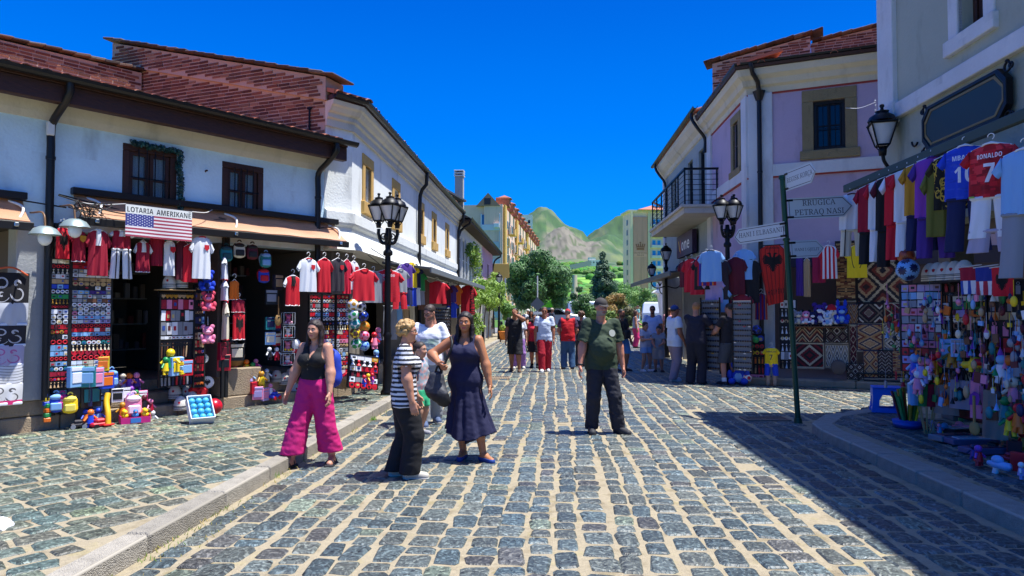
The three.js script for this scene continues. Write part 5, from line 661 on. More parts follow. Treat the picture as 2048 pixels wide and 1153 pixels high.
// ---- left shop front, white house
hangTee(FA, 0.26, [110, 455, 140, 518], 'folded red and black shirt hanging farthest left under the tan awning', { c: 'red', map: TXP.eglS, vest: 1 });
hangTee(FA, 0.28, [142, 462, 172, 524], 'red shirt with golden print and white hem left of the pleated red dress', { c: 'crimson', hem: 'white', badge: 'gold' });
{ const [t, q] = hangTee(FA, 0.32, [174, 460, 216, 552], 'long red child dress with white yoke and white sleeve edge under the awning', { c: 'crimson', yoke: 'white', cc: 'white', flare: 1.05, amp: .02 }); }
{ const [t, q] = hangTee(FA, 0.30, [222, 461, 262, 498], 'red folk vest with white sleeve ends over white trousers with black trim', { c: 'crimson', sc: 'white', yoke: 'white' }, 'folk_costume', 'costume'); trousers(t, q.w * .95, FA.px(240, 497, .30)[1] - FA.px(240, 557, .30)[1], { c: 'white', trim: 'black', y0: -(q.h1 - q.h0), rise: .2, flare: .62 }); }
hangTee(FA, 0.26, [270, 484, 300, 545], 'small red vest over a white skirt with a red hem, below the lottery banner', { c: 'crimson', sc: 'white', hem: 'white', yoke: 'white' });
hangTee(FA, 0.22, [300, 470, 326, 532], 'plain dark red shirt below the middle of the lottery banner', { c: 'crimson' });
hangTee(FA, 0.26, [326, 482, 350, 552], 'narrow white tunic with small red badges under the banner', { c: 'white', badge: 'red', vest: 1 });
hangTee(FA, 0.22, [350, 482, 376, 560], 'maroon shawl like shirt right of the white tunic', { c: 'maroon', vest: 1 });
hangTee(FA, 0.26, [364, 490, 396, 565], 'long red shirt half hidden behind the white football shirt', { c: 'red', vest: 1 });
hangTee(FA, 0.34, [383, 474, 422, 558], 'white football shirt with red collar, cuffs and badge by the black post', { c: 'white', cc: 'red', badge: 'red' });
for (const [b, c, l, tn] of [[[438, 515, 458, 560], 'white', 'white shirt seen edge on, uppermost beside the second black post', 1.1], [[438, 562, 458, 602], 'white', 'white shirt with red lower part hanging edge on below another', 1.2], [[438, 605, 462, 680], 'cream', 'cream cloth hanging edge on, lowest beside the second black post', 1.2]]) hangTee(FA, .2, b, l, { c, w: .3, turn: tn, hem: 'red', cc: 'red' });
for (const [b, c, m, l] of [[[458, 562, 478, 600], 'orange', 0, 'orange, purple and white football scarf in the second shop doorway'], [[462, 600, 490, 625], 'crimson', 0, 'dark red folded scarf in the second shop doorway'], [[464, 625, 490, 680], 'red', TXP.eglS, 'red scarf with white ends and a pale emblem in the second doorway']]) hangTee(FA, .1, b, l, { c, map: m || undefined, vest: 1, hem: 'white' }, 'hanging_scarf', 'scarf');
// ---- corner rail
hangTee(FB, .55, [598, 518, 634, 584], 'white football shirt with red cuffs and badge, first on the corner rail', { c: 'white', cc: 'red', badge: 'red' });
hangTee(FB, .5, [634, 518, 662, 585], 'bright red shirt beside the white one on the corner rail', { c: 'red' });
hangTee(FB, .48, [660, 519, 690, 583], 'dark charcoal shirt with red badge on the corner rail', { c: 'charcoal', badge: 'red' });
hangTee(FB, .42, [684, 521, 702, 588], 'raspberry red shirt behind the charcoal one', { c: '#d0163c' });
hangTee(FB, .38, [698, 524, 716, 580], 'white shirt with red badge behind the raspberry one', { c: 'white', badge: 'red' });
hangTee(FC, .5, [712, 540, 742, 602], 'bright red polo shirt left of the street lamp', { c: 'red', w: .42, turn: -.75 });
hangTee(FC, .42, [736, 545, 756, 606], 'pale grey shirt behind the red polo', { c: 'grey', w: .42, turn: -.75 });
hangTee(FC, .62, [757, 541, 790, 604], 'red shirt lettered RONALDO hanging behind the street lamp', { c: 'red', map: TXP.ronL, w: .5, turn: -.95 });
hangTee(FA, .25, [570, 552, 600, 612], 'black and red vest over a white shirt in the second shop doorway', { c: 'red', sc: 'white', hem: 'white', yoke: 'black' });
for (const [x, y0, y1, c, l, low] of [[800, 540, 585, 'grey', 'grey shirt over red shorts right of the street lamp', 'red'], [812, 528, 575, 'purple', 'purple shirt over navy shorts along the dark awning', 'navy'], [821, 527, 576, 'yellow', 'yellow shirt over blue shorts along the dark awning', 'blue'], [829, 530, 576, 'navy', 'deep blue shirt over white shorts along the dark awning', 'white'], [838, 545, 582, 'green', 'green and red shirt over grey shorts along the dark awning', 'grey'], [848, 560, 620, 'brown', 'long brown scarf by the dark awning', 0], [893, 570, 612, 'maroon', 'maroon shirt right of the lone red shirt', 0], [904, 572, 605, 'purple', 'dark purple shirt beside the maroon one', 0], [914, 572, 610, 'orange', 'orange striped shirt beside the lettered red shirt', 0], [905, 606, 636, 'blue', 'blue patterned cloth under the dark purple shirt', 0]]) { const a = FC.px(x, y0, .7), b = FC.px(x, y1, .7), t = T('hanging_shirt', l, 'shirt', FC.at(a[0], a[1], .7), FC.a - .5); tee(t, .42, a[1] - b[1], { c, vest: c == 'brown' }); if (low) trousers(t, .36, (a[1] - b[1]) * .75, { c: low, y0: -(a[1] - b[1]), rise: .5 }); }
hangTee(FC, .95, [857, 564, 888, 608], 'bright red shirt hanging alone in front of the sunglasses', { c: 'red', w: .46, turn: -1.15 });
hangTee(FC, .95, [926, 572, 944, 630], 'red shirt with black vertical lettering, last along the dark awning', { c: 'red', map: TXP.scarf, w: .46, turn: -1.2 });
for (const [px, y0, y1, c, l] of [[780, 612, 680, 'grey', 'grey trousers'], [792, 612, 652, 'sky', 'blue and white checked cloth'], [806, 618, 670, 'tan', 'light brown trousers'], [818, 612, 650, 'cream', 'cream shorts']]) { const a = FC.px(px, y0, .3), b = FC.px(px, y1, .3), t = T('hanging_trousers', l + ' hanging low behind the street lamp', 'trousers', FC.at(a[0], a[1], .3), FC.a - .6); trousers(t, .34, a[1] - b[1], { c }); }
// ---- towels at the left edge
{ const bases = ['#16151a', '#b9bcc4', '#26242c', '#a9a4c0', '#c9cbd0', '#d3d3d3'], names = ['black towel with white swirls on an orange hanger', 'plain pale grey towel', 'black towel with a white rose outline', 'lilac towel with pink leaves', 'white towel with black wave lines', 'white towel with black flowers and pink hem'];
  [[545, 612], [606, 652], [652, 694], [692, 734], [732, 774], [770, 812]].forEach(([y0, y1], i) => { const m = canvasTex(256, 160, (g) => { g.fillStyle = bases[i]; g.fillRect(0, 0, 256, 160); g.strokeStyle = i == 3 ? '#b04a8a' : [0, 2].includes(i) ? '#d9d9df' : '#1d1c22'; g.lineWidth = 3; if (i != 1) for (let k = 0; k < 16; k++) { g.beginPath(); if (i == 4) { g.moveTo(0, k * 22); g.bezierCurveTo(80, k * 22 - 40, 160, k * 22 + 40, 256, k * 22); } else g.arc(60 + (k % 3) * 70, 50 + (k % 2) * 55, 6 + (k * 5) % 34, k, k + 4.5); g.stroke(); } if (i == 5) { g.fillStyle = '#d0246e'; g.fillRect(0, 128, 256, 32); } });
    const q = FA.rect(-60, y0, [58, 56, 52, 48, 46, 45][i], y1, .15 + i * .02), t = T('hanging_towel', names[i] + ' at the left edge', 'towel', FA.at(q.s, q.h1, .15 + i * .02), FA.a), e = (s) => poly([[s * q.w / 2, 0, 0], [s * q.w / 2 * .97, q.h0 - q.h1, 1]]); add(t, 'towel_cloth', shell(e(-1), e(1), 8, 20, .05, i, .014, 3), cloth(0, m)); add(t, i ? 'fringe' : 'hanger', i ? cbox(q.w * .97, .035, .05, 0, q.h0 - q.h1 + .01, 0) : tube([[-q.w * .4, -.02, .03], [.1, .06, .03], [q.w * .45, -.03, .03]], .012, 5), i ? cloth('white') : M('#c4552c', .5)); }); }
// ---------- goods: boards of magnets, packets ----------
const heart = [[0, -.5], [.45, -.05], [.5, .25], [.3, .45], [0, .25], [-.3, .45], [-.5, .25], [-.45, -.05]];
function small(kind, w, h) { switch (kind) {
  case 'd': return tf(new THREE.CylinderGeometry(w * .46, w * .46, .012, 9), 0, 0, .008, PI / 2); case 'r': return torus(w * .34, w * .12, 0, 0, .01, 0, 0, 0, PI * 2, 8); case 'h': return ext(heart.map((p) => [p[0] * w * .9, p[1] * w * .9]), .014, .003);
  case 'f': return mg([tf(new THREE.ConeGeometry(w * .32, h * .7, 6), 0, -h * .12, .012), sph(w * .2, 0, h * .32, .012, [1, 1, 1], 6)]); case 'k': return mg([box(w * .45, h * .62, .01, 0, -h * .16, .008), torus(w * .16, .004, 0, h * .3, .01, 0, 0, 0, PI * 2, 7)]); default: return box(w * R(.84, .97), h * R(.82, .98), .012, 0, 0, .008); } }
function board(F, n, b, label, rows, o = {}) { // rows: [kind, colours, count, relative height]
  const q = F.rect(...b, n), t = T(o.name || 'magnet_board', label, o.cat || 'display board', F.at(q.s, q.h0, n), F.a + (o.turn || 0)), W = Math.abs(o.w || q.w), H = q.h1 - q.h0; t.rotation.x = 0;
  add(t, 'backing', cbox(W, H, .02, 0, H / 2, -.014), M(o.back || '#26262b', .8)); add(t, 'frame', mg([box(.02, H, .04, -W / 2, H / 2, 0), box(.02, H, .04, W / 2, H / 2, 0), box(W, .02, .04, 0, H, 0)]), MT.black);
  const tot = rows.reduce((a, r) => a + (r[3] || 1), 0), g = []; let y = H;
  for (const [kind, cols, cnt, rh = 1] of rows) { const h = H * rh / tot, w = W * .97 / cnt; for (let i = 0; i < cnt; i++) { const c = pick(cols.split(' ')), gm = small(kind, Math.min(w * 1.03, h * 2.6), h * .95); tint(gm, new THREE.Color(K(c)).multiplyScalar(R(.75, 1.15))); g.push(tf(gm, -W * .475 + w * (i + .5) + R(-.002, .002), y - h / 2, 0, 0, 0, R(-.07, .07))); if (kind == 'd' || (kind == 'b' && rnd() < .6)) { const s2 = tint(box(Math.min(w, h * 2.4) * .45, h * .3, .004, 0, 0, .016), pick(['#b01830', '#1c1c22', '#2a4a9a', '#c9b070', '#5a2a2a'])); g.push(tf(s2, -W * .475 + w * (i + .5), y - h * R(.4, .6), 0)); } } add(t, 'rail', box(W * .97, .008, .02, 0, y - h, .004), MT.black); y -= h; }
  const m = add(t, o.part || 'magnets', mg(g), VC(.5)); m.userData.kind = 'stuff'; if (o.tilt) t.rotation.x = o.tilt; return t;
}
const MR = (s) => s.split('|').map((r) => { const [k, c, n, h] = r.trim().split(':'); return [k, c, +n, h ? +h : 1]; });
board(FA, .14, [98, 518, 136, 776], 'tall narrow board of magnets beside the grey pillar', MR('b:pink cream:3|r:red:4|f:cream:4|b:white grey:4|b:tan:4|b:sky blue:3|d:white:4|b:green cream:3|f:gold:5|r:red:6|b:white:3|d:white:3|d:white cream:3|b:red maroon:5|d:red gold:4|b:white black:3|r:red:3|b:sky blue:3:1.3|b:sky white:4|r:red:4|b:sky grey:3|d:teal white:4|b:crimson:5|d:red:5|f:tan:5:1.2'));
board(FA, .14, [140, 522, 221, 737], 'wide board of magnets and red souvenirs left of the dark shop door', MR('b:red crimson:6:1.1|b:red:8|b:white grey:7|b:white:7|b:tan brown:7|d:tan:7|b:white black:7|b:sky purple grey:7|b:grey white:8|b:brown grey:8|d:white:8|d:white grey:7|d:white pink:7|b:sky white:7|b:lilac white:7|r:red:9|b:white red:7|b:sky:7|r:crimson:9|d:white teal:8|f:tan cream:10:1.5|h:crimson red:6|r:red:7:1.2|b:white cream:7|b:cream tan:7'));
board(FA, .1, [318, 588, 386, 772], 'board of beads, lighters and keyrings right of the dark shop door', MR('h:tan gold:8:.6|b:pink white crimson:6:1.3|b:white red grey black:7:1.3|b:white grey:6:1.7|b:white:9:.4|k:tan brown black:12:2.2|k:blue red white navy:12:1.6|k:navy red grey:9:1.6'));
board(FA, .12, [387, 570, 408, 775], 'slim board of small wooden souvenirs beside the hanging plush toys', MR('d:tan cream:4|b:tan brown:4|b:cream tan black:4|d:tan:4|b:navy sky:3|d:tan gold:4|b:cream tan:3|b:tan red:4|d:pink red:3|b:red black:4|b:brown red:4|h:red:4|h:orange red:4'), { part: 'souvenirs', name: 'souvenir_board' });
for (const [x0, x1, l, s] of [[617, 640, 'left', 1], [643, 668, 'middle', 2], [671, 696, 'right', 3]]) board(FB, .2 + s * .012, [x0, 590, x1, 775], `tall board of round magnets behind the woman in pink trousers, ${l} one of three`, MR('d:red:3|d:white cream:4|b:red grey:4|d:white:4|b:sky red:4|d:white:4|d:white black:4|f:cream gold:5|b:cream red:4|b:red:5|b:white pink:4|d:tan white:4|b:white grey:4|b:sky cream:4|d:white red:4|b:red tan:4|d:cream:4|b:red white:4|d:white:4|b:grey tan:4|r:red:4'));
board(FC, .45, [706, 712, 742, 778], 'leaning board of small red and white souvenirs near the kerb', MR('b:white gold:4|f:red white:5|b:red white:5|k:red maroon:5|b:white grey:5|d:red white:5'), { w: .62, turn: -.6, part: 'souvenirs', name: 'souvenir_board', tilt: -.2 });
// near right stall: hanging packets and trinkets
board(FG, .3, [1880, 700, 2075, 850], 'low rack of dark bags and small packets behind the hanging tote bags', MR('k:maroon grey tan black:11:1.5|b:sky grey lilac:8|k:black navy tan violet:12:1.6|b:tan crimson grey:9|k:grey brown teal:10:1.6|b:black grey maroon:8'), { w: 2.1, part: 'packets', name: 'packet_rack', cat: 'rack' });
const G1 = MR('b:white pink lilac:5|b:white sky:5|b:white lilac grey:5|b:cream pink:5|b:white grey:5|b:pink white:6|b:crimson pink grey:6|b:violet pink lilac:6|b:maroon orange red:6|b:lilac grey pink:6|b:yellow orange red:6');
board(FG, .62, [1826, 568, 1862, 745], 'column of small pale packets at the far end of the near right stall', G1, { w: .46, turn: .75, part: 'packets', name: 'packet_rack', cat: 'rack', back: '#1a1718' });
board(FG, .45, [1852, 566, 1930, 700], 'rack of white topped packets under the row of caps', MR('k:maroon crimson brown teal:10:1.2|k:maroon teal brown grey:9:1.2|b:white:5:.6|k:gold crimson lilac grey:7:1|b:white:5:.6|k:grey white red:8:1.1|b:tan cream:6:.4|b:olive tan cream:5:2'), { w: .85, turn: .3, part: 'packets', name: 'packet_rack', cat: 'rack' });
board(FG, .4, [1930, 590, 2010, 720], 'rack of cards, bracelets and keyrings below the small flags', MR('b:cream yellow:4:1|b:green yellow sky white:4:1.2|b:orange white lilac:4:1.2|d:tan cream:8:.8|r:tan black brown:8:1|k:tan brown black:9:1|k:black navy grey:9:1.8|k:black grey:8:1.6'), { w: .8, turn: .3, part: 'packets', name: 'packet_rack', cat: 'rack' });
board(FG, .38, [2010, 560, 2090, 745], 'rack of dark keyrings and red purses at the right edge', MR('k:black grey maroon:8:1.4|k:grey black:8:1.6|b:cream tan:6:.8|k:white pink red:6:1.6|b:maroon brown red:5:1.6|k:sky navy grey:6:1.6'), { w: .8, turn: .3, part: 'packets', name: 'packet_rack', cat: 'rack' });
board(FP, .32, [1562, 600, 1592, 738], 'rack of tiny white mugs and bells left of the soft toys', MR('b:white cream:4|f:white:4|d:cream tan:4|f:white grey:4|d:white:4|f:cream white:4|b:grey white:4|f:tan white:4'), { w: .33, part: 'trinkets', name: 'trinket_rack', cat: 'rack' });
board(FP, .4, [1502, 668, 1528, 764], 'column of green, blue and red toys beside the yellow football shirt', MR('d:green blue:2:1.4|d:red green:3|d:yellow red:3|k:gold orange:4:1.2|k:red tan:4:1.5|b:white pink:2:1.2'), { w: .3, part: 'toys', name: 'toy_rack', cat: 'rack' });
function shades(F, n, b, label, cols, rows, w, turn = 0) { const q = F.rect(...b, n), t = T('sunglasses_rack', label, 'sunglasses rack', F.at(q.s, q.h0, n), F.a + turn), H = q.h1 - q.h0, g = []; add(t, 'panel', cbox(w, H, .03, 0, H / 2, -.03), M('#74787e', .5)); for (let r = 0; r < rows; r++) for (let c = 0; c < cols; c++) { const x = -w / 2 + w * (c + .5) / cols, y = H * (r + .5) / rows, k = w / cols * .47, cl = pick(['#0e0e12', '#15151a', '#2a1d18', '#1d2030', '#3a2418']); for (const s of [-1, 1]) g.push(tint(sph(k * .52, x + s * k * .56, y, .03, [1, .78, .4], 7), cl)); g.push(tint(box(k * .4, .006, .01, x, y + .008, .035), cl)); if (rnd() < .15) g.push(tint(box(k, .02, .01, x, y - .035, .01), pick(['#d03050', '#e0e0e0', '#c9a030']))); } const m = add(t, 'sunglasses', mg(g), VC(.15)); m.userData.kind = 'stuff'; add(t, 'stand', mg([box(.02, H + .1, .03, -w / 2, H / 2, 0), box(.02, H + .1, .03, w / 2, H / 2, 0)]), MT.iron); return t; }
shades(FC, .7, [866, 616, 890, 690], 'sunglasses rack below the lone red shirt on the left', 5, 11, .62, -1.0);
shades(FQ, 1.0, [1404, 600, 1440, 742], 'sunglasses rack in front of the man in dark trousers', 4, 13, .5, .7);
shades(FP, 1.15, [1468, 602, 1502, 742], 'sunglasses rack right of the man in grey shorts', 4, 13, .4, -.2);
// ---------- goods: rugs ----------
const RP = { a: ['#3a2020', '#8a3a2a', '#c9a070', '#2a2428', '#d9c49a'], b: ['#15141a', '#d8d0bc', '#4a1a26', '#15141a', '#7a6a5a'], c: ['#7a1424', '#1c2426', '#7a1424', '#c9bfa0', '#3a1018'], d: ['#d9d4c6', '#26242a', '#d9d4c6', '#b9a888', '#8d8a88'], e: ['#b98a52', '#7a2a24', '#d9b98a', '#3a3a52', '#c9a070'], f: ['#b08048', '#6a3420', '#caa468', '#30261e', '#8a5a30'] };
function rugTex(pal, fx, fy, style, ph = 0) { const p = RP[pal].map((c) => new THREE.Color(c).convertLinearToSRGB()); return tex(96, (u, v) => { const i = Math.floor(u * 48), j = Math.floor(v * 48); let x = ((i / 48 * fx + ph) % 1 + 1) % 1 - .5, y = ((j / 48 * fy) % 1 + 1) % 1 - .5, d; d = style == 'z' ? Math.abs(x) * 1.1 + y + 1 : style == 's' ? Math.abs(Math.sin(y * 9)) * .6 + Math.abs(x) * .3 : style == 'x' ? Math.min(Math.abs(x - y), Math.abs(x + y)) * 1.6 : Math.abs(x) + Math.abs(y); let k = Math.floor(d * 9) % 5; if (style == 'm' && d < .2) k = 4; if (i < 2 || j < 2 || i > 45 || j > 45) k = 3; const n = .86 + .22 * N3(i * .9, j * .9), c = p[k]; return [c.r * n, c.g * n, c.b * n]; }, true); }
function rug(b, label, pal, fx, fy, style, o = {}) { const n = o.n ?? .3, q = FP.rect(...b, n), t = T('rug', label, 'rug', FP.at(q.s, q.h1, n), FP.a), e = (s) => poly([[s * q.w / 2, 0, 0], [s * q.w / 2, q.h0 - q.h1, 1]]); add(t, 'rug_cloth', shell(e(-1), e(1), 6, 14, .03, o.n * 9 || 1, .006, 1.5), cloth(0, rugTex(pal, fx, fy, style, o.ph || 0))); const fr = []; for (let i = 0; i < 26; i++) fr.push(box(q.w / 60, .03, .012, -q.w / 2 + q.w * (i + .5) / 26, q.h0 - q.h1 - .012, 0)); add(t, 'fringe', mg(fr), M('#cfc2a4', .95)); return t; }
rug([1671, 482, 1712, 602], 'long beige rug with fine bands hanging behind the yellow shirt', 'f', 1, 3, 's', { n: .28 }); rug([1712, 522, 1826, 608], 'large dark kilim with stepped diamonds, the biggest rug on the wall', 'a', 1.7, 1.3, 'd', { n: .2, ph: .2 });
rug([1695, 608, 1722, 649], 'brown zigzag rug edge left of the black and white rug', 'e', 2, 1.4, 'z', { n: .26 }); rug([1716, 607, 1768, 647], 'black rug with white patterned border in the middle of the wall', 'b', 1.2, 1, 'm', { n: .32 }); rug([1769, 606, 1827, 648], 'deep red rug with crossed bands below the big kilim', 'c', 1, 1, 'x', { n: .24 });
rug([1590, 650, 1649, 686], 'zigzag rug in red and cream below the soft toys', 'a', 2, 1.2, 'z', { n: .36 }); rug([1590, 687, 1649, 736], 'maroon rug with a single black diamond below the zigzag rug', 'c', 1, 1, 'd', { n: .35 }); rug([1651, 651, 1697, 686], 'small rug with dark hooked diamond right of the zigzag rug', 'b', 2, 1.5, 'm', { n: .34 }); rug([1651, 690, 1698, 735], 'small cream bordered rug with a row of little diamonds', 'd', 3, 1, 'd', { n: .35 });
rug([1700, 650, 1714, 730], 'narrow dark red runner left of the octagon rug', 'c', 1, 4, 'd', { n: .3 }); rug([1714, 648, 1766, 702], 'orange rug with two dark octagon medallions', 'e', 1, 2, 'm', { n: .33 }); rug([1767, 648, 1827, 702], 'white rug with black lattice of diamonds', 'd', 2, 2, 'd', { n: .3 });
rug([1694, 727, 1728, 760], 'small black and white diamond rug in the bottom row', 'b', 2, 2, 'd', { n: .42 }); rug([1727, 701, 1757, 757], 'golden brown floral rug in the bottom row', 'e', 1.2, 2, 'm', { n: .38 }); rug([1757, 701, 1785, 757], 'dark blue rug with cream zigzags in the bottom row', 'b', 2, 4, 'z', { n: .37 }); rug([1785, 701, 1812, 757], 'rust red rug with wavy medallion in the bottom row', 'e', 1, 1.6, 's', { n: .38 }); rug([1812, 701, 1832, 757], 'olive tan rug at the right end of the bottom row', 'f', 1, 3, 'd', { n: .36 });
{ const t = T('rolled_rug', 'grey furry rolled rug lying left of the bottom row', 'rug', FP.at(...((q) => [q[0], q[1] - .12, .45])(FP.px(1688, 738, .45))), FP.a); add(t, 'roll', tf(lathe([[0, 0], [.05, 0], [.14, .01], [.15, .1], [.145, .35], [.13, .42], [0, .42]], 16), -.1, .15, -.2, PI / 2), M('#6a625c', 1, { bumpMap: rept(TX.stucco, 3), bumpScale: .03 })); const u = T('display_stand', 'long black display shelf under the rugs', 'stand', FP.at(3.1, .15, .3), FP.a); add(u, 'shelf', cbox(1.3, .03, .35, -.35, .16, 0), MT.black); for (const x of [-.95, .2]) add(u, 'leg', cbox(.04, .15, .3, x, .075, 0), MT.black); }
// ---- purple house clothes, flag, mannequin
{ const q = FP.rect(1521, 492, 1571, 612, .75), t = T('flag', 'long red flag with black double headed eagle hanging under the signpost arrow', 'flag', FP.at(q.s, q.h1, .75), FP.a), L = poly([[-q.w * .3, 0, 0], [-q.w * .52, -.08, .14], [-q.w * .46, -.5, .6], [-q.w * .2, q.h0 - q.h1, 1]]), Rr = poly([[q.w * .3, .01, 0], [q.w * .5, -.08, .12], [q.w * .48, -.5, .6], [q.w * .42, q.h0 - q.h1 + .08, 1]]); add(t, 'flag_cloth', shell(L, Rr, 16, 20, .05, 2, .02, 2), cloth(0, TXP.egl)); add(t, 'pole', tube([[-q.w * .5, .01, 0], [q.w * .5, .02, 0]], .012, 6), MT.black); }
hangTee(FP, .35, [1510, 588, 1536, 640], 'small navy and red striped football shirt left of the red flag', { c: 'navy', map: TXP.bar });
{ const q = FP.rect(1530, 682, 1558, 770, .72), t = T('kid_mannequin', 'child mannequin in a yellow shirt numbered 7 and blue shorts', 'mannequin', FP.at(q.s, .02, .85), FP.a), sk = M('#b99a80', .5); for (const s of [-1, 1]) add(t, 'leg', tf(lathe([[0, 0], [.035, 0], [.04, .05], [.05, .22], [.04, .3], [.05, .42], [0, .42]], 10), s * .065, 0, 0), sk); add(t, 'torso', tf(lathe([[0, 0], [.09, 0], [.1, .25], [.04, .32], [.035, .38], [0, .38]], 12), 0, .4, 0, 0, 0, 0, [1, 1, .6]), sk); const s = dump(new THREE.Group(), [0, .8, .0]); s.name = 'outfit'; t.add(s); tee(s, .27, .36, { c: 'yellow', map: TXP.y7, depth: .17, cc: 'blue' }); trousers(s, .25, .24, { c: 'blue', y0: -.34, depth: .16, rise: .6 }); }
hangTee(FP, .55, [1640, 492, 1676, 558], 'red jersey with striped lower half right of the small arrow sign', { c: 'red', sc: 'red', cc: 'white', map: TXP.strp }); hangTee(FP, .62, [1693, 492, 1736, 556], 'yellow jersey with black curved stripes in front of the rugs', { c: 'yellow', map: TXP.ylw });
for (const [x0, y0, x1, y1, c, l] of [[1592, 512, 1608, 592, 'purple', 'maroon and purple'], [1607, 518, 1622, 594, 'tan', 'tan'], [1624, 510, 1652, 566, '#a01a44', 'dark pink']]) hangTee(FP, .4, [x0, y0, x1, y1], l + ' shawl hanging under the small arrow sign', { c, vest: 1 }, 'hanging_shawl', 'shawl');
for (const [x0, y0, x1, y1, c, l, tn] of [[1366, 522, 1378, 575, 'maroon', 'maroon shirt at the far left end of the balcony awning', .5], [1376, 518, 1390, 585, 'red', 'red shirt second along the balcony awning', .6], [1387, 522, 1402, 590, '#c41630', 'long scarlet shirt beside the black one', .5], [1399, 515, 1410, 580, 'black', 'black shirt in the middle of the balcony awning row', .6], [1406, 508, 1420, 572, 'bar', 'purple, red and gold striped shirt under the balcony', .7], [1417, 502, 1428, 564, 'sky', 'light blue shirt at the near end of the balcony row', .8]]) { const a = FQ.px((x0 + x1) / 2, y0, 1.1), b = FQ.px((x0 + x1) / 2, y1, 1.1), t = T('hanging_shirt', l, 'shirt', FQ.at(a[0], a[1], 1.1), FQ.a + tn); tee(t, .5, a[1] - b[1], { c: c == 'bar' ? 'crimson' : c, map: c == 'bar' ? TXP.bar : undefined, cc: 'black' }); }
for (const [x, y0, y1, c, l] of [[1440, 520, 600, 'charcoal', 'dark grey dress'], [1472, 516, 590, 'maroon', 'maroon shirt'], [1488, 500, 560, 'sky', 'pale blue scarf'], [1500, 520, 606, 'black', 'black shirt with blue trim'], [1428, 560, 606, 'lilac', 'striped lilac trousers'], [1484, 590, 640, '#8a1c30', 'wine red shirt'], [1440, 577, 625, 'sky', 'light blue shirt spread']]) { const a = FP.px(x, y0, .7), b = FP.px(x, y1, .7), t = T('hanging_shirt', l + ' among the dark clothes by the street lamp on the right', 'shirt', FP.at(a[0], a[1], .7), FP.a - .2); tee(t, .4, a[1] - b[1], { c }); }
// ---- green beam with football kits
{ const t = T('clothes_beam', 'long dark green beam carrying football kits on the slate blue house', 'beam', FG.at(2.4, 3.4, .75)), g = M('#33463c', .6); addW(t, 'beam', FG.bake(cbox(5.2, .11, .07, 3.0, 3.39, .75)), g); for (const s of [.75, 2.6, 4.6]) addW(t, 'bracket', FG.bake(tube([[s, 3.34, .72], [s, 3.7, .04]], .015, 5)), MT.iron); }
const kits = [[1705, 386, 457, 'white', 'small white and maroon kit with cream trousers, first on the green beam', 'cream', .95, .36, 'maroon'], [1742, 368, 462, 'crimson', 'dark red kit with black shorts, second on the green beam', 'black', .9, .34], [1764, 358, 455, 'white', 'white shirt with red collar and white shorts, third on the green beam', 'white', .92, .34, 'red'], [1783, 350, 458, 'black', 'black and maroon kit, fourth on the green beam', 'black', 1, .38, 'maroon'], [1800, 344, 447, 'red', 'red kit with red shorts, fifth on the green beam', 'red', 1, .36, 'white'], [1820, 336, 440, 'white', 'white kit with red side bands, sixth on the green beam', 'white', 1.05, .36, 'red'], [1842, 324, 428, 'gold', 'golden yellow kit with navy shorts, seventh on the green beam', 'navy', 1.0, .36], [1868, 312, 432, 'violet', 'violet and dark purple kit, eighth on the green beam', 'purple', 1.0, .4, 'purple'], [1888, 330, 470, 'olive', 'olive green long shirt behind the violet kit', 0, .9, .36]];
kits.forEach(([x, y0, y1, c, l, low, turn, w, sc], i) => { const a = FG.px(x, y0, .76), b = FG.px(x, y1, .76), h = a[1] - b[1], t = T('football_kit', l, 'football kit', FG.at(a[0], a[1] - .02, .76), FG.a + turn + .18); tee(t, w, h, { c, sc: sc || c, depth: .09 }); if (low) trousers(t, w * .85, h * (i ? .68 : .75), { c: low, y0: -h, rise: i ? .55 : .2, depth: .08, trim: i ? undefined : 'black' }); });
for (const [x0, y0, x1, y1, c, l, n, turn, low, m, w] of [[1880, 310, 1925, 420, 'gold', 'black shirt with gold ornament pattern left of the blue kit', .72, .55, 0, TXP.gold, .44], [1905, 293, 1958, 400, 'blue', 'blue kit lettered in white partly behind the red one', .78, .42, 'navy', TXP.mb, .47], [1946, 289, 2020, 396, 'red', 'red football kit numbered 7 with white shorts, nearest on the green beam', .95, .3, 'white', TXP.camo, .47], [2030, 300, 2070, 430, 'sky', 'grey blue shirt cut by the right edge', .9, .4, 'grey', 0, .44]]) {
  const a = FG.px((x0 + x1) / 2, y0, n), b = FG.px((x0 + x1) / 2, y1, n), h = a[1] - b[1], t = T('football_kit', l, 'football kit', FG.at(a[0], a[1], n), FG.a + turn + .3); tee(t, w * .88, h, { c, map: m || undefined, cc: 'white', sc: c == 'gold' ? '#3a3016' : c == 'red' ? '#b81624' : c, depth: .1 });
  if (low) trousers(t, .36, h * (low == 'white' ? .78 : 1.0), { c: low, y0: -h * .97, rise: .6, depth: .09, flare: .62 }); if (low == 'white') { trousers(t, .4, h * .42, { c: '#a9a2b8', y0: -h * 1.6, rise: .3, depth: .07, flare: .6 }); for (const s of [-1, 1]) add(t, 'clothes_peg', cbox(.05, .015, .02, s * .15, -h * .97, .06), M('#9ac04a', .5)); } }
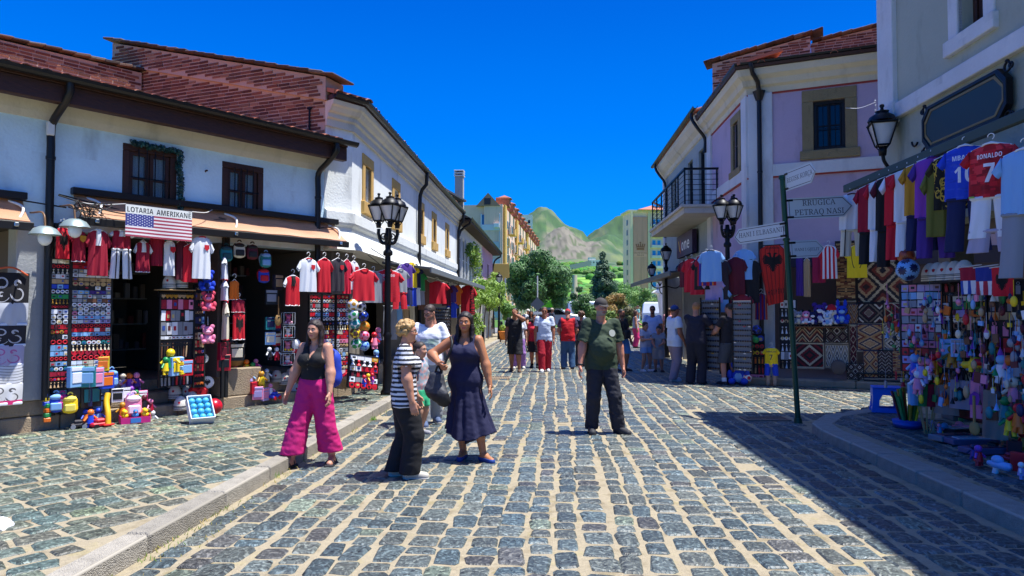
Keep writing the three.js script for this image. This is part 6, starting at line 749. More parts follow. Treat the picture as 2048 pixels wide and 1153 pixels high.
// ---------- people: smooth bodies meshed from joint capsules ----------
rnd = RNG(171);
const smin = (a, b, k) => { const h = Math.max(k - Math.abs(a - b), 0) / k; return Math.min(a, b) - h * h * k * .25; };
const vl = (a, b, t) => [lerp(a[0], b[0], t), lerp(a[1], b[1], t), lerp(a[2], b[2], t)], vadd = (a, b) => [a[0] + b[0], a[1] + b[1], a[2] + b[2]];
const cap = (a, b, ra, rb = ra, f = [1, 1, 1], o) => ({ a, b, ra, rb, f, ...o }), ell = (c, r, o) => ({ a: c, b: c, ra: 1, rb: 1, f: [1 / r[0], 1 / r[1], 1 / r[2]], e: Math.min(...r), ...o });
function nets(prims, cell, k = .03, post, colorFn) {
  const lo = [9, 9, 9], hi = [-9, -9, -9], m = cell * 2;
  for (const p of prims) { p.r = Math.max(p.ra, p.rb); if (!p.sub) for (let i = 0; i < 3; i++) { lo[i] = Math.min(lo[i], Math.min(p.a[i], p.b[i]) - p.r / p.f[i] - m); hi[i] = Math.max(hi[i], Math.max(p.a[i], p.b[i]) + p.r / p.f[i] + m); } }
  const n = [0, 1, 2].map((i) => Math.ceil((hi[i] - lo[i]) / cell) + 1), [nx, ny, nz] = n, D = new Float32Array(nx * ny * nz).fill(1), id = (x, y, z) => (z * ny + y) * nx + x;
  for (const p of prims) { const q = [], w = [], kk = p.k ?? k; for (let i = 0; i < 3; i++) { const ext = p.r / p.f[i] + kk * 1.1 + cell * 1.5; q[i] = Math.max(0, Math.floor((Math.min(p.a[i], p.b[i]) - ext - lo[i]) / cell)); w[i] = Math.min(n[i] - 1, Math.ceil((Math.max(p.a[i], p.b[i]) + ext - lo[i]) / cell)); }
    const f = p.f, A = p.a.map((v, i) => v * f[i]), B = p.b.map((v, i) => (v - p.a[i]) * f[i]), L = B[0] ** 2 + B[1] ** 2 + B[2] ** 2 || 1, sc = p.e || 1 / Math.max(...f) * (Math.max(...f) > 1.01 ? 1.15 : 1);
    for (let z = q[2]; z <= w[2]; z++) for (let y = q[1]; y <= w[1]; y++) for (let x = q[0]; x <= w[0]; x++) { const X = (lo[0] + x * cell) * f[0] - A[0], Y = (lo[1] + y * cell) * f[1] - A[1], Z = (lo[2] + z * cell) * f[2] - A[2], h = clamp((X * B[0] + Y * B[1] + Z * B[2]) / L), d = (Math.hypot(X - h * B[0], Y - h * B[1], Z - h * B[2]) - (p.ra + (p.rb - p.ra) * h)) * sc, i = id(x, y, z); D[i] = p.sub ? -smin(-D[i], d, kk) : smin(D[i], d, kk); } }
  if (post) for (let z = 0; z < nz; z++) for (let y = 0; y < ny; y++) for (let x = 0; x < nx; x++) { const i = id(x, y, z); if (D[i] < .06) D[i] = post(lo[0] + x * cell, lo[1] + y * cell, lo[2] + z * cell, D[i]); }
  const pos = [], col = [], idx = [], vi = new Int32Array(nx * ny * nz).fill(-1);
  for (let z = 0; z < nz - 1; z++) for (let y = 0; y < ny - 1; y++) for (let x = 0; x < nx - 1; x++) { let mask = 0; const g = []; for (let c = 0; c < 8; c++) { const d = D[id(x + (c & 1), y + (c >> 1 & 1), z + (c >> 2))]; g.push(d); if (d < 0) mask |= 1 << c; } if (!mask || mask == 255) continue;
    let sx = 0, sy = 0, sz = 0, k2 = 0; for (let c = 0; c < 8; c++) for (const b of [1, 2, 4]) if (!(c & b)) { const e = c | b; if ((g[c] < 0) != (g[e] < 0)) { const t = g[c] / (g[c] - g[e]); sx += (c & 1) + (b == 1 ? t : 0); sy += (c >> 1 & 1) + (b == 2 ? t : 0); sz += (c >> 2) + (b == 4 ? t : 0); k2++; } }
    vi[id(x, y, z)] = pos.length / 3; const p = [lo[0] + (x + sx / k2) * cell, lo[1] + (y + sy / k2) * cell, lo[2] + (z + sz / k2) * cell]; pos.push(...p); if (colorFn) col.push(...colorFn(...p)); }
  for (let z = 1; z < nz - 1; z++) for (let y = 1; y < ny - 1; y++) for (let x = 1; x < nx - 1; x++) { const s = D[id(x, y, z)] < 0; const quad = (a, b, c, d, f) => { if (a < 0 || b < 0 || c < 0 || d < 0) return; f ? idx.push(a, b, c, a, c, d) : idx.push(a, c, b, a, d, c); };
    if (s != D[id(x + 1, y, z)] < 0) quad(vi[id(x, y - 1, z - 1)], vi[id(x, y, z - 1)], vi[id(x, y, z)], vi[id(x, y - 1, z)], s);
    if (s != D[id(x, y + 1, z)] < 0) quad(vi[id(x - 1, y, z - 1)], vi[id(x - 1, y, z)], vi[id(x, y, z)], vi[id(x, y, z - 1)], s);
    if (s != D[id(x, y, z + 1)] < 0) quad(vi[id(x - 1, y - 1, z)], vi[id(x, y - 1, z)], vi[id(x, y, z)], vi[id(x - 1, y, z)], s); }
  const g = new THREE.BufferGeometry(); g.setAttribute('position', new THREE.Float32BufferAttribute(pos, 3)); if (colorFn) g.setAttribute('color', new THREE.Float32BufferAttribute(col, 3)); g.setIndex(idx); g.setAttribute('uv', new THREE.Float32BufferAttribute(pos.flatMap((v, i) => i % 3 == 0 ? [pos[i] + pos[i + 2] * .7, pos[i + 1]] : []), 2)); g.computeVertexNormals(); return g;
}
const ik = (r, t, l1, l2, pole) => { const d = V(...t).sub(V(...r)), D = Math.min(d.length(), l1 + l2 - .002), u = d.clone().normalize(), a = clamp((l1 * l1 + D * D - l2 * l2) / (2 * l1 * D), -1, 1), p = V(...pole); p.addScaledVector(u, -p.dot(u)).normalize(); const m = V(...r).addScaledVector(u, l1 * a).addScaledVector(p, l1 * Math.sqrt(1 - a * a)); return [m.toArray(), V(...r).addScaledVector(u, D).toArray()]; };
const rgb = (c) => { const k = new THREE.Color(K(c)); return [k.r, k.g, k.b]; }, mixc = (a, b, t) => a.map((v, i) => lerp(v, b[i], t));
const skinMat = VC(.55, { bumpMap: rept(TX.stucco, 8), bumpScale: .0006 });
const clothMat = (o = {}) => VC(o.rough || .85, { bumpMap: rept(TX.weave, 14), bumpScale: .0006 });
function person(o) {
  const H = o.h, g = o.b || 1, fm = o.f ? 1 : 0, near = o.near, cs = near ? .011 : .018, S = (...p) => p.map((v) => v * H), sk = rgb(o.skin || '#b5795a');
  const t = T('person', o.label, 'person', o.p, o.yaw || 0, o.group), lean = o.lean || 0, U = ([x, y, z]) => { const yy = y - .53 * H, c = Math.cos(lean), s = Math.sin(lean); return [x + (o.sway || 0) * yy, .53 * H + yy * c - z * s, z * c + yy * s]; };
  const hipY = o.hipY || .515, sw = (fm ? .088 : .1) * (.85 + .15 * g), hip = { L: S(.045, hipY, 0), R: S(-.045, hipY, 0) }, sh = { L: U(S(sw, .812, -.005)), R: U(S(-sw, .812, -.005)) };
  const feet = { L: o.fl || [.07, 0, 0], R: o.fr || [-.07, 0, 0] }, hands = { L: o.hl || [.142 * (.7 + .3 * g), .47, .03], R: o.hr || [-.142 * (.7 + .3 * g), .47, .03] }, J = {};
  for (const s of ['L', 'R']) { const k = s == 'L' ? 1 : -1, f = feet[s]; J['a' + s] = S(f[0], .045 + f[1], f[2] - .02); [J['k' + s], J['a' + s]] = ik(hip[s], J['a' + s], .245 * H, .236 * H, [k * .15, 0, 1]); [J['e' + s], J['w' + s]] = ik(sh[s], U(S(...hands[s])), .172 * H, .148 * H, o['ep' + s] || [k * .5, -.1, -1]); J['y' + s] = f[3] ?? k * .18; }
  const torso = (q) => [cap(S(-.03, .545, 0), S(.03, .545, 0), .074 * H * (.6 + .4 * g) + q, undefined, [.95, 1, 1.05]), cap(S(0, .57, 0), U(S(0, .68, 0)), .072 * H * g * (fm ? .94 : 1) + q, .074 * H * g * (fm ? .88 : 1) + q, [.86, 1, 1.12]), cap(U(S(-.036, .735, .0)), U(S(.036, .735, .0)), .064 * H * (.6 + .4 * g) + q, undefined, [.95, 1, 1.06]), cap(U(S(-.06, .785, -.008)), U(S(.06, .785, -.008)), .043 * H + q),
    ...(o.belly ? [ell(U(S(0, .625, .045)), [(.095 * o.belly) * H + q, .1 * H + q, .085 * o.belly * H + q])] : []), ...(fm && !o.kid ? [ell(U(S(.042, .728, .055)), [.045 * H + q, .042 * H + q, .042 * H + q]), ell(U(S(-.042, .728, .055)), [.045 * H + q, .042 * H + q, .042 * H + q])] : [])];
  const arm = (s, q, upto = 2) => [cap(sh[s], J['e' + s], .034 * H * (.5 + .5 * g) + q, .029 * H * (.5 + .5 * g) + q), ...(upto > 1 ? [cap(J['e' + s], J['w' + s], .029 * H * (.5 + .5 * g) + q, .0185 * H + q), cap(vl(J['e' + s], J['w' + s], .1), vl(J['e' + s], J['w' + s], .4), .031 * H * (.5 + .5 * g) + q, .026 * H + q)] : [])];
  const leg = (s, q) => [cap(hip[s], J['k' + s], .058 * H * (.5 + .5 * g) + q, .039 * H * (.5 + .5 * g) + q), cap(J['k' + s], J['a' + s], .037 * H + q, .0225 * H + q), cap(vl(J['k' + s], J['a' + s], .12), vl(J['k' + s], J['a' + s], .45), .04 * H + q, .033 * H + q, [1, 1, 1])];
  const foot = (s, q, up = 0) => { const a = J['a' + s], y = J['y' + s], d = [Math.sin(y), Math.cos(y)], F = (l, h, w = 0) => [a[0] + d[0] * l * H + d[1] * w * H, a[1] + (h - .045) * H + up, a[2] + d[1] * l * H - d[0] * w * H]; return [cap(F(-.018, .02), F(.03, .035), .021 * H + q, .022 * H + q), cap(F(.03, .03), F(.1, .014), .024 * H + q, .017 * H + q), cap(F(-.018, .016), F(.095, .012, .004), .02 * H + q, .02 * H + q)]; };
  // skin
  const bare = o.shoes === 'sandal', parts = [nets([...torso(-.012), cap(U(S(0, .8, -.012)), U(S(0, .885, 0)), .034 * H * (fm ? .86 : 1), .033 * H * (fm ? .86 : 1)), cap(U(S(-.07, .812, -.012)), U(S(.07, .812, -.012)), .022 * H), ...arm('L', 0), ...arm('R', 0), ...leg('L', 0), ...leg('R', 0), ...(bare || o.shoes === 'flat' ? [...foot('L', -.003, .012), ...foot('R', -.003, .012)] : [])], cs, .025, null, () => sk)];
  // head, in head heights about its middle
  const hh = (o.hh || .131) * H, hd = (v) => v.map((x) => x * hh), hc = near ? .0048 : .009, hp = U(S(0, 1 - (o.hh || .131) / 2, .012)), HM = new THREE.Matrix4().compose(V(...hp), new THREE.Quaternion().setFromEuler(new THREE.Euler(o.hx || 0, o.hy || 0, o.hz || 0, 'YXZ')), V(1, 1, 1));
  const E = (c, r, q) => ell(hd(c), hd(r), q), Cc = (a, b, ra, rb, q) => cap(hd(a), hd(b), ra * hh, (rb ?? ra) * hh, undefined, q), lip = mixc(sk, rgb(fm ? '#a8404c' : '#9a5a50'), .75), brow = rgb(o.brow || '#2a1d16'), beard = o.beard && rgb(o.beard);
  const headG = nets([E([0, .13, -.06], [.33, .365, .41]), E([0, -.1, .07], [.275, .36, .29]), E([0, -.29, .12], [fm ? .19 : .22, .18, .21]), E([0, -.41, .21], [.085, .07, .08]), E([.15, -.12, .23], [.1, .1, .1]), E([-.15, -.12, .23], [.1, .1, .1]), Cc([-.13, .065, .3], [.13, .065, .3], fm ? .035 : .05), Cc([0, .04, .34], [0, -.12, .43], .03, .05, { k: .012 }), E([.045, -.14, .38], [.04, .032, .04], { k: .008 }), E([-.045, -.14, .38], [.04, .032, .04], { k: .008 }), Cc([-.07, -.262, .315], [.07, -.262, .315], .026, .026, { k: .008 }), Cc([-.05, -.305, .31], [.05, -.305, .31], .03, .03, { k: .008 }), E([.335, -.02, -.02], [.04, .1, .065], { k: .008 }), E([-.335, -.02, -.02], [.04, .1, .065], { k: .008 }), Cc([0, -.3, -.08], [0, -.72, -.12], fm ? .2 : .235, fm ? .21 : .25), E([.125, 0, .4], [.07, .05, .075], { sub: 1, k: .014 }), E([-.125, 0, .4], [.07, .05, .075], { sub: 1, k: .014 })], hc, .022, null, (x, y, z) => { x /= hh; y /= hh; z /= hh; const ax = Math.abs(x); if (z > .27 && ax < .1 && y < -.235 && y > -.335) return lip; if (y > .06 && y < .115 && ax > .045 && ax < .2 && z > .2) return mixc(sk, brow, .85); let c = sk; if (beard && y < -.16 && y > -.5 && z > -.12 && !(z > .3 && ax < .1 && y > -.2)) c = mixc(c, beard, smooth(-.12, -.24, y) * .85); if (z > .15 && y < -.02 && y > -.2) c = mixc(c, [sk[0] * 1.05, sk[1] * .8, sk[2] * .78], .35 * smooth(.04, .14, ax)); if (o.bald && y > .2) c = mixc(c, brow, .15); return c; }); headG.applyMatrix4(HM); parts.push(headG);
  const inHead = (geo) => geo.applyMatrix4(HM);
  // hands
  for (const s of ['L', 'R']) { const k = s == 'L' ? 1 : -1, L = .108 * H, d = V(...J['w' + s]).sub(V(...J['e' + s])).normalize(); if (o['hd' + s]) d.set(...o['hd' + s]).normalize(); const n = V(...(o['pn' + s] || [-k, 0, .15])); n.addScaledVector(d, -n.dot(d)).normalize(); const y = d.clone().negate(), x = y.clone().cross(n), M4 = new THREE.Matrix4().makeBasis(x, y, n).setPosition(...J['w' + s]), hq = (v) => v.map((q) => q * L), pr = [], cu = o['cu' + s] ?? .32;
    pr.push(cap(hq([0, .12, 0]), hq([0, -.08, 0]), .15 * L, .15 * L, [1, 1, 1.25])); for (const q of [-.15, -.05, .05, .15]) pr.push(cap(hq([q * .75, -.06, 0]), hq([q, -.46, 0]), .09 * L, .075 * L, [1, 1, 1.2]));
    [.16, .055, -.05, -.15].forEach((q, i) => { let p = [q * k * 1.05, -.47, 0], a = cu * .6; const len = [.38, .43, .4, .31][i]; for (let j = 0; j < 3; j++) { const l = len * [.45, .32, .25][j], e = [p[0] * 1.02, p[1] - l * Math.cos(a), p[2] + l * Math.sin(a)]; pr.push(cap(hq(p), hq(e), (.056 - j * .006) * L, (.05 - j * .006) * L, undefined, { k: .004 })); p = e; a += cu * 1.25; } });
    pr.push(cap(hq([k * .13, -.12, .02]), hq([k * .26, -.3, .1]), .08 * L, .065 * L), cap(hq([k * .26, -.3, .1]), hq([k * .27, -.46, .15]), .06 * L, .05 * L, undefined, { k: .004 })); parts.push(nets(pr, near ? .0042 : .008, .009, null, () => sk).applyMatrix4(M4)); }
  add(t, 'body', mg(parts), skinMat);
  for (const k of [-1, 1]) { const e = add(t, 'eye', inHead(sph(.048 * hh, k * .125 * hh, -.002 * hh, .305 * hh, [1.15, .7, 1], 10)), M('#c9c4bc', .25)); add(e, 'iris', inHead(sph(.024 * hh, k * .125 * hh, -.002 * hh, .338 * hh, [1, 1, .6], 8)), M('#1a110c', .15)); }
  // hair
  const hairM = VC(.6), hcx = rgb(o.hairC || '#1d1512'), hcol = (x, y, z) => { const q = .75 + .5 * Math.abs(N3(x * 160, y * 22, z * 160)); return hcx.map((v) => v * q); };
  if (o.hair) { const P = [], cut = (x, y, z, d) => { const X = x / hh, Y = y / hh, Z = z / hh; let c = (Z * .8 - (Y - .05) * .55 - (o.line ?? .12)) * hh * .8; if (o.hair == 'long' && Y < -.1 && Math.abs(X) > .2) c = -1; const low = o.hair == 'short' || o.hair == 'curly' ? (-.36 - Y) * hh : -1, side = o.hair == 'short' ? (-.06 - Y - Math.max(0, -Z - .05) * 2) * hh : -1; return Math.max(d + .004 * N3(x * 90, y * 30, z * 90), c, low, side); };
    P.push(E([0, .16, -.085], o.hair == 'short' ? [.35, .37, .43] : [.375, .41, .46]));
    if (o.hair == 'long') for (const k of [-1, 1]) { P.push(Cc([k * .27, .2, -.05], [k * .37, -.3, -.06], .14, .12), Cc([k * .37, -.3, -.06], [k * .4, -.85, .05], .12, .11), Cc([k * .4, -.85, .05], [k * .36, -(o.hl2 || 1.25), .16], .11, .05), Cc([k * .2, 0, -.28], [k * .25, -.95, -.26], .2, .12)); }
    if (o.hair == 'pony') P.push(Cc([0, .1, -.45], [0, -.5, -.5], .12, .06)); if (o.hair == 'tied') P.push(E([0, -.05, -.5], [.13, .13, .1]));
    if (o.hair == 'curly') for (let i = 0; i < 150; i++) { const a = R(0, 6.28), v = R(-.75, 1), c = Math.sqrt(1 - v * v); const q = [Math.cos(a) * c * .43, .12 + v * .43, -.1 + Math.sin(a) * c * .46]; if (q[2] > .1 && q[1] < .25) continue; P.push(E(q, [R(.07, .11), R(.07, .11), R(.07, .11)], { k: .006 })); }
    add(t, 'hair', inHead(nets(P, near ? .006 : .011, .02, cut, hcol)), hairM); }
  if (o.cap) { const m = M(K(o.cap), .85); const c = add(t, 'baseball_cap', inHead(mg([nets([E([0, .17, -.07], [.372, .39, .445])], near ? .007 : .012, .01, (x, y, z, d) => Math.max(d, (.1 * hh - y) + z * .1), null), tf(new THREE.CylinderGeometry(.26 * hh, .29 * hh, .035 * hh, 18, 1, false, -PI / 2, PI), 0, .15 * hh, .26 * hh, .3, 0, 0, [1, 1, 1.35])])), m); add(c, 'button', inHead(sph(.03 * hh, 0, .6 * hh, -.07 * hh)), m); }
  if (o.glasses) { const gl = []; for (const k of [-1, 1]) { if (o.glasses == 'sun') gl.push(tf(new THREE.SphereGeometry(.1 * hh, 10, 8), k * .13 * hh, 0, .36 * hh, 0, 0, 0, [1.05, .75, .3])); else gl.push(torus(.085 * hh, .009 * hh, k * .13 * hh, -.01 * hh, .39 * hh)); gl.push(tube([[k * .23 * hh, .02 * hh, .33 * hh], [k * .345 * hh, .02 * hh, -.02 * hh]], .01 * hh, 4)); } gl.push(tube([[-.05 * hh, .01 * hh, .41 * hh], [.05 * hh, .01 * hh, .41 * hh]], .01 * hh, 4)); add(t, 'glasses', inHead(mg(gl)), M('#101012', .2)); }
  // clothes
  const wr = (a, f = 1, sx = 7, sy = 9) => (x, y, z, d) => d + a * (fbm(x * sx * f, y * sy * f, z * sx * f + 3) + .5 * N3(x * 16 * f + y * 12 * f, y * 22 * f, z * 16 * f)), C = (c) => { const k = rgb(c); return () => k; };
  if (o.top) { const T1 = o.top, q = T1.q ?? .014, hem = (T1.hem ?? .5) * H, up = T1.sleeve ?? .62, P = torso(q), k = rgb(T1.c); if (up) for (const s of ['L', 'R']) { const e = up <= 1 ? vl(sh[s], J['e' + s], up) : vl(J['e' + s], J['w' + s], up - 1), r = .034 * H * (.5 + .5 * g) + q; if (up > 1) P.push(cap(sh[s], J['e' + s], r, r * .9), cap(J['e' + s], e, r * .85, r * .75)); else P.push(cap(sh[s], e, r, r * (T1.loose || 1.08))); } else P.push(cap(U(S(-.07, .79, 0)), U(S(.07, .79, 0)), .04 * H));
    if (!T1.fit) for (const k2 of [-1, 1]) P.push(cap(U(S(k2 * .038, .72, .0)), S(k2 * .046 * g, (T1.hem ?? .5) - .03, 0), .062 * H * (.4 + .6 * g) + q, .07 * H * (.4 + .6 * g) + q, [1, 1, 1.05])); if (T1.long) P.push(cap(S(-.04, .53, 0), S(-.045, T1.hem, 0), .08 * H * g + q), cap(S(.04, .53, 0), S(.045, T1.hem, 0), .08 * H * g + q));
    const w = wr(T1.wr ?? .011), nk = U(S(0, T1.neck ?? .865, .028)), nr = (T1.nr ?? .058) * H, vn = T1.v; const cl = (x, y, z, d) => { d = w(x, y, z, d); d = Math.max(d, hem + .006 * N3(x * 12, 0, z * 12) - y, nr - Math.hypot(x - nk[0], (y - nk[1]) * (T1.ny || 1), z - nk[2])); if (up && up <= 1) for (const s2 of ['L', 'R']) { const e = vl(sh[s2], J['e' + s2], up), a = sh[s2], l = Math.hypot(e[0] - a[0], e[1] - a[1], e[2] - a[2]), dx = [(e[0] - a[0]) / l, (e[1] - a[1]) / l, (e[2] - a[2]) / l], px = x - e[0], py = y - e[1], pz = z - e[2], al = px * dx[0] + py * dx[1] + pz * dx[2], rr = Math.sqrt(Math.max(0, px * px + py * py + pz * pz - al * al)); if (al > -.01 && al < .14 && rr < (.036 * H * (.5 + .5 * g) + q) * 1.12 && Math.abs(x) > .075 * H) d = Math.max(d, al); } if (vn) { const dy = U(S(0, .84, 0))[1] - y; if (z > 0) d = Math.max(d, (vn * H - dy) > 0 ? (.045 * H * (1 - dy / (vn * H)) - Math.abs(x)) : d); } if (!up) for (const k2 of ['L', 'R']) { const c = sh[k2]; d = Math.max(d, .046 * H - Math.hypot((x - c[0] - (k2 == 'L' ? .018 : -.018) * H), (y - c[1] + .025 * H) * .6, (z - c[2]) * .5)); } return d; };
    add(t, T1.name || 'shirt', nets(P, T1.cell || (near ? .0085 : .014), near ? .022 : .014, cl, T1.fn ? T1.fn(k, H) : () => k), clothMat()); }
  if (o.bottom) { const B = o.bottom, q = B.q ?? .012, hem = (B.hem ?? .03) * H, top = Math.min(B.top ?? .585, o.top && !o.top.fit ? (o.top.hem ?? .5) + .03 : 9) * H, k = rgb(B.c), P = [torso(q)[0], cap(S(-.028, .56, 0), S(.028, .56, 0), .068 * H * g + q, undefined, [.95, 1, 1.08])]; for (const s of ['L', 'R']) { const r = B.r || [.068, .047, .04], kn = J['k' + s], an = J['a' + s]; P.push(cap(hip[s], kn, r[0] * H * (.5 + .5 * g) + q, r[1] * H + q), cap(kn, vl(kn, an, 1.12), r[1] * H + q, r[2] * H + q)); } const w = wr(B.wr ?? .012, 1, 9, 6); add(t, B.name || 'trousers', nets(P, near ? .0095 : .016, B.k ?? .025, (x, y, z, d) => Math.max(w(x, y, z, d), hem - y + (B.slant || 0) * x, y - top), B.fn ? B.fn(k, H) : () => k), clothMat(B)); }
  if (o.dress) { const B = o.dress, q = .022, k = rgb(B.c), w = wr(.008), P = [...torso(q), cap(S(0, .58, 0), S(.02, .33, 0), .076 * H, .105 * H, [.86, 1, 1]), cap(S(.01, .36, 0), S(.05, .1, .01), .105 * H, .165 * H, [.85, 1, 1.02])], nk = U(S(0, .868, .035)); add(t, 'dress', nets(P, .009, .04, (x, y, z, d) => { const a = Math.atan2(x, z), low = smooth(.62 * H, .2 * H, y); d = w(x, y, z, d) + low * .016 * Math.sin(a * 9 + y * 2) + low * .008 * Math.sin(a * 17 + 1); d = Math.max(d, (.165 + .05 * Math.cos(a * 1 + .3) * (z > 0 ? .5 : .6) - .035 * Math.cos(a * 2)) * H - y, .074 * H - Math.hypot(x - nk[0], (y - nk[1]) * .8, z - nk[2])); for (const s of ['L', 'R']) { const c = sh[s]; d = Math.max(d, .05 * H - Math.hypot(x - c[0] - (s == 'L' ? .024 : -.024) * H, (y - c[1] + .03 * H) * .6, (z - c[2]) * .5)); } return d; }, () => k), clothMat()); for (const k2 of [-1, 1]) add(t, 'dress_strap', tube([U(S(k2 * .06, .775, .06)), U(S(k2 * .066, .835, .02)), U(S(k2 * .064, .845, -.02)), U(S(k2 * .055, .79, -.055))], .012, 6, 14), M(K(B.c), .85)); }
  for (const s of ['L', 'R']) { const k = o.shoeC || '#202024'; if (o.shoes === 'sandal') { const a = J['a' + s], y = J['y' + s], b = add(t, 'sandal', tf(cbox(.062 * H, .03, .165 * H, 0, 0, .04 * H, 0, 0, 0, .012), a[0], a[1] - .045 * H + .012, a[2], 0, y, 0), M(K(k), .6)); add(b, 'strap', mg([.0, .045, .085].map((l) => tf(torus(.03 * H, .006, 0, 0, l * H, 0, 0, 0, PI, 10), a[0], a[1] - .045 * H + .03, a[2], 0, y, 0, [1, l ? .75 : 1.25, 1]))), M(K(k), .6)); }
    else if (o.shoes === 'flat') add(t, 'shoe', nets(foot(s, .004, .004), .007, .015, (x, y, z, d) => Math.max(d, y - J['a' + s][1] + .012 * H)), M(K(k), .7)); else { const f = foot(s, .008, .004); const b = add(t, 'shoe', nets(f, near ? .007 : .012, .015, (x, y, z, d) => Math.max(d, (y - J['a' + s][1] - .005 * H))), M(K(k), .7)); add(b, 'sole', nets(foot(s, .011, .002), near ? .007 : .012, .015, (x, y, z, d) => Math.max(d, y - J['a' + s][1] + .034 * H)), M(K(o.soleC || '#c9c6c0'), .8)); if (o.sock) add(t, 'sock', tube([J['a' + s], vl(J['a' + s], J['k' + s], .2)], .031 * H, 9), M(K(o.sock))); } }
  o.extra?.(t, { S, U, J, H, sh, inHead, hh }); t.userData.J = undefined; delete t.userData.J; return { t, J, U, S, sh, HM };
}
const stand = (px, py, y = 0) => ground(px, py, y);
const W2 = ({ t }, p) => { t.updateMatrixWorld(); return V(...p).applyMatrix4(t.matrixWorld).toArray(); };
// woman in pink trousers
{ const r = person({ label: 'woman in black waistcoat and wide bright pink trousers walking along the kerb', near: 1, f: 1, h: 1.5, b: 1.12, p: stand(628, 932), yaw: -.22, skin: '#c08a70', hair: 'long', hl2: 1.0, hairC: '#2a1a14', line: .1, hy: -.05, hr: [-.19, .475, .05], hl: [.155, .475, .08], fl: [.1, 0, -.05, .25], fr: [-.12, 0, .12, -.15], shoes: 'sandal', shoeC: '#16151a', top: { c: '#0e0f14', sleeve: 0, fit: 1, hem: .595, v: .115, name: 'waistcoat', nr: .06, wr: .009 }, bottom: { c: '#c4156c', hem: .095, top: .61, r: [.066, .062, .08], wr: .014, q: .012, k: .008 },
    extra: (t, { S, H, U }) => { add(t, 'button', mg([0, 1, 2].map((i) => sph(.007, 0, .735 * H - i * .05, .108 * H - i * .002))), M('#08080a', .3)); } });
  const b = T('backpack', 'blue backpack worn by the woman in pink trousers', 'backpack', W2(r, r.S(.035, .66, -.14)), -.22), m = M('#1f3fb8', .7); add(b, 'bag_body', nets([cap([0, -.1, 0], [0, .1, 0], .12, .11, [.85, 1, 1.2])], .012, .02, (x, y, z, d) => d + .006 * N3(x * 14, y * 14, z * 14)), m); add(b, 'front_pocket', cbox(.16, .14, .05, 0, -.06, -.1, 0, 0, 0, .02), M('#2a56d0', .7)); for (const k of [-1, 1]) add(b, 'strap', tube([[k * .07, .13, .06], [k * .1 + .02, .2, .16], [k * .09 + .0, .15, .235], [k * .1, .0, .25], [k * .11, -.1, .12]], .016, 6, 24), m); }
// curly haired woman in stripes
person({ label: 'curly haired woman in a black and white striped top turned to the right', near: 1, f: 1, h: 1.5, b: 1.12, p: stand(806, 956), yaw: 1.75, skin: '#bb8468', hair: 'curly', hairC: '#b9935c', hy: -.15, glasses: 'clear', lean: .04, hr: [-.15, .45, .06], hl: [.14, .47, .1], fl: [.06, 0, -.03, .1], fr: [-.05, 0, .06, -.1], shoeC: '#b9b2a4', soleC: '#d9d4c8', top: { c: 'white', sleeve: .55, hem: .46, long: 0, wr: .008, cell: .0065, loose: 1.2, fn: (k, H) => (x, y, z) => { const s = ((y * 1 + .012 * Math.sin(x * 6)) / .043 % 1 + 1) % 1; return s < .5 ? [.012, .013, .02] : [.72, .72, .74]; } }, bottom: { c: '#121216', hem: .035, r: [.072, .056, .058], wr: .011 } });
// woman in navy dress
{ const r = person({ label: 'smiling woman with long dark hair in a navy sleeveless dress', near: 1, f: 1, h: 1.58, b: 1.08, p: stand(930, 921), yaw: -.12, skin: '#b0744f', hair: 'long', hl2: 1.35, hairC: '#1c110f', line: .1, hr: [-.15, .66, .13], eprR: 0, epR: [-1, -.3, -.3], cuR: .6, hl: [.185, .475, .04], fl: [.13, 0, .05, .75], fr: [-.02, 0, -.03, -.1], shoes: 'flat', shoeC: '#183f8a', dress: { c: '#14163c' }, extra: (t, { inHead, hh, S, U }) => { add(t, 'teeth', inHead(cbox(.085 * hh, .022 * hh, .02 * hh, 0, -.283 * hh, .335 * hh)), M('#d8d2c8', .4)); add(t, 'bracelet', torus(.03, .006, ...S(.18, .5, .038), PI / 2, .2, 0), M('#3a2a24')); add(t, 'necklace', sph(.008, ...U(S(0, .79, .075))), MT.black); } });
  const q = W2(r, r.S(-.155, .52, .13)), b = T('shoulder_bag', 'grey black backpack hanging from the arm of the woman in navy', 'bag', q, -.1), m = VC(.6); add(b, 'bag_body', nets([cap([-.03, -.04, 0], [-.02, .06, 0], .12, .085, [1, 1, 1.35]), ell([.03, -.1, .05], [.09, .08, .06]), ell([.06, -.16, .02], [.07, .07, .06])], .01, .03, (x, y, z, d) => d + .012 * fbm(x * 16, y * 16, z * 16), (x, y, z) => y < -.08 ? [.012, .012, .015] : [.045, .047, .055]), m); add(b, 'strap', tube([[.02, .12, .02], [.06, .22, -.02], [.13, .42, -.06], [.1, .5, -.14]], .014, 6, 20), MT.black); add(b, 'strap', tube([[-.03, .13, .02], [.0, .2, .03], [.04, .14, .02]], .012, 5), MT.black); }
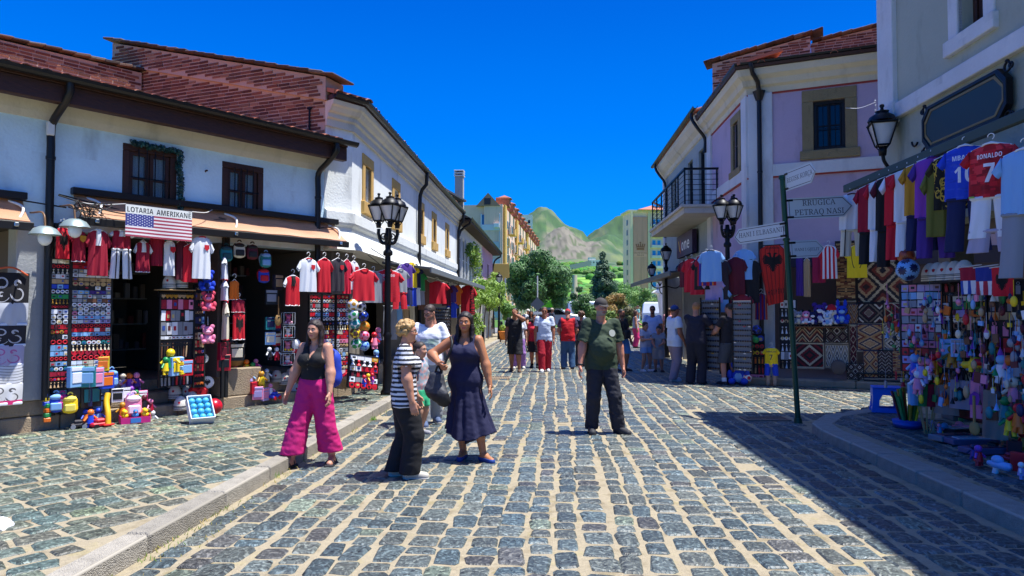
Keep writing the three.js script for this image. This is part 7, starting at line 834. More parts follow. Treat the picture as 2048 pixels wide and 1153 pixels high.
// man in cap
person({ label: 'bearded man in dark cap, green shirt and dark trousers standing in the street', near: 1, h: 1.76, b: 1.0, belly: .92, p: stand(1203, 867), yaw: .1, skin: '#c8876c', cap: '#3a3634', hair: 'short', hairC: '#6a6460', beard: '#8f8a84', brow: '#4a4440', hy: .22, hr: [-.175, .47, .05], hl: [.17, .47, .0], fl: [.12, 0, .05, .55], fr: [-.07, 0, 0, -.15], shoeC: '#2a2a2e', soleC: '#26262a', top: { c: '#2f3f2c', sleeve: .8, hem: .475, q: .018, wr: .013, loose: 1.12 }, bottom: { c: '#23242e', hem: .03, r: [.064, .046, .044], wr: .016 }, extra: (t, { S, U, J, H }) => { add(t, 'badge', tf(new THREE.CylinderGeometry(.045, .045, .006, 20), ...U(S(.06, .745, .1)), PI / 2 - .15, 0, -.3), M('#b9bdb0')); add(t, 'wristwatch', torus(.033, .011, ...vl(J.eR, J.wR, .92), PI / 2, 0, 0), MT.black); add(t, 'keys', mg([torus(.018, .004, J.wR[0] + .01, J.wR[1] - .17, J.wR[2] + .05), cbox(.012, .06, .004, J.wR[0] + .015, J.wR[1] - .21, J.wR[2] + .05, 0, 0, .3)]), MT.chrome); } });
// man in white shirt looking down
person({ label: 'man in white shirt with striped palm print and grey trousers behind the curly haired woman', near: 1, h: 1.68, b: 1.02, p: stand(858, 850), yaw: .12, skin: '#bd8268', hair: 'short', hairC: '#3a2a22', beard: '#4a3428', glasses: 'clear', hy: -.6, hx: .35, hl: [.2, .5, .06], hr: [-.15, .6, .16], fl: [.06, .0, -.1, .2], fr: [-.04, 0, .1, .1], shoeC: '#4a5a7a', top: { c: 'white', sleeve: .6, hem: .5, wr: .009, fn: (k, H) => (x, y, z) => { const Y = y / H; if (z > .02 && Math.abs(x) < .13 && Y > .6 && Y < .72) { const s = (y / .022 % 1 + 1) % 1; if (Math.hypot(x - .03, (y - .7 * H)) < .045) return [.3, .42, .33]; return s < .5 ? [.22, .33, .28] : [.55, .62, .58]; } return k; } }, bottom: { c: '#8f9499', hem: .04, r: [.066, .047, .045] } });
person({ label: 'small boy in green shorts half hidden behind the curly haired woman', near: 0, h: 1.2, hh: .17, kid: 1, p: stand(838, 872), yaw: 1.2, skin: '#b98a70', hair: 'short', hairC: '#3a2a20', shoeC: '#8a8a90', top: { c: '#9aa4ac', hem: .47, fn: (k) => (x, y, z) => N3(x * 25, y * 25, z * 25) > .15 ? [.55, .3, .3] : N3(x * 18, y * 18, 4) > .2 ? [.2, .3, .4] : k }, bottom: { c: '#2fae7a', hem: .31, name: 'shorts' } });
// group in the middle distance
person({ label: 'young man in black shirt and shorts holding his hand to his face', h: 1.67, p: stand(1030, 745), yaw: -.1, skin: '#a06a4c', hair: 'short', hairC: '#15100e', hl: [.02, .9, .13], epL: [1, -.6, .2], hdL: [-.4, .9, -.1], pnL: [0, -.3, -1], fl: [.07, 0, .08, .2], fr: [-.06, 0, -.06, -.1], shoeC: '#5a4638', top: { c: '#14151c', sleeve: .6, hem: .48 }, bottom: { c: '#15161b', hem: .28, r: [.07, .06, .05], name: 'shorts' } });
person({ label: 'person in lilac trousers hidden behind the young man in black', h: 1.55, f: 1, p: stand(1037, 738), yaw: .1, skin: '#b98a70', hair: 'short', shoeC: '#d9d4d0', top: { c: '#c9ccd4', sleeve: .7 }, bottom: { c: '#9a70b8', hem: .05, r: [.07, .055, .06] } });
person({ label: 'person in red shirt and black shorts partly behind the man in white polo', h: 1.5, f: 1, p: stand(1070, 737), yaw: -.1, skin: '#a87052', hair: 'short', hairC: '#1d1512', fl: [.05, 0, .06], fr: [-.06, 0, -.04], shoeC: '#1a1a1e', soleC: '#1a1a1e', sock: '#1a1a1e', top: { c: '#b81c34', sleeve: .6, hem: .47 }, bottom: { c: '#15151a', hem: .3, r: [.075, .065, .05], name: 'shorts' } });
person({ label: 'man in white polo shirt, sunglasses and red track trousers walking forward', h: 1.7, b: 1.08, p: stand(1089, 744), yaw: -.03, skin: '#a8694c', hair: 'short', hairC: '#5a4030', glasses: 'sun', fl: [.05, 0, -.04, .1], fr: [-.04, 0, .1, -.05], shoeC: '#d9d9d9', top: { c: '#c9d4e6', sleeve: .65, hem: .47, q: .02 }, bottom: { c: '#a81028', hem: .03, r: [.07, .052, .045] } });
person({ label: 'person in red shirt and blue jeans seen from behind', h: 1.64, b: 1.15, p: stand(1136, 739), yaw: 3.1, skin: '#a8705a', cap: '#c41c2a', hair: 'short', hairC: '#8a7a6a', hx: .35, lean: .06, shoeC: '#4a2a20', hr: [-.12, .56, .12], hl: [.12, .56, .12], top: { c: '#c4101c', sleeve: .7, hem: .47, q: .02, fn: (k) => (x) => Math.abs(x) > .19 ? [.05, .02, .06] : k }, bottom: { c: '#33567c', hem: .03, r: [.07, .05, .045] } });
person({ label: 'curly haired person in dark top partly behind the man in the cap', h: 1.58, f: 1, p: stand(1163, 734), yaw: 2.7, skin: '#b07a5c', hair: 'curly', hairC: '#5a3a22', shoeC: '#2a2a2a', top: { c: '#23222a', sleeve: .8 }, bottom: { c: '#2a2c38' } });
{ const r = person({ label: 'man in black shirt and denim shorts with a black shoulder bag', h: 1.64, b: 1.12, p: stand(1243, 744), yaw: .75, skin: '#a0684c', hair: 'short', hairC: '#2a2320', glasses: 'sun', beard: '#3a302a', hr: [-.16, .48, .06], hl: [.2, .48, .04], fl: [.08, 0, .04], fr: [-.06, 0, -.05], shoeC: '#1a1a1e', top: { c: '#141519', sleeve: .65, hem: .5 }, bottom: { c: '#4a7aa8', hem: .29, r: [.078, .066, .05], name: 'shorts' } }); const b = T('shoulder_bag', 'black camera bag on the hip of the man in denim shorts', 'bag', W2(r, r.S(-.02, .6, .13)), .75); add(b, 'bag_body', cbox(.24, .22, .12, 0, 0, 0, 0, 0, .1, .03), MT.black); add(b, 'strap', tube([[-.1, .1, 0], [-.12, .3, -.06], [-.05, .42, -.2]], .015, 5), MT.black); }
person({ label: 'girl in pale grey shirt and denim shorts reaching to the boy', h: 1.3, f: 1, kid: 1, hh: .15, p: stand(1291, 744), yaw: .6, skin: '#b07a62', hair: 'tied', hairC: '#2a1a14', hr: [-.06, .66, .16], hl: [.14, .6, .22], fl: [.1, 0, .05, .5], fr: [-.07, 0, 0], shoeC: '#d9d4d4', top: { c: '#b9b6c2', sleeve: .6, hem: .47 }, bottom: { c: '#7f9cc4', hem: .38, r: [.072, .068, .06], name: 'shorts' } });
person({ label: 'man in plain white shirt and sunglasses standing behind the two children', h: 1.74, b: 1.12, p: stand(1306, 736), yaw: -.25, skin: '#8a5640', hair: 'short', hairC: '#15100e', beard: '#1a1412', glasses: 'sun', shoeC: '#9aa0a8', top: { c: '#a9b9dc', sleeve: .6, hem: .46 }, bottom: { c: '#6a8aa8', hem: .03, r: [.068, .05, .045] } });
person({ label: 'boy in grey polo shirt and khaki shorts looking down at his hands', h: 1.2, kid: 1, hh: .16, p: stand(1318, 745), yaw: -.3, skin: '#a8705a', hair: 'short', hairC: '#1d1512', hx: .3, hl: [.06, .6, .17], hr: [-.08, .58, .17], fl: [.07, 0, .03, .4], fr: [-.07, 0, 0], shoeC: '#16161a', soleC: '#16161a', top: { c: '#7f848c', sleeve: .6, hem: .46 }, bottom: { c: '#8a7f78', hem: .28, r: [.075, .065, .05], name: 'shorts' } });
person({ label: 'man in blue cap, white shirt and mauve grey trousers facing the stalls', h: 1.72, p: stand(1350, 763), yaw: 1.9, skin: '#8f5c46', cap: '#22407a', hair: 'short', hairC: '#15100e', hr: [-.12, .52, .08], fl: [.06, 0, .04], fr: [-.05, 0, -.04], shoeC: '#b9bac0', top: { c: '#c3d0e0', sleeve: .65, hem: .46, q: .02 }, bottom: { c: '#8a7c88', hem: .03, r: [.068, .05, .045] } });
person({ label: 'fair haired man in navy shirt and dark trousers reaching out beside the sunglasses', h: 1.78, b: 1.1, p: stand(1393, 769), yaw: 2.55, skin: '#b07a62', hair: 'short', hairC: '#a8764a', hy: .5, hl: [.1, .6, .3], hr: [-.22, .6, .22], epR: [-1, -.4, -.4], shoeC: '#26262c', top: { c: '#1a1c30', sleeve: .7, hem: .49, q: .018 }, bottom: { c: '#14182a', hem: .02, r: [.07, .052, .05] } });
person({ label: 'man in dark shirt and grey denim shorts with white socks facing the stall', h: 1.76, b: 1.02, p: stand(1461, 771), yaw: 3.5, skin: '#b8806a', hair: 'short', hairC: '#2a221e', hy: .4, hl: [.13, .6, .2], hr: [-.2, .55, .1], fl: [.08, 0, .03], fr: [-.07, 0, 0], shoeC: '#23242c', sock: '#d9d9dc', top: { c: '#1d1b22', sleeve: .65, hem: .49 }, bottom: { c: '#3f444c', hem: .27, r: [.072, .06, .05], name: 'shorts' } });
person({ label: 'woman in pink trousers and grey vest walking by the bicycle', h: 1.62, f: 1, p: at2(1271, 30), yaw: 1.5, skin: '#b07a5c', hair: 'long', hairC: '#4a2e20', hl: [.1, .6, .2], top: { c: '#a9a9b4', sleeve: 0 }, bottom: { c: '#d0306e', hem: .05, r: [.075, .06, .06] } });
person({ label: 'person in teal clothes far off by the bushes', h: 1.65, f: 1, p: at2(1276, 46, .3), yaw: -1.4, skin: '#b07a5c', hair: 'short', hairC: '#3a2a22', top: { c: '#7fc0b8', sleeve: .6, hem: .4 }, bottom: { c: '#4a9a8a', hem: .3 } });
person({ label: 'man in pink shirt seen from behind by the pair of street lamps', h: 1.7, b: 1.1, p: at2(1339, 27), yaw: 3.0, skin: '#b07a62', hair: 'short', hairC: '#6a5a50', top: { c: '#d99aa8', sleeve: .6, q: .02 }, bottom: { c: '#3a3f4a' } });
person({ label: 'man in grey shirt with a pack, right of two standing before the silver car', h: 1.75, p: at2(1104, 40), yaw: 2.0, skin: '#8f5c46', hair: 'short', cap: '#b9a890', top: { c: '#3a4050', sleeve: .6 }, bottom: { c: '#2a2c34', hem: .3, name: 'shorts' } });
person({ label: 'dark haired person, left of two standing before the silver car', h: 1.72, p: at2(1091, 41), yaw: .6, skin: '#8f5c46', hair: 'short', top: { c: '#5a3038', sleeve: .6 }, bottom: { c: '#23252c' } });
person({ label: 'black haired woman pushing a dark pushchair in the distance', h: 1.6, f: 1, p: at2(1062, 30), yaw: .2, skin: '#a8704f', hair: 'long', hairC: '#0e0b0a', hl: [.1, .6, .22], hr: [-.1, .6, .22], top: { c: '#17171c', sleeve: .4 }, bottom: { c: '#23232a' } });
person({ label: 'person in white shirt and hat beyond the black haired woman', h: 1.68, p: at2(1056, 36), yaw: 1.0, skin: '#a8704f', cap: '#d9d4c8', hair: 'short', top: { c: '#d3d6da', sleeve: .6 }, bottom: { c: '#3a3f4a' } });
{ const p = at2(1060, 27.5), t = T('pushchair', 'dark pushchair behind the man in white polo', 'pushchair', p, .3); add(t, 'hood', tf(new THREE.SphereGeometry(.24, 14, 8, 0, PI * 2, 0, PI / 2), 0, .78, 0, -.5), MT.black); add(t, 'seat', nets([cap([-.1, .45, .05], [.1, .45, .05], .1), cap([-.1, .45, -.05], [.1, .75, -.15], .08)], .02), M('#1d1d22')); add(t, 'frame', mg([...[-.2, .2].flatMap((x) => [tube([[x, 1.0, -.4], [x, .5, .05], [x, .12, .35]], .014, 5), tube([[x, .5, .05], [x, .12, -.3]], .014, 5)]), tube([[-.2, 1.0, -.4], [.2, 1.0, -.4]], .016, 5)]), MT.iron); for (const x of [-.22, .22]) for (const z of [.35, -.3]) add(t, 'wheel', torus(.09, .02, x, .11, z, 0, PI / 2, 0), MT.black); }
{ const p = ground(-2, 1092), t = T('white_bundle', 'crumpled white cloth bundle at the lower left edge', 'bundle', p); add(t, 'cloth', nets([ell([0, .1, 0], [.085, .09, .09]), ell([.02, .03, .02], [.05, .05, .05])], .006, .03, (x, y, z, d) => d + .012 * fbm(x * 22, y * 22, z * 22)), M('#dcdde2', .9)); }
// ---------- goods: caps, balls, plush, toys ----------
rnd = RNG(131);
const feltM = M('#d3cfc4', .95, { bumpMap: rept(TX.stucco, 4), bumpScale: .003 });
let capProto;
function feltCap(p, label, tilt = 0, group, plain) {
  const mk = () => { const t = T('felt_cap', label, 'cap', p, 0, group); add(t, 'crown', lathe([[0, .195], [.025, .19], [.055, .165], [.078, .12], [.088, .07], [.09, .02], [.091, 0], [.084, 0], [.08, .06], [0, .15]], 24), feltM); for (const y of [.018, .042, .056]) add(t, 'cord_band', torus(.0915 - y * .03, .0035, 0, y, 0, PI / 2, 0, 0, PI * 2, 28), MT.black); const e = add(t, 'emblem', tf(ext([[-.017, .012], [-.006, .016], [0, .02], [.006, .016], [.017, .012], [.012, -.008], [0, -.02], [-.012, -.008]], .004), 0, .105, .079, -.32, 0, 0), M('#b3182a')); return t; };
  if (!capProto) capProto = mk(); else copy(capProto, label, p); const t = capProto.parent && scene.children[scene.children.length - 1] !== capProto ? scene.children[scene.children.length - 1] : capProto; t.rotation.set(tilt, FA.a - .5 + R(-.3, .3), 0); if (group) t.userData.group = group; return t;
}
const capPos = (px, py, n = -.25) => { const q = FA.px(px, py, n); return FA.at(q[0], q[1], n); };
[[345, 774, -.36, 'white felt cap on the top step, left of the upper pair'], [368, 775, -.36, 'white felt cap on the top step, right of the upper pair'], [349, 797, -.14, 'white felt cap with red eagle, left one on the middle step'], [374, 797, -.14, 'white felt cap, right one on the middle step beside the red plush'], [360, 820, .06, 'white felt cap on the bottom step beside the box of blue balls'], [384, 808, .0, 'white felt cap peeping out above the box of blue balls']].forEach(([x, y, n, l]) => feltCap(capPos(x, y, n), l));
[[553, 764, -.3, 'white felt cap farthest left by the second steps'], [569, 769, -.25, 'middle white felt cap by the second steps'], [581, 760, -.3, 'white felt cap half hidden behind the middle one at the second steps'], [590, 790, -.2, 'white felt cap lowest at the second steps behind the woman in pink']].forEach(([x, y, n, l]) => feltCap(capPos(x, y, n), l));
[[338, 577, .1, 'cream felt cap on the small shelf, left of two'], [362, 576, .1, 'cream felt cap on the small shelf, right of two']].forEach(([x, y, n, l]) => feltCap(capPos(x, y, n), l));
{ const q = FA.rect(246, 297, 350, 421), t = T('tinsel_garland', 'dark teal tinsel garland draped over the window above the lottery banner', 'garland', FA.at(q.s1, q.h1, .05)), cl = []; for (let i = 0; i < 12; i++) cl.push([...FA.at(lerp(q.s0 + .1, q.s1, i / 11), q.h1 + .02 + R(-.02, .02), .06), .045, 1]); for (let i = 0; i < 12; i++) cl.push([...FA.at(q.s1 + .04 + R(-.02, .02), lerp(q.h1, q.h0 + .05, i / 11), .06), .05, 1]); addW(t, 'tinsel', foliage(cl, 3000, .016, ['#12464a', '#0e3a3c', '#1d5a58'], 91), VC(.5, { side: THREE.DoubleSide })); }
{ const t = T('cap_shelf', 'narrow wooden shelf holding two cream felt caps', 'shelf', capPos(350, 579, .1), FA.a); add(t, 'board', cbox(.5, .018, .2, 0, -.012, 0), M('#a98a5c', .8)); add(t, 'bracket', mg([box(.015, .1, .015, -.2, -.06, -.08), box(.015, .1, .015, .2, -.06, -.08)]), MT.black); }
{ const pn = [1862, 1876, 1893, 1911, 1930]; pn.forEach((x, i) => { const q = FG.px(x, 563 - i * .8, .55), t = feltCap(FG.at(q[0], q[1], .55), ['farthest', 'second', 'third', 'fourth', 'nearest'][i] + ' white felt cap in the row under the hanging kits on the right'); t.rotation.y = FG.a + .6; t.scale.setScalar(1.12); });
  const a = FG.px(1862, 565, .55), b = FG.px(1960, 560, .55), t = T('cap_ledge', 'ledge under the row of white felt caps at the right stall', 'shelf', FG.at((a[0] + b[0]) / 2, a[1] - .012, .55), FG.a); add(t, 'board', cbox(b[0] - a[0] + .3, .02, .24, 0, 0, -.02), MT.black); add(t, 'bracket', box(.02, .02, .5, 0, -.02, -.2), MT.black); }
function ball(p, r, c1, c2, label, seed = 1) { const t = T('ball', label, 'ball', p), g = new THREE.IcosahedronGeometry(r, 5), P = g.attributes.position, base = new THREE.IcosahedronGeometry(1, 0).attributes.position, vs = []; for (let i = 0; i < base.count; i++) vs.push(V().fromBufferAttribute(base, i)); const col = [], a = new THREE.Color(K(c1)), b = new THREE.Color(K(c2)), c = V(); for (let i = 0; i < P.count; i += 3) { c.set(0, 0, 0); for (let k = 0; k < 3; k++) c.add(V().fromBufferAttribute(P, i + k)); c.normalize(); let m = -1; for (const v of vs) m = Math.max(m, c.dot(v)); const q = m > .935 + (seed > 3 ? -.04 : 0) ? b : m > .925 ? a.clone().multiplyScalar(.6) : a; for (let k = 0; k < 3; k++) col.push(q.r, q.g, q.b); } g.setAttribute('color', new THREE.Float32BufferAttribute(col, 3)); const m = add(t, 'ball', g, VC(.3)); for (let i = 0; i < P.count; i++) { const v = V().fromBufferAttribute(P, i).normalize(); g.attributes.normal.setXYZ(i, v.x, v.y, v.z); } t.rotation.set(seed, seed * 2.3, 0); m.name = 'panels'; add(t, 'valve', sph(.006, 0, 0, r), MT.black); return t; }
[[706, 610, 'white', 'gold', 'white and gold football'], [721, 615, 'white', 'black', 'white, pink and black football'], [706, 630, 'white', 'green', 'white and green football'], [726, 633, 'blue', 'navy', 'blue football'], [709, 648, 'white', 'teal', 'white and teal football'], [729, 654, 'orange', 'gold', 'orange football'], [710, 667, 'yellow', 'brown', 'yellow football'], [728, 672, 'red', 'pink', 'red football'], [712, 688, 'white', 'green', 'white and dark green football'], [728, 692, 'blue', 'sky', 'sky blue football']].forEach(([x, y, a, b, l], i) => { const q = FC.px(x, y, .4); ball(FC.at(q[0], q[1], .4), .088, a, b, l + ' in the hanging net of balls, ' + (x < 715 ? 'left' : 'right') + ' column', i + 1); });
{ const q = FC.px(716, 650, .3), t = T('ball_net', 'black cord net rack holding two columns of footballs', 'net', FC.at(q[0], q[1], .3), FC.a), g = []; for (const x of [-.12, .12, .35]) g.push(tube([[x, -.5, 0], [x, .55, 0]], .006, 4)); add(t, 'cord', mg(g), MT.black); }
{ const q = FG.px(1816, 540, .85); ball(FG.at(q[0], q[1], .85), .13, 'sky', 'navy', 'pale blue football with dark blue patches hanging below the kits', 2); const r = FG.px(1813, 512, .8); ball(FG.at(r[0], r[1], .8), .1, '#a8502a', '#7a3018', 'orange basketball hanging above the pale blue football', 3); }
function plush(p, s, c, c2, label, o = {}) { // soft toy: seated at p
  const t = T('soft_toy', label, 'soft toy', p, o.turn || 0), m = M(K(c), .95, { bumpMap: rept(TX.stucco, 3), bumpScale: .006 }), m2 = M(K(c2), .95);
  add(t, 'body', sph(.075 * s, 0, .075 * s, 0, [1, 1.1, .9]), m); add(t, 'belly', sph(.055 * s, 0, .07 * s, .028 * s, [1, 1.1, .8]), m2); const h = add(t, 'head', sph(.075 * s, 0, .2 * s, .01 * s, [1.1, .95, .95]), m); add(h, 'muzzle', sph(.035 * s, 0, .18 * s, .07 * s, [1.2, .8, .7]), m2);
  for (const k of [-1, 1]) { add(t, 'arm', sph(.03 * s, k * .085 * s, .095 * s, .03 * s, [1, 1.6, 1]), m); add(t, 'foot', sph(.038 * s, k * .06 * s, .03 * s, .07 * s, [1, .9, 1.5]), o.feet ? M(K(o.feet), .95) : m); add(h, 'ear', o.long ? sph(.026 * s, k * .05 * s, .3 * s, 0, [1, 2.4, .6]) : sph(.036 * s, k * .065 * s, .265 * s, 0, [1, 1, .55]), o.ear ? M(K(o.ear), .95) : m); add(h, 'eye', sph(.011 * s, k * .03 * s, .215 * s, .075 * s), M('#08080a', .2)); }
  if (o.hat) add(h, 'hat', lathe([[0, .33 * s], [.05 * s, .31 * s], [.08 * s, .26 * s], [.085 * s, .23 * s], [0, .22 * s]], 14), M(K(o.hat), .9)); return t; }
const onP = (F, x, y, n) => { const q = F.px(x, y, n); return F.at(q[0], q[1], n); };
[[1598, 649, 'grey', 'cream', 'grey soft toy at the left of the plush shelf', { turn: -.4 }], [1613, 648, 'pink', 'white', 'pink soft toy with dark ears on the plush shelf', { ear: 'black', turn: -.4, feet: 'white' }], [1640, 648, 'purple', 'white', 'large purple and white soft toy in the middle of the plush shelf', { turn: -.4 }, 1.5], [1664, 649, 'white', 'cream', 'white doll with a red cap on the plush shelf', { hat: 'red', turn: -.4 }, 1.3], [1684, 648, 'blue', 'sky', 'blue soft toy at the right of the plush shelf', { turn: -.4, long: 1 }, 1.4], [1655, 651, 'white', 'sky', 'small white bear in front of the red capped doll', { turn: -.4 }], [1626, 650, 'navy', 'white', 'small navy soft toy left of the purple one', { turn: -.4 }]].forEach(([x, y, a, b, l, o, s]) => plush(onP(FP, x, y, .36 + (s ? 0 : .12)), s || 1, a, b, l, o));
{ const a = FP.px(1590, 651, .4), b = FP.px(1690, 651, .4), t = T('plush_shelf', 'shelf of soft toys above the small rugs', 'shelf', FP.at((a[0] + b[0]) / 2, a[1] - .03, .38), FP.a); add(t, 'board', cbox(b[0] - a[0], .025, .3, 0, 0, 0), M('#6b4a34', .8)); add(t, 'bracket', box(.03, .02, .5, 0, -.03, -.2), MT.black); }
plush(onP(FP, 1478, 768, .75), 2.1, 'blue', 'sky', 'big blue soft toy sitting behind the man in grey shorts', { long: 1, turn: -.4 });
ball(onP(FP, 1495, 757, .8), .1, 'white', 'red', 'white and red football beside the big blue soft toy', 2);
ball(onP(FP, 1512, 680, .75), .07, 'green', 'green', 'plain green ball by the small striped football shirt', 2); ball(onP(FP, 1514, 660, .7), .1, 'blue', 'navy', 'blue ball hanging above the green one', 4);
[[413, 582, 'blue', 'navy', 'blue soft toy hanging uppermost by the black post'], [416, 622, '#e0526a', 'pink', 'coral pink soft toy hanging below the blue one'], [415, 687, 'pink', '#f0b0c0', 'light pink soft toy hanging lowest by the black post']].forEach(([x, y, a, b, l], i) => { const p = onP(FA, x, y, .25), t = plush(p, 1.0 - i * .05, a, b, l, { turn: FA.a - .4 }); add(t, 'loop', tube([[0, .26, 0], [0, .38, -.05]], .004, 4), MT.white); });
for (const [x, y, r, l] of [[414, 765, .085, 'round white drum with a black eagle leaning by the steps'], [406, 718, .065, 'small white tambourine hanging above the eagle drum'], [605, 703, .075, 'round white plate with black eagle behind the woman in pink']]) { const t = T('eagle_drum', l, 'drum', onP(FA, x, y, x > 500 ? .2 : .05), FA.a - .45); add(t, 'rim', tf(new THREE.CylinderGeometry(r, r, .04, 24), 0, 0, 0, PI / 2), M('#3a3230', .6)); const d = add(t, 'skin', tf(new THREE.CircleGeometry(r * .92, 24), 0, 0, .023), M('#fff', .6, { map: TXP.disc })); add(t, 'lacing', torus(r, .006, 0, 0, .02, 0, 0, 0, PI * 2, 24), MT.pale); }
{ // box of blue balls
  const g = ground(404, 846, .12), t = T('ball_box', 'tilted white open box of light blue spiky balls on the pavement', 'box', [g[0] - .03, .13, g[2] + .02], FA.a - .25); t.rotation.order = 'YXZ'; const m = M('#cfd6de', .6), w = .29, d = .38; t.rotation.x = .75; t.position.y = .36; add(t, 'bottom', box(w, .01, d, 0, .005, 0), m); for (const s of [-1, 1]) { add(t, 'side', box(.01, .12, d, s * w / 2, .065, 0), m); add(t, 'side', box(w - .012, .12, .01, 0, .065, s * d / 2), m); } for (let i = 0; i < 3; i++) for (let j = 0; j < 4; j++) add(t, 'blue_ball', sph(.043, -.088 + i * .086 + (j % 2) * .01, .075, -.135 + j * .09, [1, 1, 1], 10), M('#4ab0d8', .5)); t.position.y = .255; }
{ const p = onP(FA, 395, 795, -.02), t = T('heart_cushion', 'red heart shaped cushion by the felt caps', 'cushion', [p[0], p[1] - .0, p[2]], FA.a - .4); add(t, 'cushion', ext(heart.map((q) => [q[0] * .2, q[1] * .2 + .06]), .06, .03), M('#c4101c', .7)); add(t, 'face', mg([sph(.01, -.03, .08, .1), sph(.01, .03, .08, .1)]), MT.black); const q = ground(420, 838, .12); ball([q[0], .27, q[2] - .12], .11, 'red', 'crimson', 'shiny red ball behind the box of blue balls', 2); }
function backpack(p, c, c2, label, s = 1, turn = 0, wheels) { const t = T('backpack', label, 'backpack', p, turn), m = M(K(c), .7), m2 = M(K(c2), .7); add(t, 'bag_body', tf(nets([cap([-.065, .09, 0], [-.065, .27, 0], .075, .07), cap([.065, .09, 0], [.065, .27, 0], .075, .07), cap([0, .09, .02], [0, .3, .01], .09, .08)], .014, .03, (x, y, z, d) => d + .006 * N3(x * 18, y * 18, z * 18)), 0, 0, 0, 0, 0, 0, [s, s, s * .85]), m); add(t, 'front_pocket', cbox(.2 * s, .15 * s, .06 * s, 0, .13 * s, .085 * s, 0, 0, 0, .02), m2); add(t, 'flap', tf(new THREE.SphereGeometry(.12, 12, 8), 0, .31 * s, .03 * s, 0, 0, 0, [s, s * .5, s * .6]), m2); add(t, 'handle', torus(.04 * s, .009, 0, .4 * s, 0, 0, 0, 0, PI, 8), m2); for (const k of [-1, 1]) add(t, 'strap', tube([[k * .08 * s, .36 * s, -.07 * s], [k * .12 * s, .25 * s, -.14 * s], [k * .1 * s, .06 * s, -.08 * s]], .014, 5), m2); if (wheels) for (const k of [-1, 1]) add(t, 'wheel', tf(lathe([[0, -.015], [.03, -.015], [.03, .015], [0, .015]], 10), k * .1 * s, .02, 0, 0, 0, PI / 2), MT.black); return t; }
[[452, 512, 'teal', '#144a50', 'teal school backpack hanging highest in the second doorway', .2], [478, 505, 'cream', 'black', 'cream and black backpack hanging in the second doorway', .2], [504, 508, 'maroon', 'black', 'dark maroon backpack hanging in the second doorway', .2], [531, 524, 'teal', 'sky', 'small teal backpack hanging right of the maroon one', .1], [527, 555, 'blue', 'red', 'blue and red backpack hanging lowest in the second doorway', .0]].forEach(([x, y, a, b, l, n]) => backpack(onP(FA, x, y + 12, n), a, b, l, .62, FA.a - .3));
backpack(onP(FA, 111, 826, .12), 'blue', 'sky', 'shiny blue bag leaning on the wall by the toy pegs', .62, FA.a - .3); backpack(onP(FA, 124, 822, .14), 'pink', 'magenta', 'pink bag with ears between the blue and yellow ones', .55, FA.a - .3); backpack(onP(FA, 139, 828, .2), 'yellow', '#f4df60', 'yellow shiny bag right of the pink one', .6, FA.a - .3); { const q = ground(257, 848, .12); backpack([q[0], .2, q[2] - .1], 'pink', '#f4d0e0', 'pink trolley backpack standing by the first steps', .75, FA.a - .2, 1); }
backpack(onP(FA, 222, 775, .05), 'blue', 'sky', 'blue stocking shaped bag hanging by the dark doorway', .6, FA.a);
// assorted small toys: figure, car, packet, tower, squeaker
const TOYN = { f: 'toy figure', c: 'toy car', p: 'packaged toy', b: 'blocks tower', g: 'water gun' };
function toy(p, kind, c, c2, label, s = 1, turn = 0) { const t = T({ f: 'toy_figure', c: 'toy_car', p: 'packaged_toy', b: 'stacking_blocks', g: 'water_gun' }[kind], label, TOYN[kind], p, turn), m = M(K(c), .4), n = M(K(c2), .4); t.scale.setScalar(s);
  if (kind == 'f') { add(t, 'torso', tf(new THREE.CylinderGeometry(.03, .045, .09, 8), 0, .1, 0), m); add(t, 'head', sph(.036, 0, .18, 0), n); for (const k of [-1, 1]) { add(t, 'arm', tube([[k * .03, .135, 0], [k * .075, .09, .02]], .013, 6), n); add(t, 'leg', tube([[k * .02, .07, 0], [k * .03, .01, .01]], .018, 6), m); } }
  if (kind == 'c') { add(t, 'body', mg([cbox(.18, .04, .08, 0, .045, 0, 0, 0, 0, .012), cbox(.09, .04, .07, -.01, .082, 0, 0, 0, 0, .014)]), m); for (const x of [-.055, .055]) for (const k of [-1, 1]) add(t, 'wheel', tf(new THREE.CylinderGeometry(.026, .026, .02, 10), x, .026, k * .042, PI / 2), n); }
  if (kind == 'p') { add(t, 'card', cbox(.16, .2, .05, 0, .1, 0, 0, 0, 0, .004), m); add(t, 'window', cbox(.12, .1, .01, 0, .09, .026), n); add(t, 'header', cbox(.14, .035, .008, 0, .175, .026), n); }
  if (kind == 'b') for (let i = 0; i < 4; i++) add(t, 'block', cbox(.07 - i * .006, .05, .07 - i * .006, 0, .026 + i * .052, 0, 0, i * .3, 0, .008), i % 2 ? m : n);
  if (kind == 'g') { add(t, 'barrel', mg([tf(lathe([[0, -.12], [.02, -.12], [.035, -.05], [.035, .08], [0, .1]], 10), 0, .07, 0, 0, 0, PI / 2), tf(sph(.05, 0, 0, 0, [1.1, .8, .7]), .03, .11, 0)]), m); add(t, 'grip', cbox(.05, .1, .035, .05, .02, 0, 0, 0, .3, .01), n); }
  return t; }
const heap = (place, F, list, turn = 0) => list.forEach(([x, y, n, k, a, b, s = 1]) => toy(onP(F, x, y, n), k, a, b, `${a} and ${b} ${TOYN[k]} ${place}`, s, F.a + turn + R(-.5, .5)));
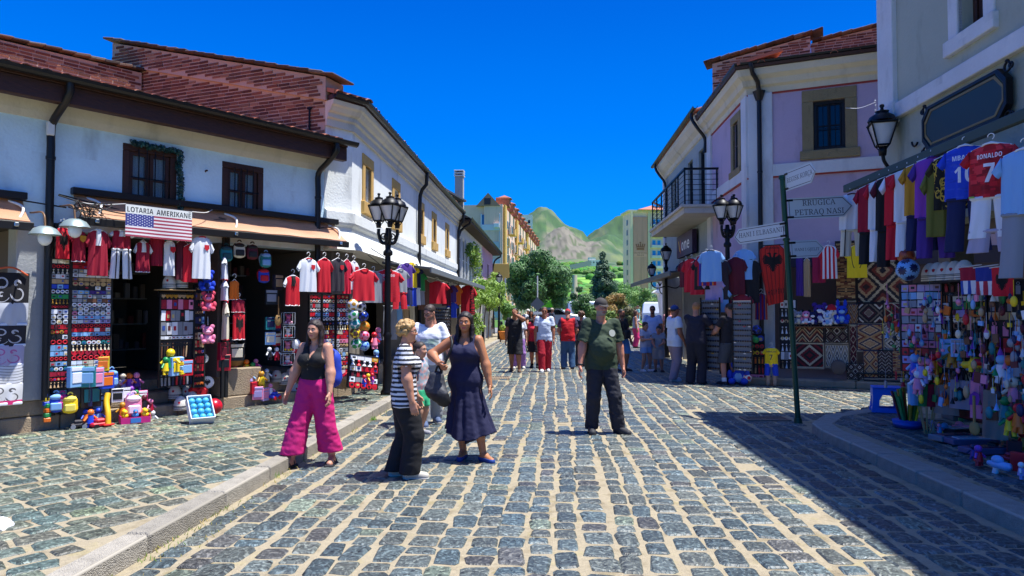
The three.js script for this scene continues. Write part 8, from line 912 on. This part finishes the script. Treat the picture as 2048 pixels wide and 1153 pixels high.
heap('in the heap left of the first stone block', FA, [[158, 858, .2, 'c', 'charcoal', 'grey', 1.1], [170, 850, .15, 'f', 'orange', 'blue', .9], [180, 857, .25, 'f', 'blue', 'orange', 1.1], [196, 850, .15, 'f', 'sky', 'blue', 1], [186, 845, .1, 'p', 'navy', 'grey', .9], [200, 858, .3, 'c', 'red', 'black', 1.3], [168, 842, .05, 'p', 'black', 'navy', 1.2], [190, 830, .05, 'p', 'charcoal', 'sky', 1.2], [205, 820, .02, 'f', 'red', 'grey', 1]]);
heap('below the board of magnets by the doorway', FA, [[150, 775, .2, 'p', 'sky', 'white', 1.3], [172, 775, .2, 'p', 'teal', 'sky', 1.3], [190, 774, .2, 'p', 'lilac', 'pink', 1.2], [158, 815, .12, 'p', 'navy', 'charcoal', 1.7], [178, 815, .12, 'p', 'black', 'teal', 1.7], [205, 760, .15, 'p', 'orange', 'green', .9], [212, 778, .15, 'p', 'blue', 'orange', 1.1], [205, 742, .15, 'p', 'yellow', 'orange', .9], [93, 845, .12, 'b', 'green', 'orange', 1.1], [92, 812, .1, 'b', 'yellow', 'blue', 1]]);
heap('in the bright pile on the first stone block', FA, [[228, 788, -.1, 'f', 'grey', 'pink', 1.2], [244, 785, -.15, 'f', 'lilac', 'cream', 1.2], [258, 782, -.1, 'f', 'violet', 'orange', 1.1], [272, 783, -.1, 'f', 'purple', 'pink', 1.2], [234, 805, .1, 'p', 'white', 'black', .9], [250, 802, .1, 'p', 'charcoal', 'white', .9], [262, 802, .1, 'f', 'lilac', 'violet', .9], [272, 806, .1, 'f', 'yellow', 'green', .8], [284, 805, .05, 'p', 'magenta', 'white', .8], [288, 825, .1, 'f', 'black', 'maroon', 1.1], [300, 830, .1, 'f', 'crimson', 'pink', 1.0], [296, 845, .12, 'f', 'gold', 'brown', .9], [304, 853, .12, 'f', 'grey', 'white', 1.0], [276, 838, .2, 'f', 'magenta', 'white', 1.0], [244, 838, .2, 'f', 'orange', 'gold', 1]]);
{ const p = onP(FA, 268, 868, .3), t = T('duck_box', 'pink display box of small yellow ducks on the pavement', 'box', [p[0], .13, p[2]], FA.a - .25), m = M('#c8247a', .5); add(t, 'tray', mg([box(.34, .08, .01, 0, .04, .1), box(.34, .16, .01, 0, .08, -.1), box(.01, .1, .2, -.17, .05, 0), box(.01, .1, .2, .17, .05, 0), box(.34, .01, .2, 0, .005, 0)]), m); add(t, 'label', box(.12, .06, .006, 0, .04, .107), M('#3a7ac0')); for (let i = 0; i < 6; i++) { const x = -.12 + (i % 3) * .12, z = i < 3 ? .05 : -.04, d = add(t, 'duck', sph(.042, x, .1, z, [1, .9, 1.1]), i % 3 == 1 ? M('#2f7fc9', .4) : M('#efc414', .4)); add(d, 'duck_head', sph(.03, x, .15, z + .015), i % 3 == 1 ? M('#2f7fc9', .4) : M('#efc414', .4)); add(d, 'beak', sph(.01, x, .145, z + .045), M('#d8601a')); } }
{ const p = onP(FA, 212, 856, .3), t = T('rubber_chicken', 'yellow rubber chicken toy leaning against the first stone block', 'toy', [p[0], .13, p[2]], FA.a, 0); add(t, 'body', tube([[0, .02, .05], [.01, .15, .02], [.02, .3, -.06], [.05, .4, -.1]], .035, 8, 14), M('#e8b414', .5)); add(t, 'foot', mg([sph(.03, -.02, .02, .08, [1.6, .5, 1]), sph(.03, .03, .02, .06, [1.6, .5, 1])]), M('#c9281a')); }
// basket of toys on the second block
{ const p = onP(FA, 462, 780, -.3), t = T('toy_basket', 'wicker basket with an arched handle full of bright toys', 'basket', [p[0], .74, p[2]], FA.a); add(t, 'basket', lathe([[0, 0], [.15, 0], [.2, .16], [.21, .17], [.19, .16], [.14, .02], [0, .02]], 20), M('#8a6a42', .9, { bumpMap: rept(TX.weave, 3), bumpScale: .01 })); add(t, 'handle', torus(.19, .012, 0, .16, 0, 0, 0, 0, PI, 16), M('#8a6a42')); }
heap('in the basket pile on the second stone block', FA, [[470, 755, -.2, 'f', 'pink', 'magenta', 1], [480, 742, -.3, 'f', 'gold', 'yellow', 1.3], [492, 752, -.2, 'f', 'yellow', 'orange', 1.2], [505, 755, -.15, 'f', 'teal', 'green', 1.1], [511, 748, -.2, 'f', 'magenta', 'pink', 1.1], [485, 768, -.1, 'f', 'magenta', 'red', 1.1], [472, 778, -.05, 'p', 'green', 'yellow', .9], [500, 770, -.05, 'f', 'lilac', 'sky', 1], [507, 788, .05, 'p', 'red', 'crimson', .9], [522, 778, .0, 'f', 'yellow', 'gold', 1.3], [515, 800, .08, 'p', 'pink', 'lilac', 1], [530, 802, .05, 'p', 'lilac', 'pink', 1], [540, 795, .02, 'f', 'white', 'pink', 1], [549, 800, .05, 'c', 'blue', 'red', 1.2], [533, 765, -.1, 'f', 'cream', 'white', 1]]);
// clear boxes of plush
for (let i = 0; i < 4; i++) { const p = onP(FA, 576 - i * .5, 649 + i * 27, .15), t = T('clear_gift_box', ['topmost', 'second', 'third', 'lowest'][i] + ' clear gift box in the stack behind the woman in pink', 'gift box', p, FA.a - .3); add(t, 'case', mg([box(.18, .008, .14, 0, 0, 0), box(.18, .008, .14, 0, .185, 0), ...[[-1, -1], [1, -1], [-1, 1], [1, 1]].map(([a, b]) => box(.008, .18, .008, a * .088, .093, b * .068))]), M('#b9bec4', .2)); add(t, 'bear', mg([sph(.045, 0, .05, 0), sph(.04, 0, .115, .01), sph(.018, -.035, .15, 0), sph(.018, .035, .15, 0)]), M(['#c45a7a', '#d8d4cc', '#d07a90', '#c9b9bc'][i], .9)); add(t, 'flowers', mg([sph(.02, -.05, .03, .04), sph(.02, .04, .03, .05), sph(.018, 0, .02, .055)]), M(['#d8a0b0', '#a82a34', '#e0b020', '#b04a6a'][i])); }
{ const p = onP(FA, 592, 690, .2); const t = T('baseball_cap', 'white and red cap hanging by the clear gift boxes', 'cap', p, FA.a - .4); add(t, 'crown', sph(.09, 0, .0, 0, [.8, 1, .6]), M('#d8d8da')); add(t, 'brim', cbox(.13, .07, .03, 0, -.1, .02, .2, 0, 0, .012), M('#b01430')); }
heap('in the second shop doorway', FA, [[540, 660, .05, 'p', 'teal', 'navy', 1], [552, 662, .05, 'p', 'navy', 'red', 1], [540, 690, .05, 'p', 'sky', 'cream', 1], [553, 692, .05, 'p', 'crimson', 'cream', 1], [538, 722, .05, 'f', 'black', 'white', 1], [553, 722, .05, 'f', 'red', 'white', 1], [542, 610, .0, 'p', 'black', 'grey', 1.2], [555, 580, .0, 'p', 'charcoal', 'tan', 1.2], [447, 720, .05, 'p', 'crimson', 'maroon', 1.3], [473, 722, .05, 'p', 'black', 'cream', 1.3], [447, 742, .05, 'p', 'red', 'black', 1.2], [340, 748, .2, 'f', 'green', 'yellow', 1.6], [350, 752, .2, 'p', 'sky', 'yellow', 1.3], [362, 750, .2, 'b', 'sky', 'yellow', 1.2], [331, 752, .2, 'f', 'yellow', 'green', 1.2], [372, 752, .2, 'p', 'red', 'sky', 1.1]]);
// dark shelf contents in the doorways
{ const g = []; for (const [s0, s1, n] of [[.95, 2.2, -2.3], [2.5, 3.6, -1.6]]) for (let k = 0; k < 4; k++) for (let s = s0; s < s1; s += R(.08, .16)) g.push(tint(fbox(FA, s, s + R(.05, .09), .97 + k * .42, .97 + k * .42 + R(.08, .28), n, n + .08, .01), new THREE.Color(pick(['#5a5a60', '#7a6a5a', '#8a8a90', '#4a3a3a', '#6a2a2a', '#a09a8a'])))); const o = add(scene, 'shelf_goods', mg(g), VC(.4)); tag(o, 'dim glassware and boxes on the shelves inside the dark shop doorways', 'goods', null, 'stuff'); }
// corner ground toys, left
heap('at the foot of the leaning souvenir board', FC, [[728, 775, .55, 'f', 'blue', 'red', .9], [736, 772, .6, 'f', 'red', 'yellow', .9], [744, 770, .6, 'f', 'violet', 'red', .9], [745, 752, .3, 'f', 'sky', 'blue', 1.4], [752, 735, .3, 'f', 'blue', 'sky', 1.5], [748, 700, .3, 'f', 'pink', 'red', 1.5], [756, 690, .3, 'f', 'lilac', 'pink', 1.5]]);
{ const t = T('cardboard_box', 'cardboard box holding a red ball behind the woman in pink', 'box', onP(FB, 690, 776, .3), FA.a); add(t, 'box', mg([box(.3, .01, .2, 0, 0, 0), box(.3, .16, .01, 0, .08, .1), box(.3, .16, .01, 0, .08, -.1), box(.01, .16, .2, .15, .08, 0), box(.01, .16, .2, -.15, .08, 0)]), M('#b08a5c')); ball(onP(FB, 694, 756, .3), .1, 'red', 'crimson', 'red ball sitting in the cardboard box', 2); add(t, 'flap', box(.3, .005, .1, 0, .17, .14, .5), M('#b08a5c')); }
// ---- near right stall, lower goods
for (const [x, y, w, h, c, c2, l] of [[1893, 800, .3, .34, '#8a7f78', 'orange', 'tote bag with orange print'], [1925, 790, .3, .32, '#9a8f9c', 'black', 'grey tote bag with black leaf print'], [1955, 800, .16, .4, 'pink', 'violet', 'long pink bag with dark print'], [1990, 830, .26, .5, '#8a8076', 'brown', 'hanging grey brown cloth bag']]) { const p = onP(FG, x, y, .5), t = T('tote_bag', l + ' hanging at the near right stall', 'bag', p, FG.a + .5), e = (s) => poly([[s * w * .42, h / 2, 0], [s * w / 2, -h / 2, 1]]); add(t, 'bag_body', shell(e(-1), e(1), 6, 10, .06, x, .008), cloth(c)); add(t, 'print', tf(ext([[-.06, -.06], [.06, -.05], [.05, .06], [0, .09], [-.05, .05]], .004), 0, 0, .04), cloth(c2)); for (const s of [.02, -.02]) add(t, 'strap', tube([[-w * .2, h / 2, s], [0, h / 2 + .14, s], [w * .2, h / 2, s]], .01, 4), cloth(c2)); }
heap('hanging at the far end of the near right stall', FG, [[1832, 765, .72, 'f', 'blue', 'sky', 1.6], [1847, 770, .7, 'f', 'lilac', 'pink', 1.5], [1858, 762, .66, 'f', 'white', 'pink', 1.2], [1868, 752, .62, 'f', 'orange', 'red', 1.2], [1838, 792, .74, 'f', 'pink', 'white', 1.4], [1905, 738, .6, 'f', 'gold', 'olive', 1.2], [1946, 745, .55, 'g', 'yellow', 'olive', 1.1], [1970, 740, .5, 'g', 'red', 'yellow', 1.1], [1990, 736, .5, 'f', 'maroon', 'gold', 1.3], [1900, 720, .6, 'p', 'teal', 'sky', 1.2], [1920, 715, .6, 'p', 'sky', 'grey', 1]], .5);
heap('in the upper bunch at the right edge', FG, [[2005, 770, .55, 'f', 'white', 'sky', 1.4], [2022, 780, .5, 'f', 'sky', 'orange', 1.6], [2040, 770, .45, 'f', 'grey', 'navy', 1.5], [2030, 820, .5, 'f', 'pink', 'cream', 1.5], [2012, 850, .6, 'f', 'teal', 'green', 1.3], [2022, 875, .6, 'f', 'yellow', 'green', 1.2], [2040, 870, .6, 'f', 'orange', 'red', 1.4]], .5);
const gtoys = [[1852, 862, 'f', 'orange', 'brown', 1], [1866, 868, 'f', 'cream', 'lilac', 1], [1880, 872, 'f', 'sky', 'pink', .9], [1880, 866, 'f', 'yellow', 'gold', .8], [1893, 868, 'g', 'sky', 'yellow', 1.2], [1925, 866, 'g', 'pink', 'sky', 1.2], [1922, 852, 'f', 'green', 'green', 1], [1958, 935, 'f', 'red', 'violet', 1.3], [1948, 922, 'f', 'purple', 'navy', 1], [2003, 950, 'g', 'sky', 'white', 1.5], [2022, 930, 'c', 'crimson', 'black', 1.5], [2040, 945, 'p', 'red', 'yellow', 1.2], [2030, 915, 'p', 'maroon', 'white', 1.1], [2036, 880, 'p', 'green', 'cream', 1.2], [1985, 905, 'c', 'black', 'grey', 1.4], [2012, 900, 'f', 'brown', 'tan', 1.2], [2046, 905, 'f', 'gold', 'red', 1.4], [2044, 962, 'f', 'lilac', 'white', 1]];
gtoys.forEach(([x, y, k, a, b, s0]) => { const s = s0 * .72, q = ground(x, y, .13); toy([q[0], .135, q[2]], k, a, b, `${a} and ${b} ${TOYN[k]} on the ground at the right stall`, s, R(0, 6)); });
for (const [x, y, w, l] of [[1890, 882, .5, 'long clear packet of plastic toys on the right pavement'], [1925, 890, .5, 'silver wrapped toy set lying on the right pavement'], [1960, 908, .55, 'flat black boxed toy lying on the right pavement'], [1905, 868, .45, 'violet boxed doll lying flat on the right pavement']]) { const q = ground(x, y, .13), t = T('flat_box', l, 'toy box', [q[0] + .1, .14, q[2]], R(-.3, .5)); add(t, 'box', cbox(w, .06, .2, 0, .03, 0, 0, 0, 0, .006), M(pick(['#2a2a30', '#6a5a7a', '#7a7f88', '#3a4a6a']), .3)); add(t, 'window', cbox(w * .7, .01, .13, 0, .064, 0), M(pick(['#9aa4b0', '#7a3a4a', '#c0c4cc']), .15)); }
{ const g = []; for (let i = 0; i < 420; i++) { const s = R(1.55, 4.6), h = R(.55, 1.75) - (s < 1.4 ? 0 : .0), n = R(.42, .8), p = [s, h, n], k = pick(['red', 'maroon', 'sky', 'white', 'pink', 'yellow', 'orange', 'green', 'navy', 'tan', 'brown', 'grey', 'violet', 'teal', 'cream', 'black']), z = R(.018, .045); let o = rnd() < .4 ? sph(z, 0, 0, 0, [1, R(.7, 1.6), .6], 7) : rnd() < .6 ? box(z * R(1, 2.4), z * R(1, 3), z * .5, 0, 0, 0, 0, R(-.5, .5), R(-.3, .3)) : tf(new THREE.ConeGeometry(z * .8, z * 2.2, 6), 0, 0, 0); o = mg([o, tube([[0, z, 0], [0, z + R(.05, .2), 0]], .003, 3)]); g.push(FG.bake(tf(tint(o, K(k)), ...p))); } const o = add(scene, 'hanging_trinkets', mg(g), VC(.5)); tag(o, 'dense tangle of small bright trinkets and keyrings hanging over the near right stall', 'trinkets', null, 'stuff'); }
{ const g = [], p0 = [FP.at(2.0, 5.95, .06), depth(1752, 205, 12.5)]; g.push(tube([p0[0], [(p0[0][0] + p0[1][0]) / 2, 5.6, (p0[0][2] + p0[1][2]) / 2], p0[1]], .006, 4)); const t = T('string_lights', 'curtain of thin white string lights hanging beside the wall lantern', 'string lights', p0[1]); for (let i = 0; i < 9; i++) { const a = [p0[1][0] + i * .035, p0[1][1] + R(-.05, .1), p0[1][2] + i * .05], L = R(.5, 1.1); g.push(tube([a, [a[0] + .02, a[1] - L, a[2]]], .003, 3)); for (let k = 0; k < 6; k++) g.push(sph(.011, a[0] + R(-.015, .015), a[1] - L * (k + .5) / 6, a[2], [1, 1.5, 1], 5)); } addW(t, 'light_strings', mg(g), MT.white); }
{ const q = ground(1818, 855, .13), t = T('pencil_bucket', 'clear bucket of striped sticks on a blue base by the stool', 'bucket', [q[0], .13, q[2]]); add(t, 'base', lathe([[0, 0], [.17, 0], [.19, .09], [0, .09]], 16), M('#1f4fb0', .4)); for (let i = 0; i < 22; i++) { const a = i * .9, r = .05 + (i % 4) * .03; add(t, 'stick', tube([[Math.cos(a) * r * .6, .08, Math.sin(a) * r * .6], [Math.cos(a) * r * 1.3, .36 + R(0, .16), Math.sin(a) * r * 1.3]], .017, 6), M(K(pick(['green', 'green', '#7ac030', 'crimson', 'gold', 'yellow', 'maroon', '#5fae2a'])), .4)); } }
{ const q = ground(1856, 868, .13), t = T('flag_bunch', 'bunch of small green, white and red folded flags on sticks', 'flags', [q[0], .13, q[2]]); for (let i = 0; i < 9; i++) { const a = i * .75, x = Math.cos(a) * .1, z = Math.sin(a) * .1; const s = add(t, 'flag_stick', tube([[x * .3, 0, z * .3], [x * 1.6, .62, z * 1.6]], .006, 4), M('#b9a070')); const e = (k) => poly([[x * 1.5 + k * .07, .6, 0], [x * 1.2 + k * .09, .34, 1]]); add(s, 'flag_cloth', tf(shell(e(-1), e(1), 4, 6, .04, i, .01), 0, 0, z * 1.3), cloth(['green', 'white', 'crimson', 'green', 'sky', 'white', '#1a5a3a', 'maroon', 'green'][i])); } }
for (const [x, l, c] of [[1940, 'red and blue striped small pennant, left of three', 0], [1972, 'blue pennant with white stripes, middle of three', 1], [2006, 'red pennant with a black eagle, right of three', 2]]) { const p = onP(FG, x, 535, .72), t = T('pennant', l + ' hanging under the red kit', 'flag', p, FG.a + .4), e = (k) => poly([[k * .11, 0, 0], [k * .1, -.28, 1]]); add(t, 'flag_cloth', shell(e(-1), e(1), 6, 8, .03, x, .014), cloth(0, c == 2 ? TXP.eglS : onC(96, 128, c ? '#26368a' : 'crimson', (g) => { for (let i = 0; i < 5; i++) { g.fillStyle = i % 2 ? '#e0e0e6' : c ? '#b02a40' : '#2a4aa0'; g.fillRect(i * 20, 64, 20, 64); } }))); add(t, 'pole', tube([[-.13, 0, 0], [.13, .02, 0]], .006, 4), MT.pale); }
for (const [x, y, c, l] of [[1950, 858, '#b08a50', 'wooden ladle hanging low at the right stall'], [1575, 610, 'cream', 'pale wooden spoon']].slice(0, 1)) { const p = onP(FG, x, y, .7), t = T('wooden_ladle', l, 'ladle', p, FG.a + .4); add(t, 'bowl', sph(.06, 0, 0, 0, [1, 1.2, .4]), M(c, .8)); add(t, 'handle', tube([[0, .05, 0], [0, .34, 0]], .014, 6), M(c, .8)); }
{ const q = onP(FA, 556, 628, .15), t = T('wooden_guitar', 'small wooden stringed instruments hanging in the second doorway', 'instrument', q, FA.a - .3); add(t, 'body', sph(.07, 0, -.1, 0, [.8, 1.3, .4]), M('#a8844c', .5)); add(t, 'neck', cbox(.02, .3, .02, 0, .12, .01), M('#7a5a34')); add(t, 'sound_hole', tf(new THREE.CircleGeometry(.016, 12), 0, -.06, .03), MT.black); }
renderer.render(scene, camera);
